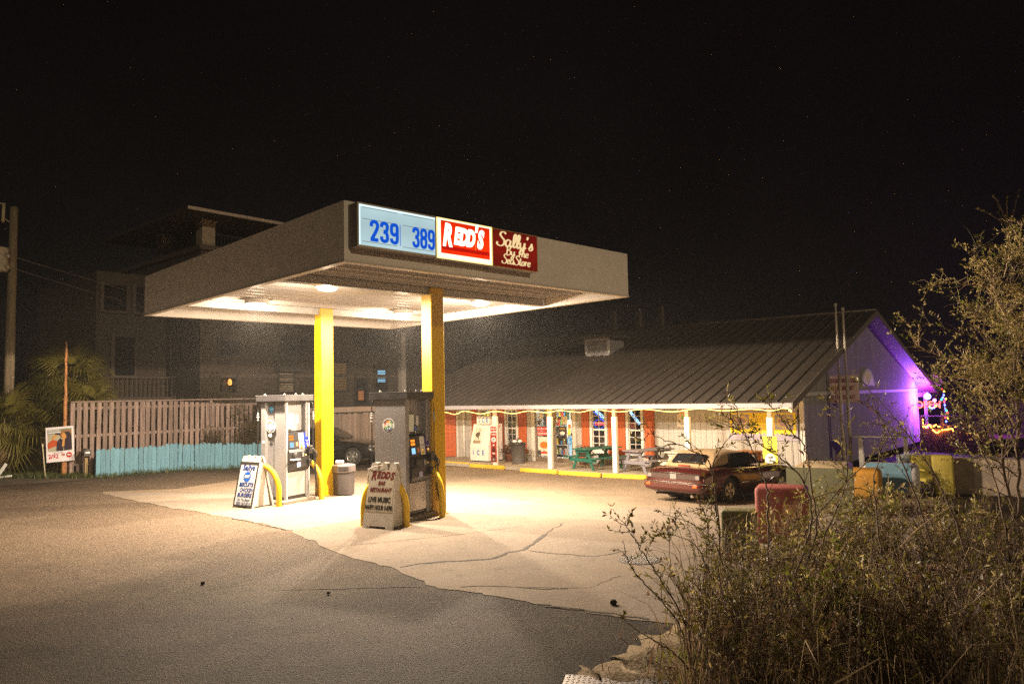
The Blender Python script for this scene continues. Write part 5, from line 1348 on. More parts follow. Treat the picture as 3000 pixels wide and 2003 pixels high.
# gable fan window
fw = MB(); hn, hz_ = 10.1, 2.72
def arch(r1, r2, z0): return [(hn - r1, z0), (hn + r1, z0)] + [(hn + r1 * math.cos(R(180) * k / 10), z0 + r2 * math.sin(R(180) * k / 10)) for k in range(1, 10)]
fw.prism([(a, b) for a, b in arch(.92, .68, hz_)], 'x', GS + .022, GS + .05); o = fw.obj('gable_window', M_WTRIM, store)
q = MB(); q.prism(arch(.72, .52, hz_ + .06), 'x', GS + .0505, GS + .056); q.obj('pane', mat('frosted_pane', (.62, .50, .38), .4, emis=(1, .72, .45), estr=.10), o)
q = MB()
for a in (60, 90, 120): q.tube([(GS + .06, hn, hz_ + .07), (GS + .06, hn + .70 * math.cos(R(a)), hz_ + .06 + .50 * math.sin(R(a)))], .014, 4)
q.obj('muntin', M_WTRIM, o)
# roof: standing seam panels on both slopes, underlay, fascia and rakes
E0, E1 = S0 - .35, 8.72
npan = 40; pw_ = (E1 - E0) / npan
def slope_panel(name, n0, n1):
    q = MB(); L = math.hypot(n1 - n0, roofz(n1) - roofz(n0))
    q.bevbox(.004, 0, 0, pw_ - .004, L, .012, .002); q.bevbox(0, 0, .0125, .028, L, .055, .004)
    me = q.mesh('roof_panel'); me.materials.append(M_ROOF); return me, math.atan2(roofz(n1) - roofz(n0), n1 - n0)
pm, ang = slope_panel('roof_panel', -.36, RN)
pm2, ang2 = slope_panel('roof_panel', 21.0, RN)
for i in range(npan):
    inst('roof_panel', pm, store, (E0 + i * pw_, -.36, roofz(-.36)), (ang, 0, 0))
    inst('roof_panel', pm2, store, (E0 + (i + 1) * pw_, 21.0, roofz(21.0)), (math.pi - ang2, 0, math.pi) if False else (math.atan2(roofz(RN) - roofz(21.0), 21.0 - RN), 0, math.pi))
q = MB(); q.tube([(E0, RN, RZ + .03), (E1, RN, RZ + .03)], .06, 6); q.obj('ridge_cap', M_ROOF, store)
q = MB()
for (na, nb) in ((-.30, RN - .003), (20.95, RN + .003)):
    q.add([(E0 + .02, na, roofz(na) - .10), (E1 - .02, na, roofz(na) - .10), (E1 - .02, nb, roofz(nb) - .10), (E0 + .02, nb, roofz(nb) - .10), (E0 + .02, na, roofz(na) - .02), (E1 - .02, na, roofz(na) - .02), (E1 - .02, nb, roofz(nb) - .02), (E0 + .02, nb, roofz(nb) - .02)],
          [(3, 2, 1, 0), (4, 5, 6, 7), (0, 1, 5, 4), (1, 2, 6, 5), (2, 3, 7, 6), (3, 0, 4, 7)])
q.obj('roof_deck', M_SOFF, store)
bx('eave_fascia', mat('eave_white', (.42, .39, .40), .6, 0, .06, 2), store, E0, -.345, 2.135, E1 - .01, -.305, 2.275)
for (na, nb) in ((-.36, RN), (21.0, RN)):
    q = MB(); x0, x1 = E1 + .0, E1 + .03
    q.add([(x, n_, roofz(n_) + dz) for x in (x0, x1) for n_, dz in ((na, -.20), (nb, -.20), (nb, .015), (na, .015))], [(3, 2, 1, 0), (4, 5, 6, 7), (0, 1, 5, 4), (1, 2, 6, 5), (2, 3, 7, 6), (3, 0, 4, 7)])
    q.obj('rake_board', mat('rake', (.17, .14, .12), .6), store)
# porch ceiling and beam
bx('porch_ceiling', M_SOFF, store, S0, -.10, 2.30, S1 + .2, WD - .003, 2.315)
bx('porch_beam', M_SOFF, store, S0, -.09, 2.13, S1 + .2, .09, 2.297)
# posts
post_s = [-6.35, -2.60, 0.0, 2.70, 5.35, 7.95]
pmesh = MB(); pmesh.bevbox(-.085, -.065, 0, .085, .065, 1.86, .008); pmesh = pmesh.mesh('post'); pmesh.materials.append(M_WTRIM)
pblk = MB(); pblk.bevbox(-.06, -.055, 1.861, .06, .055, 2.128, .005); pblk = pblk.mesh('post_block'); pblk.materials.append(mat('post_brown', (.28, .22, .17), .7))
for s_ in post_s:
    p = inst('post', pmesh, store, (s_, 0, 0)); inst('post_block', pblk, p)
for s_ in (2.5, 8.2): bx('porch_post', M_WTRIM, store, s_ - .07, 20.55, -.4, s_ + .07, 20.69, roofz(20.6) - .13)
bx('porch_beam', M_WTRIM, store, 2.0, 20.70, roofz(20.75) - .34, 8.3, 20.80, roofz(20.75) - .13)
# wheel-stop side: white door frames, windows, shutters
M_WGL = glassmat('window_glass', (.96, .97, .98), .25)
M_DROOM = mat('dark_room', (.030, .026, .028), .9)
def window(x0, x1, z0, z1, sh_l, sh_r):
    yb = WD - .03
    q = MB(); f = .10
    for (a, b, c, d) in ((x0 - f, z0 - f, x1 + f, z0), (x0 - f, z1, x1 + f, z1 + f), (x0 - f, z0, x0, z1), (x1, z0, x1 + f, z1)): q.box(a, yb - .02, b, c, WD - .003, d)
    w = q.obj('window', M_WTRIM, store)
    bx('sill', M_WTRIM, w, x0 - .14, yb - .09, z0 - .14, x1 + .14, WD - .003, z0 - f - .003)
    zm = (z0 + z1) / 2
    q = MB()
    for (a, b, c, d) in ((x0, zm - .028, x1, zm + .028), (x0, z0, x0 + .03, z1), (x1 - .03, z0, x1, z1), (x0 + .03, z0, x1 - .03, z0 + .035), (x0 + .03, z1 - .035, x1 - .03, z1)): q.box(a, WD + .005, b, c, WD + .035, d)
    q.obj('sash', M_WTRIM, w)
    q = MB(); xm = (x0 + x1) / 2
    q.box(xm - .011, WD + .01, z0 + .035, xm + .011, WD + .03, zm - .028); q.box(xm - .011, WD + .01, zm + .028, xm + .011, WD + .03, z1 - .035)
    for k in range(1, 3):
        for (za, zb) in ((z0, zm), (zm, z1)):
            z = za + (zb - za) * k / 3; q.box(x0 + .03, WD + .012, z - .010, xm - .0115, WD + .028, z + .010); q.box(xm + .0115, WD + .012, z - .010, x1 - .03, WD + .028, z + .010)
    q.obj('muntin', M_WTRIM, w)
    q = MB(); 
    for (za, zb) in ((z0 + .036, zm - .029), (zm + .029, z1 - .036)): q.box(x0 + .031, WD + .036, za, x1 - .031, WD + .040, zb)
    q.obj('pane', M_WGL, w)
    for (a, b) in (sh_l, sh_r):
        if a is None: continue
        sh = bx('shutter', M_SHUT, store, a, WD - .030, z0 - .22, b, WD - .010, z1 + .12)
        nbd = 3; wv = (b - a) / nbd
        for k in range(nbd): bx('shutter_board', M_SHUT, sh, a + k * wv + .004, WD - .046, z0 - .22, a + (k + 1) * wv - .004, WD - .0305, z1 + .12, .003)
        for z in (z0 + .02, zm + .12, z1 - .12): bx('batten', M_SHUT, sh, a + .003, WD - .062, z, b - .003, WD - .0465, z + .10, .004)
window(-5.42, -4.88, .55, 2.05, (-5.90, -5.56), (-4.74, -4.36))
window(-3.94, -3.42, .52, 2.05, (-4.34, -4.07), (-3.29, -2.88))
window(.30, .86, .52, 2.05, (-.18, .16), (1.00, 1.26))
window(1.88, 2.40, .52, 2.05, (1.40, 1.74), (2.54, 2.94))
# glazed double entrance door
M_ALU = mat('door_frame_bronze', (.30, .23, .16), .4, .5)
q = MB()
for (a, b, c, d) in ((-2.62, 0, -2.46, 2.12), (-.60, 0, -.45, 2.12), (-2.62, 2.12, -.45, 2.24)): q.box(a, WD - .05, b, c, WD - .003, d)
q.obj('door_casing', M_WTRIM, store)
for (a, b) in ((-2.44, -1.58), (-1.48, -.62)):
    q = MB()
    for (c0_, d0, c1_, d1) in ((a, .02, a + .05, 2.09), (b - .05, .02, b, 2.09), (a + .05, .02, b - .05, .16), (a + .05, 2.03, b - .05, 2.09)): q.box(c0_, WD + .0, d0, c1_, WD + .045, d1)
    d_ = q.obj('glass_door', M_ALU, store); q = MB(); q.box(a + .051, WD + .018, .161, b - .051, WD + .026, 2.029); q.obj('pane', M_WGL, d_)
    hx0 = b - .035 if a < -2 else a + .025
    q = MB(); q.tube(bend([(hx0, WD - .0, .95), (hx0, WD - .05, 1.0), (hx0, WD - .05, 1.25), (hx0, WD - .0, 1.3)], 3), .012, 6); q.obj('handle', M_CHROME, d_)
bx('door_mullion', M_ALU, store, -1.575, WD - .01, .02, -1.485, WD + .045, 2.11)
bx('threshold', M_ALU, store, -2.45, WD - .06, .0015, -.61, WD + .06, .018)
bx('door_mat', mat('mat_pink', (.40, .33, .28), .95, 0, .2, 10), store, -2.1, WD - 1.5, .0015, -.5, WD - .25, .012)
# orange service door standing open at the left end
M_DARKIN = mat('dark_inside', (.01, .009, .009), .9)
bx('doorway', M_DARKIN, store, -7.55, WD + .11, 0, -6.83, WD + .14, 2.02)
q = MB()
for (a, b, c, d) in ((-7.63, 0, -7.55, 2.1), (-6.83, 0, -6.74, 2.1), (-7.63, 2.02, -6.74, 2.1)): q.box(a, WD - .03, b, c, WD - .002, d)
q.obj('door_casing', M_WTRIM, store)
dr = MB(); Md = Matrix.Translation((-6.84, WD - .04, 0)) @ Matrix.Rotation(R(28), 4, 'Z')
for k in range(4): dr.bevbox(-.70 + k * .175 + .003, -.02, .02, -.70 + (k + 1) * .175 - .003, .02, 2.0, .004, M=Md)
d_ = dr.obj('door', M_SHUT, store)
q = MB()
for z in (.25, 1.05, 1.75): q.bevbox(-.69, -.035, z, -.01, -.0205, z + .10, .003, M=Md)
q.obj('batten', M_SHUT, d_); q = MB(); q.lathe([(.02, 0), (.03, .03), (.015, .05)], 8, Md @ Matrix.Translation((-.62, -.02, 1.0)) @ Matrix.Rotation(R(90), 4, 'X')); q.obj('knob', MATS['brass_edge'], d_)
q = MB(); q.tube([(-6.33, WD - .07, .02), (-6.33, WD - .07, 2.28)], .055, 8); q.obj('downpipe', M_WTRIM, store)
bx('meter_box', mat('meter_grey', (.35, .34, .33), .5), store, -6.16, WD - .03, .4, -5.98, WD - .004, .75)
# cupola on the ridge
cz = roofz(5.9)
q = MB(); q.box(-2.05, 5.5, cz - .2, -.85, 6.7, cz + .62); cu_ = q.obj('cupola', M_GAB, store)
q = MB()
for (a, b, c, d) in ((-2.08, cz - .02, -1.96, cz + .62), (-.94, cz - .02, -.82, cz + .62), (-1.96, cz + .52, -.94, cz + .62)): q.box(a, 5.47, b, c, 5.498, d)
q.obj('cupola_trim', M_WTRIM, cu_); 
q = MB(); q.add([(-2.45, 5.1, cz + .625), (-.45, 5.1, cz + .625), (-.45, 7.1, cz + .625), (-2.45, 7.1, cz + .625), (-2.45, 5.1, cz + .70), (-.45, 5.1, cz + .70), (-.45, 7.1, cz + .70), (-2.45, 7.1, cz + .70), (-1.45, 6.1, cz + 1.1)], [(3, 2, 1, 0), (0, 1, 5, 4), (1, 2, 6, 5), (2, 3, 7, 6), (3, 0, 4, 7), (4, 5, 8), (5, 6, 8), (6, 7, 8), (7, 4, 8)]); q.obj('cupola_roof', M_ROOF, cu_)
# rooms behind the glass
M_WROOM = mat('room_wall', (.62, .58, .50), .8); M_WFLR = mat('room_floor', (.66, .63, .60), .35)
q = MB(); q.box(-6.0, WD + .11, -.01, .02, 8.5, .004); q.obj('room_floor', M_WFLR, store)
q = MB(); q.box(-6.0, WD + .11, 2.45, .02, 8.5, 2.5); q.box(-6.05, WD + .11, 0, -6.0, 8.5, 2.5); q.box(.021, WD + .11, 0, .06, 8.5, 2.5); q.box(-6, 8.5, 0, .02, 8.55, 2.5); q.obj('room_wall', M_WROOM, store)
q = MB(); q.box(.07, WD + .11, 2.45, 7.9, 6.5, 2.5); q.box(.07, 6.5, 0, 7.9, 6.55, 2.5); q.box(7.9, WD + .11, 0, 7.95, 6.5, 2.5); q.box(.07, WD + .11, -.01, 7.9, 6.5, .004); q.obj('room_wall', M_DROOM, store)
for k, (x, y) in enumerate(((-1.5, 3.7), (-3.4, 4.6), (-1.5, 5.8))):
    t = thing('ceiling_lamp', ['fluorescent ceiling lamp inside the store just behind the entrance', 'fluorescent ceiling lamp inside the store above the left shelves', 'fluorescent ceiling lamp deep inside the store'][k], 'ceiling lamp', SP(x, y, 2.36), SYAW, 'lamps inside the store')
    bx('housing', M_WTRIM, t, -.62, -.10, .03, .62, .10, .085); bx('tube', glow('tube_glow', (1, .88, .70), 12), t, -.60, -.07, .0, .60, .07, .029)
    lt_ = bpy.data.lights.new('tube_light', 'AREA'); lt_.shape = 'RECTANGLE'; lt_.size = 1.2; lt_.size_y = .14; lt_.energy = 130; lt_.color = (1, .88, .70); link(bpy.data.objects.new('tube_light', lt_), t).location = (0, 0, -.01)
# goods on shelves inside (seen through the entrance and the left window)
def shelf(lab, s_, n_, w_, levels, seed, rz=0.0, cols=None):
    r = random.Random(seed); t = thing('shelf_unit', lab, 'shelf unit', SP(s_, n_, .006), SYAW + rz, 'shelf units inside the store')
    h_ = .40 * levels
    q = MB(); q.box(-w_ / 2, .18, 0, w_ / 2, .20, h_ + .15)
    q.box(-w_ / 2 - .02, -.2, 0, -w_ / 2, .2, h_ + .15); q.box(w_ / 2, -.2, 0, w_ / 2 + .02, .2, h_ + .15); q.obj('frame', M_WTRIM, t)
    for l in range(levels): bx('shelf', M_WTRIM, t, -w_ / 2, -.2, .08 + l * .4, w_ / 2, .179, .10 + l * .4)
    pal = [(.6, .08, .03), (.75, .45, .05), (.05, .25, .5), (.7, .65, .55), (.1, .4, .12), (.55, .2, .35), (.75, .7, .2), (.2, .1, .06)]
    for ci, c in enumerate(pal):
        q = MB()
        for l in range(levels):
            x = -w_ / 2 + .02
            while x < w_ / 2 - .1:
                ww = r.uniform(.06, .14); hh = r.uniform(.14, .30)
                if r.randrange(len(pal)) == ci: q.bevbox(x, -.18, .102 + l * .4, x + ww - .01, .1, .102 + l * .4 + hh, .006)
                x += ww
        if q.v: tag(q.obj('goods', mat('goods_%s' % 'abcdefgh'[ci], c, .4), t), kind='stuff')
shelf('store shelf of bright goods behind the right glass door', -.9, 5.6, 1.5, 5, 1); shelf('store shelf of bright goods behind the left glass door', -2.9, 4.4, 1.3, 5, 2); shelf('store shelf seen through the left lit window', -4.6, 4.2, 1.4, 5, 3)
shelf('low store shelf along the far wall', -2.3, 7.6, 2.2, 5, 4)
t = thing('drinks_cooler', 'black framed glass drinks cooler with blue glow inside the entrance', 'cooler', SP(-1.02, 3.15, .006), SYAW)
bx('case', M_PBLK, t, -.42, .0, 0, .42, .55, 1.06)
for a, b in ((-.38, -.03), (.03, .38)):
    bx('door', mat('cooler_lit', (.3, .5, .6), .2, emis=(.42, .72, .95), estr=.75), t, a, -.02, .10, b, -.002, .98)
bx('plinth', M_PBLK, t, -.42, -.03, 0, .42, -.001, .07)
M_WCH = mat('access_blue', (.01, .22, .55), .4)
t = thing('access_sticker', 'square blue wheelchair access sticker on the right glass door', 'sticker', SP(-.80, WD + .012, .82), SYAW); bx('sheet', M_WCH, t, -.10, 0, -.115, .10, .003, .115)
q = MB(); q.tube(bend([(.045, -.002, -.03), (.02, -.002, -.075), (-.035, -.002, -.07), (-.05, -.002, -.02), (-.03, -.002, .015)], 4), .009, 4); q.tube([(-.01, -.002, .06), (-.005, -.002, .0), (.04, -.002, -.005), (.06, -.002, -.06)], .010, 4); q.lathe([(.016, 0), (.016, .003)], 10, Matrix.Translation((-.012, .0, .085)) @ Matrix.Rotation(R(90), 4, 'X')); q.obj('symbol', M_WLBL, t)
# hung shirts
for k, (s_, c) in enumerate(((-1.30, (.25, .75, .78)), (-1.05, (.30, .72, .80)), (-.88, (.50, .50, .48)), (-.72, (.85, .25, .42)), (-2.0, (.75, .5, .12)))):
    t = thing('shirt', ['turquoise shirt hung high inside the right glass door', 'paler turquoise shirt hung next to the grey one', 'grey shirt hung between turquoise and pink', 'pink shirt hung high inside the right glass door', 'ochre shirt hung high inside the left glass door'][k], 'shirt', SP(s_, WD + .62 + .03 * k, 1.62), SYAW, 'shirts hung inside the entrance')
    q = MB(); q.prism([(-.10, 0), (.10, 0), (.10, .34), (.16, .30), (.19, .36), (.08, .46), (-.08, .46), (-.19, .36), (-.16, .30), (-.10, .34)], 'y', -.02, .02); q.obj('cloth', mat('shirt_%s' % 'abcde'[k], c, .9), t)
# papers, posters and the door sign on the glass
def paper(lab, s_, z, w_, h_, c, txt=None, tc=M_TXT, size=.06, name='notice', y=WD - .006, cat='notice', bold=.002):
    t = thing(name, lab, cat, SP(s_, y, z), SYAW); bx('sheet', mat('paper_%02d%02d%02d' % tuple(int(v * 99) for v in c), c, .6), t, -w_ / 2, 0, 0, w_ / 2, .003, h_)
    if txt:
        for i, (tx, fz, sz, cc) in enumerate(txt): text(tx, sz, cc, t, (0, -.002, h_ * fz), bold=bold, depth=.001)
    return t
yD = WD + .012
paper('red notice with white lettering on the left glass door', -2.05, 1.20, .62, .17, (.62, .03, .02), [('Live Music - Redd', .5, .075, M_WLBL)], y=yD); paper('red notice with white lettering just below the music notice', -2.05, 1.02, .62, .15, (.60, .03, .02), [('BURGERS & MORE', .5, .07, M_WLBL)], y=yD)
t = paper('white poster with orange oval on the left glass door', -2.02, .22, .62, .74, (.72, .66, .55), [('jax', .25, .09, M_TXT)], y=yD); q = MB(); q.prism(ell(.0, .42, .22, .14), 'y', -.003, -.0005); q.obj('oval', mat('poster_orange', (.80, .18, .02), .5), t); bx('band', mat('paper_red', (.6, .05, .03), .6), t, -.28, -.003, .08, .28, -.0005, .16)
t = paper('small dark picture card low on the left glass door', -2.28, .17, .17, .26, (.05, .05, .05), [('love', .2, .05, M_WLBL)], y=yD - .005)
t = paper('black OPEN sign with amber letters and a pale cloud on the right glass door', -1.13, 1.02, .36, .36, (.03, .025, .02), None, y=yD); text('OPEN', .10, glow('open_amber', (1, .42, .05), .8), t, (0, -.003, .27), bold=.003); q = MB(); q.prism(ell(0, .10, .12, .07), 'y', -.003, -.0005); q.obj('cloud', M_WLBL, t)
for k, (s_, z, w_, h_, c) in enumerate(((-.78, 1.30, .13, .17, (.75, .30, .05)), (-.80, 1.06, .12, .22, (.80, .62, .05)), (-1.33, 1.42, .12, .12, (.65, .08, .08)), (-2.27, 1.45, .14, .16, (.10, .07, .05)), (-1.82, 1.48, .16, .14, (.75, .10, .05)), (-2.15, 1.70, .2, .18, (.72, .70, .60)), (-1.02, 1.48, .26, .30, (.80, .74, .52)), (-1.78, 1.76, .18, .24, (.8, .5, .1)))):
    paper(['small orange card near the right door edge', 'yellow card below the orange card on the right door', 'red card left of the cream sheet', 'dark photo card high on the left door', 'red card right of the white post on the left door', 'cream sheet at the top of the left door', 'large cream sheet above the OPEN sign', 'orange sheet at the top of the left door by the mullion'][k], s_, z, w_, h_, c, None, y=yD)
paper('red picture card in the window under the blue beer sign', 2.05, 1.33, .26, .25, (.50, .12, .10), [('100', .55, .11, M_TXT), ('DOLLAR DAY', .1, .035, M_TXT)], y=WD + .045); paper('tiny yellow card in the corner of that window', 1.95, 1.33 - .17, .06, .07, (.75, .65, .3), None, y=WD + .045)
# porch side: hand cleaner board, yellow banner, etc.
t = paper('white board with curved black letters and a yellow arc on the porch wall', 4.04, 1.42, .42, .72, (.72, .66, .55), None, y=WD - .02, cat='sign', name='wall_sign')
for body, a0, a1 in (('PEACE LOVE', 160, 20), ):
    for k, ch in enumerate(body):
        a = R(a0 + (a1 - a0) * k / (len(body) - 1))
        if ch != ' ': text(ch, .085, M_TXT, t, (.16 * math.cos(a), -.003, .40 + .22 * math.sin(a)), (R(90), -(a - R(90)), 0), bold=.002, depth=.001)
for k, ch in enumerate('HAND CLEANED'):
    a = R(205 + 130 * k / 11)
    if ch != ' ': text(ch, .07, M_TXT, t, (.16 * math.cos(a), -.003, .33 + .22 * math.sin(a)), (R(90), -(a + R(90)), 0), bold=.002, depth=.001)
q = MB(); P = [(.11 * math.cos(R(a)), .36 + .16 * math.sin(R(a))) for a in range(0, 181, 15)] + [(.07 * math.cos(R(a)), .36 + .11 * math.sin(R(a))) for a in range(180, -1, -15)]; q.prism(P, 'y', -.003, -.0005); q.obj('arc', mat('arc_orange', (.85, .40, .03), .5), t); q = MB(); q.prism(ell(.02, .33, .05, .06), 'y', -.0055, -.0032); q.obj('leaf_mark', mat('arc_green', (.2, .4, .05), .5), t)
# yellow banner: two sun panels, Sally's lettering, wave border
b0_, b1_ = 5.72, 7.98; z0_, z1_ = 1.03, 1.98; bw_ = b1_ - b0_
t = thing('wall_banner', "yellow banner with purple sun squares, wave border and Sally's lettering", 'banner', SP(b0_, WD - .045, z0_), SYAW)
M_BY = mat('banner_yellow', (.88, .66, .0), .6); M_BL = mat('banner_lilac', (.34, .31, .38), .6); M_BP = mat('banner_rose', (.45, .22, .20), .6); M_BLT = mat('banner_letter', (.50, .34, .10), .6)
bx('sheet', M_BL, t, 0, 0, 0, bw_, .012, z1_ - z0_)
bh = z1_ - z0_
wv = [(.05, bh - .06), (.05, .26)]
for k in range(15):
    x = .05 + (bw_ - .1) * k / 15; s_ = (bw_ - .1) / 15
    wv += [(x + s_ * .1, .21), (x + s_ * .5, .20), (x + s_ * .85, .26), (x + s_ * .55, .29), (x + s_ * .95, .27)]
wv += [(bw_ - .05, .24), (bw_ - .05, bh - .06)]
q = MB(); q.prism(wv, 'y', -.004, -.0005); q.obj('field', M_BY, t)
for cx in (.42, bw_ - .42):
    bx('sun_square', M_BL, t, cx - .29, -.007, .36, cx + .29, -.0045, .84)
    q = MB()
    for k in range(18):
        a = 2 * math.pi * k / 18; q.prism([(cx + .17 * math.cos(a - .1), .60 + .145 * math.sin(a - .1)), (cx + .27 * math.cos(a - .06), .60 + .225 * math.sin(a - .06)), (cx + .27 * math.cos(a + .06), .60 + .225 * math.sin(a + .06)), (cx + .17 * math.cos(a + .1), .60 + .145 * math.sin(a + .1))], 'y', -.0095, -.0072)
    q.obj('sun_ray', M_BY, t); q = MB(); q.prism(ell(cx, .60, .155, .13, 20), 'y', -.012, -.0075); q.obj('sun_disc', M_BP, t)
    ribbon([[(.12 * (1 - k / 40) * math.cos(k * .52), .105 * (1 - k / 40) * math.sin(k * .52)) for k in range(36)]], .018, M_BL, t, (cx, -.0125, .60), 1.0)
for ch, x in zip("Sally's", (.82, .98, 1.08, 1.16, 1.27, 1.36, 1.44)): text(ch, .30, M_BLT, t, (x, -.006, .68), bold=-.002, sx=.62)
text('by the', .12, M_BLT, t, (1.12, -.006, .49)); text('SEA STORE', .15, M_BLT, t, (1.12, -.006, .36), sx=.8)
q = MB(); q.tube([(bw_ + .03, -.02, -.08), (bw_ + .03, -.02, bh + .06)], .012, 6); q.obj('banner_pole', M_PBLK, t)
# tall narrow yellow sign on the right post
t = thing('post_sign', 'tall narrow yellow sign with turned black letters on the right porch post', 'sign', SP(7.95, -.075, .12), SYAW)
M_SY = mat('sign_lemon', (.75, .66, .05), .6); bx('board', M_SY, t, -.21, -.02, 0, .21, 0, 1.20)
text('BOY', .20, M_TXT, t, (.0, -.022, 1.03), (R(90), R(90), 0), bold=.006, sx=.9); text('BOYS', .07, M_TXT, t, (0, -.022, .80)); q = MB(); q.prism(ell(0, .55, .15, .16, 20), 'y', -.0225, -.0205); o = q.obj('roundel', M_WLBL, t); text('still\nlit', .10, M_TXT, o, (0, -.025, .55), shear=.3, bold=.002); bx('tag', mat('tag_green', (.10, .35, .12), .5), t, -.07, -.024, .14, .07, -.0205, .32)
# neon signs in the windows
def neon(lab, s_, z, w_, build, cat='neon sign', nn=WD + .055):
    t = thing('neon_sign', lab, cat, SP(s_, nn, z), SYAW); build(t); return t
N_WB = glow('neon_bluewhite', (.45, .80, 1.0), 3.2); N_BL = glow('neon_blue', (.10, .16, 1.0), 3.0); N_RD = glow('neon_red', (1.0, .10, .12), 3.2); N_YL = glow('neon_yellow', (1.0, .78, .05), 3.2); N_GR = glow('neon_green', (.15, 1.0, .15), 3.0)
N_HAL = mat('neon_back', (.02, .03, .08), .3)
def nb(t):
    text('BUSCH', .165, N_WB, t, (.02, -.002, .0), (R(90), R(38), 0), bold=.004, sx=.9); q = MB(); q.tube([(-.24, .0, .24), (.25, 0, -.14)], .008, 5); q.tube([(-.28, .0, .12), (.20, 0, -.26)], .008, 5); q.obj('neon_tube', N_BL, t)
neon('diagonal blue neon beer sign high in the window left of the porch post', .58, 1.86, .5, nb)
def no(t):
    text('OPEN', .165, N_RD, t, (0, -.002, 0), bold=.004, sx=.95); q = MB()
    for k in range(30):
        a0 = 2 * math.pi * k / 30
        if k % 2 == 0: q.tube([(.25 * math.cos(a0 + u), -.002, .155 * math.sin(a0 + u)) for u in (0, .07, .14, .2)], .010, 5)
    q.obj('neon_tube', N_BL, t)
neon('oval red and blue neon OPEN sign under the diagonal beer sign', .58, 1.50, .5, no)
def nm(t):
    text('MICH LIGHT', .15, N_WB, t, (0, -.002, .0), (R(90), R(50), 0), bold=.004, sx=.72); q = MB(); q.tube([(-.22, .0, .34), (.28, 0, -.30)], .008, 5); q.obj('neon_tube', N_BL, t)
neon('steep diagonal blue neon light beer sign in the window right of the porch post', 2.12, 1.72, .5, nm)
def ng(t):
    q = MB(); q.tube(bend([(-.10, 0, .10), (-.17, 0, .02), (-.12, 0, -.06), (-.03, 0, -.03), (-.03, 0, .02), (-.08, 0, .02)], 4), .016, 6); q.tube(bend([(.02, 0, -.04), (.04, 0, .08), (.09, 0, -.02), (.13, 0, .10)], 4), .016, 6); q.obj('neon_tube', N_YL, t)
    q = MB(); q.tube([(.0, 0, .16), (.16, 0, .20)], .018, 6); q.obj('neon_tube', N_GR, t); q = MB(); q.tube([(-.16, 0, -.13), (.04, 0, -.13)], .014, 6); q.obj('neon_tube', N_WB, t); q = MB(); q.tube([(.08, 0, -.12), (.16, 0, -.12)], .02, 6); q.obj('neon_tube', N_BL, t)
neon('yellow and green neon sign in the window above the ice freezer', -5.08, 1.78, .4, ng)
# rope light along the eave
sw = [(-8.4, 2.14), (-7.9, 2.03), (-7.3, 2.15), (-6.75, 2.05), (-6.2, 2.15), (-5.6, 2.05), (-4.96, 2.13), (-4.39, 2.04), (-3.88, 2.17), (-3.04, 2.06), (-2.28, 2.16), (-1.43, 2.07), (-.73, 2.17), (.06, 2.11), (.68, 2.18), (1.52, 2.12), (2.12, 2.21), (3.08, 2.13), (3.99, 2.22), (5.0, 2.13), (5.89, 2.23), (6.69, 2.16), (7.52, 2.21), (8.15, 2.19), (8.45, 2.26), (8.66, 2.22), (8.70, 2.15), (8.62, 2.20)]
pts = bend([SP(s_, -.325, z - .10 - (.03 if s_ > 8 else 0)) for s_, z in sw], 3)
t = thing('rope_light', 'warm glowing rope light draped along the white porch eave', 'rope light', pts[0])
q = MB(); q.tube([p_ - pts[0] for p_ in pts], .0065, 4); q.obj('tube', glow('rope_glow', (1.0, .50, .12), 24), t)
for k in range(15):
    lr = bpy.data.lights.new('rope_light_glow', 'POINT'); lr.energy = 34; lr.color = (1.0, .58, .20); lr.shadow_soft_size = .05
    link(bpy.data.objects.new('rope_light_glow', lr), t).location = SP(-8.0 + k * 1.18, -.29, 2.02) - pts[0]

# ---- ice freezer
fi = SP(-4.72, .88, 0)
t = thing('ice_freezer', 'white outdoor ice freezer with blue ICE lettering on the porch', 'ice freezer', fi, SYAW)
M_ICE = mat('ice_white', (.66, .62, .58), .45, 0, .04, 3, dirt=(.45, .38, .30), dscale=3, damt=.25); M_ICB = mat('ice_blue', (.03, .10, .33), .5)
q = MB(); FWD = .98; q.prism([(0, .05), (.88, .05), (.88, 1.50), (.24, 1.50), (.0, .62)], 'x', 0, FWD); q.obj('cabinet', M_ICE, t)
q = MB(); q.box(.03, .03, 0, FWD - .03, .85, .049); q.obj('base', M_PBLK, t)
sl = math.atan2(.24, .88); Ms = Matrix.Translation((0, 0, .62)) @ Matrix.Rotation(-sl, 4, 'X')
q = MB(); q.bevbox(.12, -.02, .10, .56, -.002, .80, .006, M=Ms); d_ = q.obj('door', M_ICE, t)
q = MB(); q.box(.16, -.026, .24, .52, -.0205, .76, M=Ms); q.obj('picture', mat('crab_card', (.55, .48, .40), .6), d_)
q = MB(); q.box(.14, -.026, .12, .54, -.0205, .232, M=Ms); q.obj('kick_panel', mat('ice_tan', (.22, .17, .11), .6), d_)
q = MB(); q.prism([(.22, .46), (.26, .38), (.33, .36), (.42, .28), (.44, .30), (.40, .38), (.46, .44), (.45, .54), (.41, .58), (.45, .64), (.43, .70), (.40, .66), (.42, .60), (.36, .56), (.28, .56), (.24, .50)], 'y', -.029, -.0262, Ms); q.obj('crab_print', mat('crab_dark', (.06, .05, .035), .7), d_)
q = MB(); q.tube([Ms @ Vector((.585, -.05, .18)), Ms @ Vector((.585, -.05, .74))], .016, 6); q.obj('handle', M_WLBL, d_)
for k, ch in enumerate('ICE'): text(ch, .25, M_ICB, t, (.17 + k * .26, -.003, .36), bold=.008, sx=.85)
for k, ch in enumerate('ICE'): text(ch, .30, M_ICB, t, (FWD + .003, .42, 1.22 - k * .40), (R(90), 0, R(90)), bold=.008)
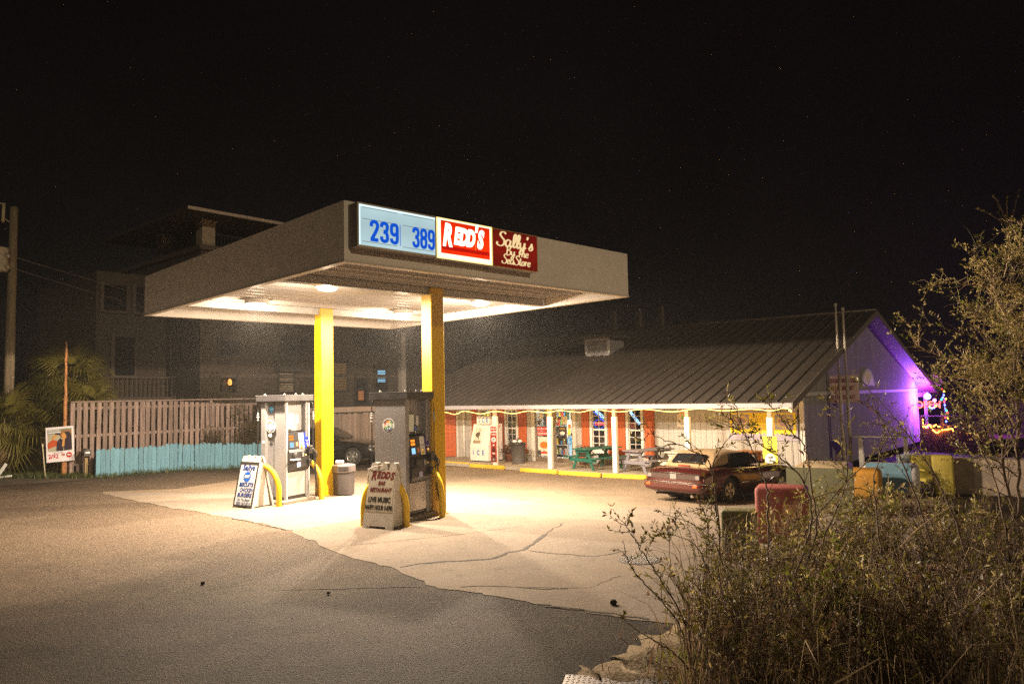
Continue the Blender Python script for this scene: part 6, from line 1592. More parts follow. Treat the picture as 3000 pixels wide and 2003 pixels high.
for k, (y, c) in enumerate(((.42, (.35, .25, .16)), (.58, (.6, .15, .08)), (.70, (.75, .2, .05)))): disc('round_sticker', mat('sticker_%d' % k, c, .5), t, (FWD + .001, y, 1.40), .045, .003, 14, (R(90), 0, R(90)))
t2 = thing('ice_sign_box', 'white ICE sign box with vent slats standing on top of the freezer', 'sign', SP(-4.16, 1.02, 1.502), SYAW)
bx('box', M_ICE, t2, -.28, -.03, 0, .42, .52, .31); 
for k, ch in enumerate('ICE'): text(ch, .26, M_ICB, t2, (-.14 + k * .21, -.033, .16), bold=.008, sx=.8)
q = MB()
for k in range(7): q.box(.421, .08, .06 + k * .03, .426, .44, .072 + k * .03)
q.obj('vent_slat', mat('ice_tan2', (.45, .36, .26), .6), t2)
# red drinks sign on the porch post
t = thing('drinks_sign', 'narrow red sign with white lettering and brown bottle at the porch post', 'sign', SP(-2.60, -.085, .05), SYAW)
M_CRED = mat('sign_red', (.33, .03, .015), .5)
bx('board', M_CRED, t, -.155, -.012, .10, .155, 0, 1.42); bx('frame', M_WLBL, t, .1555, -.014, .10, .17, .002, 1.42); text('Grab A', .085, M_WLBL, t, (0, -.014, 1.34), bold=.002); ribbon([[(-.95, .2), (-1.1, -.1), (-.85, -.3), (-.65, 0)], [(-.55, -.15), (-.4, .1), (-.35, -.2), (-.1, .05)], [(.05, .3), (-.1, -.1), (.15, -.25), (.35, .05)], [(.45, -.2), (.5, .35), (.62, -.2), (.8, .05)], [(.85, -.1), (1.0, .1), (1.0, -.2), (1.2, 0)]], .14, M_WLBL, t, (0, -.0145, 1.235), .125); text('Today!', .085, M_WLBL, t, (0, -.014, 1.13), bold=.002)
q = MB(); q.prism(ell(0, .93, .11, .095, 20), 'y', -.015, -.0122); o = q.obj('roundel', M_WLBL, t); text('20oz\n2/$2', .06, M_TXT, o, (0, -.017, .93), bold=.002)
M_COLA = mat('cola_brown', (.07, .015, .008), .25)
q = MB(); q.prism([(-.035, .70), (.035, .70), (.045, .62), (.09, .54), (.10, .40), (.07, .33), (.10, .22), (.10, .12), (-.10, .12), (-.10, .22), (-.07, .33), (-.10, .40), (-.09, .54), (-.045, .62)], 'y', -.016, -.0122); o = q.obj('bottle_print', M_COLA, t); bx('cap_print', M_WLBL, o, -.04, -.0165, .703, .04, -.0122, .75); bx('label_print', M_CRED, o, -.10, -.019, .36, .10, -.0165, .47); ribbon([[(-.8, -.1), (-.4, .3), (-.2, -.3), (.2, .3), (.4, -.3), (.8, .2)]], .18, M_WLBL, o, (0, -.0195, .415), .09); text('20oz\n2/$2.50', .045, M_WLBL, o, (0, -.020, .2))
# rubbish bin with lidless rim and bagged rubbish
c = SP(-2.35, 1.05, 0); t = thing('rubbish_bin', 'round grey plastic rubbish bin with white rubbish on top beside the entrance', 'rubbish bin', c)
q = MB(); q.lathe([(.24, 0), (.25, .02), (.285, .70), (.30, .70), (.31, .74), (.30, .78)], 18); q.obj('body', mat('rubbish_grey', (.11, .10, .095), .6, 0, .15, 4), t); q = MB(); q.lathe([(.315, .72), (.33, .76), (.325, .80), (.28, .81), (.1, .79)], 18); q.obj('bin_liner', mat('liner_black', (.015, .015, .015), .35), t)
for k in range(2):
    q = MB(); q.tube([(.30 * (1 if k else -1), -.10, .60), (.36 * (1 if k else -1), 0, .62), (.30 * (1 if k else -1), .10, .60)], .02, 5); q.obj('handle', MATS['rubbish_grey'], t)
for k in range(2):
    tt = thing('rubbish_ball', ['crumpled white paper lying on the left of the rubbish bin', 'crumpled white paper lying on the right of the rubbish bin'][k], 'rubbish', (c.x - .12 + .2 * k, c.y - .10, c.z + .81)); q = MB(); q.lathe([(.05, 0), (.09, .04), (.07, .09), (.02, .11)], 9, smooth=False); q.obj('paper', M_WLBL, tt)
tt = thing('dried_plant', 'dry tuft of leaves sticking up out of the rubbish bin', 'dried plant', (c.x + .02, c.y + .05, c.z + .80)); q = MB()
for k in range(26):
    a = rnd.uniform(0, 6.28); e = Vector((math.cos(a) * rnd.uniform(.05, .18), math.sin(a) * rnd.uniform(.05, .18), rnd.uniform(.10, .24))); n_ = Vector((-e.y, e.x, 0)).normalized() * .012; q.add([(0, 0, 0), tuple(e * .6 + n_), tuple(e), tuple(e * .6 - n_)], [(0, 1, 2, 3)])
q.obj('foliage', mat('plant_brown', (.09, .055, .03), .8), tt)
# potted plant
def potted(lab, c, h, cols, seed):
    r = random.Random(seed); t = thing('potted_plant', lab, 'potted plant', c); q = MB(); q.lathe([(.14, 0), (.20, .26), (.22, .27), (.22, .30), (.18, .30)], 12); q.obj('pot', mat('pot_clay', (.20, .07, .03), .8), t)
    for ci, cc in enumerate(cols):
        q = MB()
        for k in range(240):
            p_ = Vector((r.gauss(0, .15), r.gauss(0, .13), .34 + abs(r.gauss(0, .14)) * h / .3)); d = Vector((r.uniform(-1, 1), r.uniform(-1, 1), r.uniform(-.3, 1))).normalized() * .085; w_ = d.orthogonal().normalized() * .02
            q.add([p_, p_ + d * .5 + w_, p_ + d, p_ + d * .5 - w_], [(0, 1, 2, 3)])
        q.obj('foliage', mat('plant_%s_%d' % (lab[:3], ci), cc, .7), t)
potted('potted plant with reddish leaves between freezer and rubbish bin', SP(-3.20, 1.55, 0), .30, [(.10, .025, .012), (.05, .035, .02), (.16, .07, .035)], 1)
potted('potted plant behind the green picnic table', SP(.10, 1.9, 0), .3, [(.05, .07, .02), (.18, .08, .03)], 2)
# wheel stops
M_STOP = mat('stop_yellow', (.62, .40, .02), .8, 0, .15, 5, .3, 40, dirt=(.30, .22, .10), dscale=5, damt=.4)
q = MB(); q.prism([(-.09, 0), (.09, 0), (.075, .10), (.035, .14), (-.035, .14), (-.075, .10)], 'x', -.87, .87); sm = q.mesh('bar')
bm = bmesh.new(); bm.from_mesh(sm); bmesh.ops.bevel(bm, geom=bm.edges[:], offset=.02, segments=2, affect='EDGES'); bm.to_mesh(sm); bm.free(); sm.materials.append(M_STOP)
for p_ in sm.polygons: p_.use_smooth = False
stops = [((1256, 1356), (1376, 1366), 'yellow concrete wheel stop nearest the front yellow column'), ((1378, 1368), (1478, 1375), 'yellow wheel stop in front of the ice freezer'), ((1525, 1381), (1636, 1389), 'yellow wheel stop in front of the glass entrance'), ((1638, 1390), (1763, 1398), 'yellow wheel stop in front of the green picnic table'), ((1766, 1398), (1897, 1405), 'yellow wheel stop left of the red convertible'), ((1905, 1406), (2050, 1413), 'yellow wheel stop hidden behind the red convertible')]
for a, b, lab in stops:
    P, Q = T(*a), T(*b); c = (P + Q) / 2; dd = Q - P
    t = thing('wheel_stop', lab, 'wheel stop', (c.x, c.y, gz(c.x, c.y)), math.atan2(dd.y, dd.x), 'yellow wheel stops along the porch'); o = inst('bar', sm, t); o.scale = (dd.length / 1.78, 1, 1)
# picnic tables
def picnic(lab, s_, n_, rz, m, L=1.75):
    t = thing('picnic_table', lab, 'picnic table', SP(s_, n_, .0), SYAW + rz, 'picnic tables on the porch')
    for k in range(5): bx('top_plank', m, t, -.37 + k * .149, -L / 2, .70, -.37 + k * .149 + .142, L / 2, .742, .005)
    for s2 in (-1, 1):
        for k in range(2):
            a, b = sorted((s2 * (.56 + k * .148), s2 * (.56 + k * .148 + .14))); bx('bench_plank', m, t, a, -L / 2, .40, b, L / 2, .442, .005)
    for y in (-L / 2 + .20, L / 2 - .20):
        for s2 in (-1, 1):
            q = MB(); x0, x1 = s2 * .52, s2 * .22; q.add([(x0 - .055, y - .02, 0), (x0 + .055, y - .02, 0), (x1 + .055, y - .02, .66), (x1 - .055, y - .02, .66), (x0 - .055, y + .02, 0), (x0 + .055, y + .02, 0), (x1 + .055, y + .02, .66), (x1 - .055, y + .02, .66)], [(0, 1, 2, 3), (7, 6, 5, 4), (0, 4, 5, 1), (1, 5, 6, 2), (2, 6, 7, 3), (3, 7, 4, 0)]); q.obj('leg', m, t)
        ys = y - .065 if y < 0 else y + .022
        bx('bench_support', m, t, -.70, ys, .28, .70, ys + .042, .398, .004); bx('top_support', m, t, -.34, ys, .60, .34, ys + .042, .698, .004)
        q = MB(); q.tube([(0, y + (.02 if y < 0 else -.02), .33), (0, y * .35, .69)], .032, 4); q.obj('brace', m, t)
    return t
M_TGRN = mat('table_green', (.008, .105, .075), .55, 0, .12, 3, dirt=(.12, .13, .08), dscale=2, damt=.25); M_TGRY = mat('table_grey', (.21, .20, .235), .7, 0, .12, 3, dirt=(.15, .12, .10), dscale=3, damt=.5); M_TWHT = mat('table_white', (.60, .55, .46), .7, 0, .08, 3); M_TOR = mat('table_orange', (.42, .17, .05), .7, 0, .1, 3)
picnic('green picnic table on the porch beside the entrance', 1.38, .92, R(-14), M_TGRN); picnic('worn grey picnic table on the porch right of the green one', 3.42, .95, R(-15), M_TGRY); picnic('cream picnic table on the porch right of the grey one', 4.95, 1.0, R(-14), M_TWHT); picnic('orange brown picnic table seen behind the convertible', 6.55, 1.05, R(-10), M_TOR)
for k, (s_, n_) in enumerate(((1.40, 1.05), (3.75, 1.25))):
    t = thing('ashtray', ['black ashtray on the green picnic table', 'black ashtray on the grey picnic table'][k], 'ashtray', SP(s_, n_, .7425), 0, 'ashtrays on the picnic tables'); q = MB(); q.lathe([(.07, 0), (.10, .035), (.085, .035), (.06, .012)], 14); q.obj('dish', M_PBLK, t)

HAZE = .00055

# ================================================================== GABLE SIDE: BANNER ON POLES, DECK WITH LIGHTS
pb = [T(2478, 1420), T(2498, 1424)]
pg = depth(2482, 1300, 24.5); pg.z = gz(pg.x, pg.y)
t = thing('banner_poles', 'two tall thin pale pipes standing side by side in front of the gable wall', 'pole', (pg.x, pg.y, pg.z), R(-8))
M_PIPE = mat('pipe_pale', (.50, .45, .36), .5, 0, .25, 3)
for x, h in ((-.13, 5.65), (.10, 5.50)):
    q = MB(); q.tube([(x, 0, 0), (x, 0, 3.3)], .052, 8); q.tube([(x - .01, 0, 3.3), (x - .02, 0, h)], .036, 8); q.lathe([(.055, h - .02), (.06, h + .06), (.03, h + .09)], 8, Matrix.Translation((x - .02, 0, 0))); q.obj('pipe', M_PIPE, t)
bc = depth(2467, 1139, 25.3)
t = thing('hanging_banner', 'faded pink banner with maroon lettering for Redds hanging behind the two pipes', 'banner', bc, R(-8))
q = MB(); nx_ = 14; W_, H_ = 1.12, .98
for j in range(9):
    for i in range(nx_ + 1):
        u, v_ = i / nx_, j / 8; q.v.append((-W_ / 2 + W_ * u, .03 * math.sin(u * 7) * (.3 + v_) + .02 * math.sin(v_ * 6), -H_ / 2 + H_ * v_ - (.06 * 4 * u * (1 - u) if j == 8 else 0) * .5 + (.02 * u if j == 0 else 0)))
q.f = [(j * (nx_ + 1) + i, j * (nx_ + 1) + i + 1, (j + 1) * (nx_ + 1) + i + 1, (j + 1) * (nx_ + 1) + i) for j in range(8) for i in range(nx_)]; q.sm = [True] * len(q.f)
o = q.obj('cloth', mat('banner_pink', (.62, .42, .43), .8, 0, .12, 3), t); md = o.modifiers.new('t', 'SOLIDIFY'); md.thickness = .006; md.offset = 1
M_BMAR = mat('banner_maroon', (.20, .03, .05), .7)
for body, z, sx in (('REDDS FUELING STATION', .28, .44), ('RESTAURANT', .02, .62), ('ON THE BOAT', -.28, .62)): text(body, .20, M_BMAR, t, (0, -.055, z), sx=sx, bold=.004)
# satellite dish on the far rake
t = thing('satellite_dish', 'small pale satellite dish on the far edge of the gable roof', 'satellite dish', SP(8.75, 20.2, roofz(20.2) + .30), SYAW + R(60))
q = MB(); q.lathe([(.02, 0), (.18, .02), (.30, .07), (.34, .11), (.33, .115), (.28, .08), (.02, .02)], 16, Matrix.Rotation(R(62), 4, 'X')); q.obj('dish', mat('dish_pale', (.50, .50, .45), .5), t); q = MB(); q.tube([(0, 0, 0), (0, .10, -.25)], .025, 6); q.obj('bracket', M_DKF, t)
# neon open sign and blue lamp under the back porch eave
oc = depth(2718, 1186, 35.6)
t = thing('neon_sign', 'red neon OPEN sign on the back porch under the blue lamp', 'neon sign', oc, R(-12)); text('OPEN', .49, glow('neon_open', (1.0, .14, .11), 4.0), t, (0, -.05, 0), bold=.008, sx=.88)
bx('backing', mat('neon_back_dark', (.06, .01, .02), .4), t, -.60, .02, -.05, .60, .04, .05)
lc = depth(2717, 1160, 35.4)
t = thing('porch_lamp', 'blue white porch lamp glaring under the eave at the back corner', 'lamp', lc)
q = MB(); q.lathe([(.03, -.16), (.13, -.10), (.15, 0), (.10, .10), (.03, .13)], 12); q.obj('bulb', glow('lamp_blue', (.30, .25, 1.0), 40), t); q = MB(); q.lathe([(.05, .135), (.06, .2), (.05, .22)], 8); q.obj('socket', M_DKF, t)
lb_ = bpy.data.lights.new('lamp_light', 'POINT'); lb_.energy = 850; lb_.color = (.17, .10, 1.0); lb_.shadow_soft_size = .05; link(bpy.data.objects.new('lamp_light', lb_), t).location = (-.30, -.30, -.05)
t = thing('porch_bulb', 'small violet bulb glowing beside the neon OPEN sign', 'lamp', depth(2738, 1172, 35.3))
q = MB(); q.lathe([(.02, -.07), (.07, -.03), (.07, .03), (.02, .07)], 10); q.obj('bulb', glow('lamp_magenta', (.9, .2, 1.0), 20), t)
lb_ = bpy.data.lights.new('lamp_light', 'POINT'); lb_.energy = 520; lb_.color = (.70, .03, .95); lb_.shadow_soft_size = .05; link(bpy.data.objects.new('lamp_light', lb_), t).location = (-.15, -.15, 0)
# back deck: boarded skirt, rail, posts, strings of lights
M_DECKW = mat('deck_brown', (.22, .12, .07), .85, 0, .3, 2.5, .3, 30, rand=.2, stretch=(6, 6, .6))
a0 = depth(2700, 1290, 34.8); a1 = depth(2890, 1300, 32.0)
dv = (a1 - a0); dv.z = 0; LLd = dv.length; az = math.atan2(dv.y, dv.x); zb = -.72
dk = thing('back_deck', 'brown boarded deck with rail behind the right corner of the store', 'deck', (a0.x, a0.y, zb), az)
nbd = int(LLd / .16)
bmesh_ = MB().bevbox(.004, -.012, 0, .150, .012, 1.10, .003).mesh('deck_board'); bmesh_.materials.append(M_DECKW)
for i in range(nbd): inst('deck_board', bmesh_, dk, (i * .16, 0, 0))
for x in (0, LLd * .33, LLd * .66, LLd): bx('post', M_DECKW, dk, x - .05, .02, 0, x + .05, .12, 1.62)
bx('rail', M_DECKW, dk, 0, .0, 1.625, LLd, .14, 1.67); bx('rail', M_DECKW, dk, 0, .03, 1.20, LLd, .07, 1.27)
bx('deck_floor', M_DECKW, dk, 0, .13, .62, LLd, 4, .68)
M_STR = glow('string_amber', (1.0, .36, .04), 20)
def string(lab, pxs, D, seed, sag=.10, r_=.028):
    rr = random.Random(seed); P = [depth(x, y, D - .012 * (x - 2700)) for x, y in pxs]; base = P[0]
    t = thing('string_light', lab, 'string lights', base, 0, 'amber string lights on the back deck'); C = bend([p_ - base for p_ in P], 5); q = MB(); q2 = MB()
    for i in range(len(C) - 1):
        if rr.random() < .78: q.tube([C[i], C[i].lerp(C[i + 1], .85)], r_, 5)
    q.obj('light_tube', M_STR, t); q2.tube(C, .006, 3); q2.obj('cable', M_WIRE, t)
string('amber string light hanging down the back corner of the store wall', [(2703, 1227), (2704, 1245), (2708, 1262), (2716, 1270), (2724, 1269)], 34.9, 1)
string('amber string light along the upper back deck rail', [(2705, 1242), (2712, 1252), (2722, 1244), (2730, 1252), (2742, 1244), (2752, 1250), (2764, 1245), (2780, 1248), (2798, 1246), (2797, 1256)], 34.7, 2)
string('amber string light swagged below the upper rail string', [(2732, 1258), (2745, 1267), (2756, 1260), (2775, 1257), (2790, 1256), (2798, 1268), (2812, 1266), (2825, 1270), (2840, 1268), (2852, 1276), (2868, 1274), (2880, 1278), (2884, 1288), (2874, 1292)], 34.5, 3)
string('amber string light low along the deck steps', [(2775, 1338), (2790, 1336), (2800, 1332), (2815, 1337), (2830, 1339), (2848, 1340), (2862, 1343), (2878, 1346), (2880, 1330)], 34.2, 4)
# coloured festoon on its pole
festoon = [(2760, 1140), (2766, 1146), (2765, 1157), (2762, 1164), (2758, 1170), (2754, 1178), (2748, 1184), (2742, 1189), (2736, 1194), (2730, 1196), (2724, 1193), (2719, 1190), (2766, 1176), (2771, 1168), (2768, 1186), (2770, 1196), (2773, 1202), (2776, 1208), (2769, 1222), (2777, 1224), (2772, 1234)]
fb_ = depth(2764, 1140, 34.0)
t = thing('festoon_light', 'string of red green and blue party bulbs draped beside the neon OPEN sign', 'string lights', fb_)
q = MB(); q.tube([depth(x, y, 34.0) - fb_ for x, y in festoon[:12]], .007, 3); q.tube([depth(x, y, 34.0) - fb_ for x, y in [festoon[0]] + festoon[12:]], .007, 3); q.obj('cable', M_WIRE, t)
fc = [glow('bulb_%d' % k, c, 7) for k, c in enumerate(((1, .05, .06), (.05, .9, .35), (.12, .18, 1), (1, .45, .05)))]
bms = []
for k in range(4):
    q = MB(); q.lathe([(.012, -.045), (.038, -.02), (.038, .02), (.012, .045)], 8); me = q.mesh('bulb'); me.materials.append(fc[k]); bms.append(me)
for k, (x, y) in enumerate(festoon): inst('bulb', bms[(k * 7 + k // 3) % 4], t, depth(x, y, 34.0) - fb_)
pf = depth(2770, 1210, 34.1)
t = thing('festoon_pole', 'thin dark pole carrying the coloured bulbs', 'pole', (pf.x, pf.y, -.72)); q = MB(); q.tube([(0, 0, 0), (0, 0, pf.z + 1.9)], .03, 6); q.obj('shaft', M_DKF, t)
# long pale fence beyond the deck
w0 = depth(2764, 1230, 42); w1 = depth(3060, 1225, 38)
dv = w1 - w0; t = thing('panel_fence', 'plain olive panel fence beyond the lit deck at the right edge', 'fence', (w0.x, w0.y, -.72), math.atan2(dv.y, dv.x))
M_OLV = mat('panel_olive', (.20, .19, .10), .9, 0, .12, 1.5)
Lw = math.hypot(dv.x, dv.y)
for k in range(3): bx('panel', M_OLV, t, k * Lw / 3 + .03, -.02, .2, (k + 1) * Lw / 3 - .03, .02, 2.28); bx('post', M_OLV, t, k * Lw / 3 - .03, -.04, 0, k * Lw / 3 + .027, .04, 2.3)
# white stand by the gable wall
sp_ = depth(2592, 1390, 24.0)
t = thing('white_stand', 'white timber stand with flat top against the purple lit gable wall', 'stand', (sp_.x, sp_.y, gz(sp_.x, sp_.y)), R(-28))
for x, y in ((-.65, -.3), (.65, -.3), (-.65, .3), (.65, .3)): bx('post', M_WTRIM, t, x - .06, y - .06, 0, x + .06, y + .06, 1.28)
for k in range(4): bx('top_board', M_WTRIM, t, -.85, -.40 + k * .2, 1.282, .85, -.21 + k * .2, 1.32)
bx('cross_rail', M_WTRIM, t, -.59, -.34, .30, .59, -.30, .40)

# ================================================================== PAINTED BLOCKS ALONG THE RIGHT EDGE OF THE LOT
def block(lab, c, sz, rz, m, panels=(), name='painted_block', rad=.07):
    t = thing(name, lab, 'painted block', (c[0], c[1], gz(c[0], c[1])), rz, 'chunky painted blocks along the right edge of the lot')
    sx_, sy_, sz_ = sz; q = MB(); q.bevbox(-sx_ / 2, -sy_ / 2, 0, sx_ / 2, sy_ / 2, sz_, rad, 3)
    q.obj('body', m, t)
    for (f, mm, a, b, c_, d) in panels:
        if f == 'y': bx('painted_panel', mm, t, a, -sy_ / 2 - .006, b, c_, -sy_ / 2 - .001, d)
        elif f == '-x': bx('painted_panel', mm, t, -sx_ / 2 - .006, a, b, -sx_ / 2 - .001, c_, d)
    return t
mp = lambda n_, c: mat('block_' + n_, c, .7, 0, .15, 4, .2, 40, dirt=tuple(v * .5 for v in c), dscale=3, damt=.4)
c1 = T(2178, 1645); block('narrow dark olive block standing alone nearest the camera by the bushes', (c1.x, c1.y + .12), (.46, .34, .70), R(-22), mp('olive', (.11, .10, .03)), rad=.04)
c2 = T(2318, 1600); block('faded red block with pale patches beside the olive block', (c2.x, c2.y + .3), (.80, .55, .92), R(-24), mp('red', (.24, .05, .04)), [('y', mp('peach', (.55, .30, .16)), .02, .25, .30, .66)])
c3 = T(2420, 1500); block('large block with dark left face and tan front behind the red one', (c3.x + .15, c3.y + .4), (1.1, 1.5, 1.02), R(-30), mp('tan', (.34, .25, .15)), [('y', mp('moss', (.10, .10, .05)), -.66, .08, .66, 1.0)], rad=.10)
c4 = T(2552, 1470); block('orange yellow block to the right of the tan one', (c4.x + .2, c4.y + .9), (.95, .7, .74), R(-30), mp('amber', (.36, .17, .012)), rad=.12)
c5 = T(2655, 1465); block('sky blue block with white rim right of the orange one', (c5.x + .3, c5.y + 1.3), (1.35, .9, .8), R(-30), mp('white', (.42, .40, .40)), [('y', mp('sky', (.10, .20, .27)), -.55, .10, .50, .85)], rad=.16)
c6 = T(2835, 1470); block('lemon yellow block among the stems at the far right', (c6.x + .2, c6.y + 1.3), (.50, .45, 1.05), R(-30), mp('lemon', (.28, .22, .03)))
c7 = T(2920, 1470); block('long cream block behind the stems at the right edge', (c7.x + 1.2, c7.y + 1.2), (2.6, .8, .95), R(-30), mp('cream', (.30, .235, .185)))
def tubchair(lab, px, py, D, m, rz):
    c = depth(px, py, D); t = thing('tub_chair', lab, 'chair', (c.x, c.y, gz(c.x, c.y)), rz, 'painted chairs by the back deck')
    z0 = max(.2, c.z - gz(c.x, c.y) - .55)
    q = MB(); q.bevbox(-.38, .22, z0 - .1, .38, .32, z0 + .62, .05, 2); q.obj('backrest', m, t); bx('seat', m, t, -.38, -.3, z0 - .12, .38, .215, z0 - .02, .02)
    for x in (-.42, .36): bx('arm', m, t, x, -.32, z0 + .20, x + .06, .3, z0 + .25, .01)
    for x in (-.35, .29):
        for y in (-.28, .20): bx('leg', m, t, x, y, 0, x + .06, y + .06, z0 - .121)
tubchair('pale blue white painted chair by the back deck', 2680, 1388, 22.5, mp('ice', (.50, .56, .62)), R(20)); tubchair('lemon yellow painted chair right of the pale blue one', 2722, 1378, 22.0, mp('lemon2', (.46, .38, .06)), R(10))

# ================================================================== SANDY VERGE AND SHRUBS IN FRONT
vr = random.Random(9)
from mathutils import noise as mnoise
q = MB(); n1, n2 = 70, 46
va = [T(*a) for a in ((1560, 2070), (1660, 2003), (1735, 1960), (1840, 1905), (1960, 1850), (2130, 1720), (2300, 1680), (2600, 1650), (3100, 1650))]
vb = [Vector((.1, 2.2, 0)), Vector((1.2, 1.8, 0)), Vector((2.4, 1.8, 0)), Vector((4, 1.8, 0)), Vector((9.5, 2.0, 0)), Vector((13, 3.0, 0))]
def samp(P, t_):
    k = t_ * (len(P) - 1); i = min(int(k), len(P) - 2); return P[i].lerp(P[i + 1], k - i)
for j in range(n2 + 1):
    for i in range(n1 + 1):
        c = samp(va, i / n1) + Vector((.16 * mnoise.noise(Vector((i * .31, 1, 0))) + .07 * mnoise.noise(Vector((i * .9, 2, 0))), .25 * mnoise.noise(Vector((i * .31, 5, 0))) + .10 * mnoise.noise(Vector((i * .9, 7, 0))), 0)); c = c.lerp(samp(vb, i / n1), j / n2)
        e = min(1, j / 3) * min(1, i / 6)
        q.v.append((c.x, c.y, gz(c.x, c.y) + .012 + e * (.02 + .14 * mnoise.noise(Vector((c.x * 1.1, c.y * 1.1, 0))) * .6 + .04 * mnoise.noise(Vector((c.x * 4.5, c.y * 4.5, 3))) + .035 * mnoise.noise(Vector((c.x * 13, c.y * 13, 5))) + .04)))
q.f = [(j * (n1 + 1) + i, (j + 1) * (n1 + 1) + i, (j + 1) * (n1 + 1) + i + 1, j * (n1 + 1) + i + 1) for j in range(n2) for i in range(n1)]; q.sm = [True] * len(q.f)
tag(q.obj('sandy_verge', M_SAND), kind='structure')

M_STEM = mat('stem_brown', (.13, .088, .060), .85, 0, .3, 8); M_STEMP = mat('stem_pale', (.52, .38, .22), .8, 0, .2, 8)
M_LF = leafmat('leaf_olive', (.17, .15, .026), .4); M_LFP = leafmat('leaf_pale', (.62, .50, .20)); M_LFD = leafmat('leaf_dry', (.15, .085, .05))
M_LFG = leafmat('leaf_fresh', (.24, .27, .035))
class Plant:
    def __init__(s, seed): s.r = random.Random(seed); s.st = MB(); s.pale = MB(); s.lv = [MB(), MB(), MB(), MB()]
    def leaf(s, p, d, L, w, k):
        side = d.orthogonal().normalized(); a = s.r.uniform(0, 6.28); up = d.cross(side); side = side * math.cos(a) + up * math.sin(a)
        m_ = p + d * L * .5 + up * 0
        s.lv[k].add([p, m_ + side * w, p + d * L, m_ - side * w], [(0, 1, 2, 3)])
    def cluster(s, p, d, n, L, w):
        for _ in range(n):
            q_ = p + d * s.r.uniform(-.02, .03); dd = (d * .6 + Vector((s.r.uniform(-1, 1), s.r.uniform(-1, 1), s.r.uniform(-.6, 1)))).normalized()
            s.leaf(q_, dd, L * s.r.uniform(.6, 1.35), w * s.r.uniform(.7, 1.4), s.kd if s.r.random() < .8 else s.r.choices((0, 1, 2, 3), s.mix)[0])
    mix = (60, 12, 22, 6); kd = 0
    def stem(s, pts, r0, twigs=10, leaves=10, tl=.35, L=.045, w=.0055, bare=0.0, pale=False, start=.25, seg=4):
        C = bend(pts, 7); n = len(C); mb = s.pale if pale else s.st
        C = [c + Vector((s.r.gauss(0, r0 * .5), s.r.gauss(0, r0 * .5), s.r.gauss(0, r0 * .3))) for c in C]
        mb.tube(C, [r0 * (1 - .8 * i / n) for i in range(n)], seg)
        for k in range(twigs):
            u = start + (1 - start) * s.r.random(); i = min(n - 2, int(u * (n - 1))); p = C[i]; t = (C[i + 1] - C[i]).normalized()
            o = Vector((s.r.uniform(-1, 1), s.r.uniform(-1, 1), s.r.uniform(-.5, .9))); d = (t * .7 + o).normalized(); LL = tl * s.r.uniform(.35, 1.15) * (1.15 - .5 * u)
            e = p + d * LL; mid = p + d * LL * .5 + Vector((0, 0, s.r.uniform(-.03, .04)))
            TW = bend([p, mid, e], 4); mb.tube(TW, [r0 * .38 * (1 - .7 * j / len(TW)) for j in range(len(TW))], 3, cap=False)
            s.kd = s.r.choices((0, 1, 2, 3), s.mix)[0]
            if s.r.random() < bare: continue
            for c in TW[2:]: s.cluster(c, d, max(1, leaves // len(TW)), L, w)
            s.cluster(e, d, 3, L, w)
        if s.r.random() > bare: s.cluster(C[-1], (C[-1] - C[-2]).normalized(), 4, L, w)
    def done(s, lab, base, name='shrub', group='wild shrubs along the right edge of the lot'):
        t = thing(name, lab, 'shrub', base, 0, group); b = Vector(base)
        for mb, nm, m_ in ((s.st, 'stem', M_STEM), (s.pale, 'pale_stem', M_STEMP), (s.lv[0], 'foliage', M_LF), (s.lv[1], 'pale_foliage', M_LFP), (s.lv[2], 'dry_foliage', M_LFD), (s.lv[3], 'fresh_foliage', M_LFG)):
            if not mb.v: continue
            mb.v = [(x - b.x, y - b.y, z - b.z) for x, y, z in mb.v]; mb.obj(nm, m_, t)
        return t
def W3(L, d0, d1=None):
    n_ = len(L); d1 = d1 if d1 is not None else d0
    return [depth(x, y, d0 + (d1 - d0) * i / max(1, n_ - 1)) for i, (x, y) in enumerate(L)]
# the open, silhouetted shrub against the bright concrete
p = Plant(21); p.mix = (70, 6, 22, 2)
p.stem(W3([(2030, 1960), (2010, 1830), (1930, 1690), (1880, 1610), (1845, 1560), (1830, 1530)], 6.1, 6.4), .011, 16, 8, .30, .05, .008)
p.stem(W3([(2030, 1960), (1985, 1820), (1900, 1720), (1850, 1660), (1833, 1620), (1826, 1580)], 6.0, 6.2), .010, 8, 6, .16, .045, .007, .5)
p.stem(W3([(2040, 1960), (2070, 1800), (2110, 1640), (2100, 1500), (2080, 1360), (2023, 1317), (1934, 1284), (1890, 1262)], 6.3, 6.9), .013, 22, 9, .34, .05, .007, .25)
p.stem(W3([(2110, 1560), (2090, 1380), (2110, 1317), (2158, 1263), (2190, 1240)], 6.6, 6.8), .008, 12, 10, .22, .05, .007)
p.stem(W3([(2060, 1960), (2130, 1760), (2100, 1600), (2040, 1540), (1960, 1510), (1940, 1508)], 6.3, 6.3), .008, 7, 6, .2, .045, .006, .6)
p.stem(W3([(2020, 1960), (1960, 1900), (1890, 1860), (1810, 1805)], 5.7, 5.7), .010, 6, 5, .14, .045, .006, .5)
p.stem(W3([(2090, 1700), (2040, 1600), (1985, 1570), (1930, 1560)], 6.2, 6.2), .007, 8, 8, .18, .05, .008)
p.stem(W3([(2050, 1960), (2020, 1800), (1975, 1690), (1960, 1600), (1985, 1500)], 6.4, 6.8), .008, 16, 10, .26, .05, .007)
p.stem(W3([(2060, 1950), (2090, 1820), (2060, 1700), (2075, 1560), (2058, 1480)], 6.4, 6.6), .009, 22, 12, .24, .05, .007)
p.done('open leggy shrub with dark arching stems reaching left over the concrete', T(2040, 1960))
p = Plant(22); p.mix = (70, 8, 18, 4)
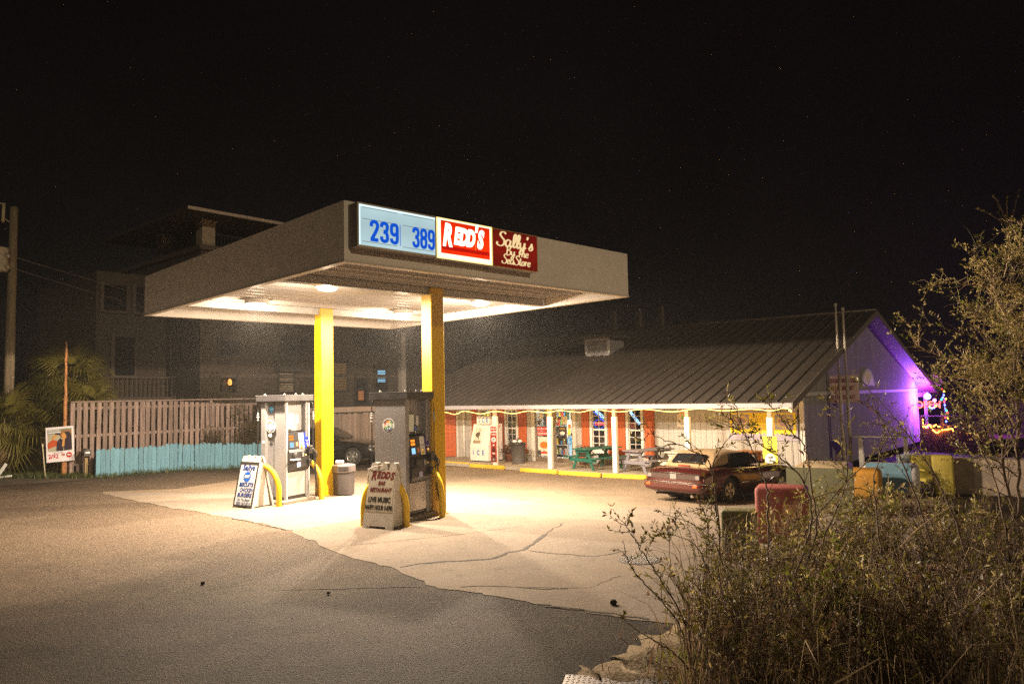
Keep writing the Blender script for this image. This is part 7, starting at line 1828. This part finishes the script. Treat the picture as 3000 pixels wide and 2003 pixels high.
p.stem(W3([(2260, 1760), (2250, 1560), (2247, 1442), (2223, 1359), (2181, 1269), (2158, 1201), (2130, 1140)], 6.9, 7.6), .012, 16, 8, .32, .055, .007, .3)
p.stem(W3([(2300, 1760), (2370, 1560), (2366, 1433), (2292, 1344), (2223, 1299), (2178, 1257), (2110, 1250)], 6.9, 7.2), .012, 17, 9, .34, .06, .0085, .25, start=.35)
p.stem(W3([(2320, 1760), (2390, 1560), (2381, 1448), (2360, 1317), (2321, 1269), (2283, 1218), (2250, 1180)], 7.0, 7.5), .012, 17, 9, .32, .06, .008, .25, start=.3)
p.stem(W3([(2330, 1760), (2420, 1560), (2480, 1400), (2470, 1250), (2440, 1150)], 7.0, 7.6), .011, 18, 9, .32, .055, .007, .2, start=.3)
p.stem(W3([(2300, 1740), (2340, 1600), (2420, 1480), (2560, 1330), (2640, 1260)], 7.0, 7.2), .010, 20, 6, .34, .05, .006, .4)
p.done('tall dark leafy shrub crossing in front of the yellow banner and the convertible', T(2290, 1770))
# the long bare diagonal branches on the right
p = Plant(23); p.mix = (50, 26, 18, 6)
for a in ([(2760, 1700), (2700, 1500), (2620, 1300), (2560, 1180), (2530, 1110)], [(2850, 1700), (2790, 1500), (2700, 1330), (2600, 1200), (2500, 1090)], [(2960, 1650), (2920, 1420), (2860, 1290), (2800, 1200)], [(2600, 1760), (2580, 1600), (2560, 1420), (2590, 1280), (2580, 1230)]):
    p.stem(W3(a, 7.0, 7.8), .011, 20, 8, .34, .05, .006, .35)
p.done('spindly shrub with long bare branches crossing the purple gable wall', T(2780, 1700))
# the mass of brush, each plant on its own root
lab = ['twiggy shrub low at the left end of the brush beside the sand', 'twiggy shrub in front of the olive block', 'bushy shrub in front of the red block', 'pale leaved shrub right of the red block', 'pale leaved shrub under the tan block', 'shrub with fresh yellow green leaves in the middle of the brush', 'dry shrub with drooping leaves below the blue block', 'tangled shrub below the yellow block', 'tangled shrub in the lower middle of the brush', 'dark shrub at the bottom of the picture', 'dark purple brown shrub in the bottom right corner', 'dark shrub at the right edge low down', 'thicket shrub at the right edge below the lit tree', 'leafless shrub at the bottom left of the brush', 'shrub rising at the foot of the red block', 'shrub rising at the foot of the tan block', 'shrub rising at the foot of the orange block', 'taller shrub in front of the blue block', 'taller shrub in front of the lemon yellow block']
spec = [(2120, 1900, 6.1, .95, 1500), (2170, 1800, 6.9, 1.0, 1500), (2320, 1760, 7.2, 1.05, 1500), (2430, 1740, 7.4, 1.1, 1550), (2540, 1720, 7.8, 1.25, 1500), (2420, 1880, 6.0, .95, 1700), (2680, 1740, 7.6, 1.1, 1500), (2830, 1740, 7.8, 1.1, 1500), (2560, 1900, 5.8, .95, 1700), (2360, 1990, 5.3, .75, 1800), (2760, 1960, 5.2, .95, 1750), (2960, 1900, 5.6, 1.15, 1600), (2970, 1740, 7.0, 1.05, 1500), (2180, 1985, 5.4, .7, 1850), (2340, 1700, 8.2, 1.0, 1500), (2470, 1700, 8.6, 1.15, 1500), (2600, 1700, 8.8, 1.1, 1500), (2760, 1700, 9.0, 1.05, 1500), (2880, 1700, 8.6, 1.0, 1500)]
for k, (px, py, D, h, _t) in enumerate(spec):
    b = depth(px, 1700, D); b = Vector((b.x, b.y, gz(b.x, b.y) + .03)); p = Plant(40 + k); r = p.r
    p.mix = (56, 22, 16, 6) if k in (3, 4, 2) else ((40, 10, 20, 30) if k == 5 else ((48, 8, 44, 0) if k in (6, 9, 10, 13) else (62, 14, 18, 6)))
    for s_ in range(17):
        a = r.uniform(0, 6.28); sp = r.uniform(.10, .62) * h * .9; e = b + Vector((math.cos(a) * sp, math.sin(a) * sp * .8, h * r.uniform(.55, 1.12)))
        m1 = b.lerp(e, .45) + Vector((r.uniform(-.10, .10), r.uniform(-.10, .10), .10))
        p.stem([b + Vector((r.uniform(-.12, .12), r.uniform(-.12, .12), 0)), m1, e], r.uniform(.005, .010), 12, 9 if k not in (13, 10) else 5, .30, .048, .0072, .25 if k not in (13, 10) else .5, pale=r.random() < .22, start=.12)
    p.done(lab[k], b)
# fallen pale sticks caught in the brush
for k, (L, D, lb) in enumerate((([(2620, 1865), (2700, 1820), (2790, 1800), (2880, 1740), (2940, 1680)], 5.2, 'long pale stick arching low across the brush to the right'), ([(2520, 1770), (2600, 1755), (2680, 1735)], 5.6, 'short pale stick lying level in the middle of the brush'), ([(2420, 1715), (2470, 1730), (2540, 1742)], 5.8, 'thin pale twig bending down in the brush'), ([(2350, 1470), (2440, 1440), (2520, 1430), (2575, 1460)], 7.0, 'pale arching stick across the tan block'), ([(2530, 1665), (2570, 1650), (2610, 1650), (2650, 1690)], 6.2, 'pale hooked stick above the middle of the brush'), ([(2440, 2003), (2500, 1970), (2580, 1925)], 4.8, 'pale stick sloping up at the bottom of the picture'), ([(2640, 1600), (2700, 1540), (2790, 1480)], 6.9, 'pale stick slanting up in front of the yellow block'))):
    P = W3(L, D); t = thing('dry_stick', lb, 'stick', P[0], 0, 'pale dry sticks caught in the brush'); C = bend([c - P[0] for c in P], 6); q = MB(); q.tube(C, [.0075 * (1 - .5 * i / len(C)) for i in range(len(C))], 5); q.obj('stick', M_STEMP, t)
# low weeds on the sand
wl = []
for k in range(60):
    c = depth(vr.uniform(2080, 2980), 1750, vr.uniform(4.8, 7.4)); wl.append((c.x, c.y))
grass('weeds', wl, 5200, .17, 31, .26, M_LF)
grass('dry_grass', wl, 2600, .26, 32, .28, M_LFD)
def strands(name, n, seed, m, h0, h1):
    r_ = random.Random(seed); q = MB()
    for k in range(n):
        c = depth(r_.uniform(1990, 3000), 1750, r_.uniform(4.9, 8.4)); c = Vector((c.x, c.y, gz(c.x, c.y))); h = r_.uniform(h0, h1); a = r_.uniform(0, 6.28); d = Vector((math.cos(a), math.sin(a), 0)) * h * r_.uniform(.1, .7)
        C = [c, c + d * .25 + Vector((0, 0, h * .5)), c + d * .6 + Vector((0, 0, h * .85)), c + d + Vector((0, 0, h * r_.uniform(.75, 1.0)))]
        q.tube(C, [.0042, .0036, .0028, .0015], 3, cap=False)
    return tag(q.obj(name, m), kind='stuff')
strands('dry_strands', 420, 71, M_STEMP, .35, 1.05); strands('brown_strands', 700, 72, M_STEM, .4, 1.2)
grass('green_weeds', [T(x, y).xy for x, y in ((2010, 1960), (2060, 1960), (2230, 1900), (2290, 1690), (2240, 1790))], 800, .16, 33, .12, M_LFG)
# small stone and clods on the pavement
for k, (px, py, s_) in enumerate(((1797, 1772, .045), (594, 1712, .03), (962, 1741, .025))):
    c = T(px, py); t = thing('stone', ['dark clod on the concrete near the bushes', 'small dark stone on the asphalt in front', 'small dark stone on the asphalt below the Redds board'][k], 'stone', (c.x, c.y, c.z + .008)); q = MB(); q.lathe([(s_ * .6, 0), (s_, s_ * .5), (s_ * .7, s_ * 1.1), (s_ * .2, s_ * 1.3)], 7, smooth=False); q.obj('stone', M_CRACK, t)
# ---- lit thorny tree at the right edge
p = Plant(90); p.mix = (30, 50, 6, 14); r = p.r
tb = depth(2985, 1500, 8.6); tb = Vector((tb.x, tb.y, gz(tb.x, tb.y))); D0 = 8.4
trunks = [[(2990, 1600), (2985, 1350), (2975, 1050), (2965, 850), (2958, 690), (2945, 635)], [(3030, 1600), (3050, 1300), (3030, 1000), (3060, 760), (3040, 600)], [(3000, 1600), (2950, 1400), (2920, 1200), (2900, 1050), (2870, 960)], [(3080, 1600), (3120, 1200), (3100, 900), (3110, 700)]]
for L in trunks: p.stem(W3(L, 8.6, 8.2), .022, 46, 13, .55, .036, .0062, .15, start=.2, seg=6)
arms = [[(2980, 1000), (2900, 850), (2830, 833), (2760, 830), (2722, 843)], [(2980, 1120), (2890, 1010), (2820, 975), (2720, 950), (2640, 945)], [(2975, 1250), (2880, 1090), (2800, 1060), (2700, 1020), (2680, 990)], [(2980, 1300), (2900, 1180), (2820, 1150), (2760, 1130), (2740, 1060)], [(2970, 900), (2920, 830), (2900, 790), (2850, 735), (2870, 720)], [(2990, 1050), (2940, 960), (2880, 920), (2840, 920)], [(2985, 1350), (2920, 1290), (2840, 1260), (2790, 1230)], [(2990, 1400), (2900, 1340), (2850, 1340), (2800, 1300)], [(3000, 950), (3010, 820), (2990, 720), (2995, 650)], [(2960, 1200), (2860, 1120), (2790, 1100), (2740, 1110)], [(2970, 1150), (2930, 1090), (2870, 1060), (2810, 1080)]]
for L in arms: p.stem(W3(L, 8.5, 7.7 + r.uniform(-.5, .6)), .0095, 38, 11, .36, .036, .006, .2, start=.12, pale=r.random() < .4)
for k in range(56):
    px, py = r.uniform(2890, 3080), r.uniform(780, 1230); c = depth(px, py, r.uniform(7.6, 8.8)); e = c + Vector((r.uniform(-.5, .4), r.uniform(-.35, .35), r.uniform(-.15, .45)))
    p.stem([c, c.lerp(e, .5) + Vector((0, 0, .06)), e], .006, 15, 12, .30, .036, .006, .15, start=.05, pale=r.random() < .5)
p.done('tall thorny tree glowing yellow green at the right edge', tb, 'thorn_tree', 'trees at the right edge'); 

# ------------------------------------------------------------------ night mist lit by the lamps
q = MB(); q.box(-42, -4, -1.9, 34, 66, 14.5); o = q.obj('haze', None); tag(o, kind='stuff')
hm = bpy.data.materials.new('haze'); hm.use_nodes = True; nt = hm.node_tree; nt.nodes.clear()
ho = nt.nodes.new('ShaderNodeOutputMaterial'); pv = nt.nodes.new('ShaderNodeVolumePrincipled')
pv.inputs['Color'].default_value = (.92, .90, .88, 1); pv.inputs['Density'].default_value = HAZE; pv.inputs['Anisotropy'].default_value = .35
nt.links.new(pv.outputs[0], ho.inputs['Volume']); o.data.materials.append(hm)

# only the true light sources are sampled as lamps; small glowing signs and displays just glow
LAMPS = set()
for k_, m_ in MATS.items():
    if k_ not in LAMPS: m_.cycles.emission_sampling = 'NONE'
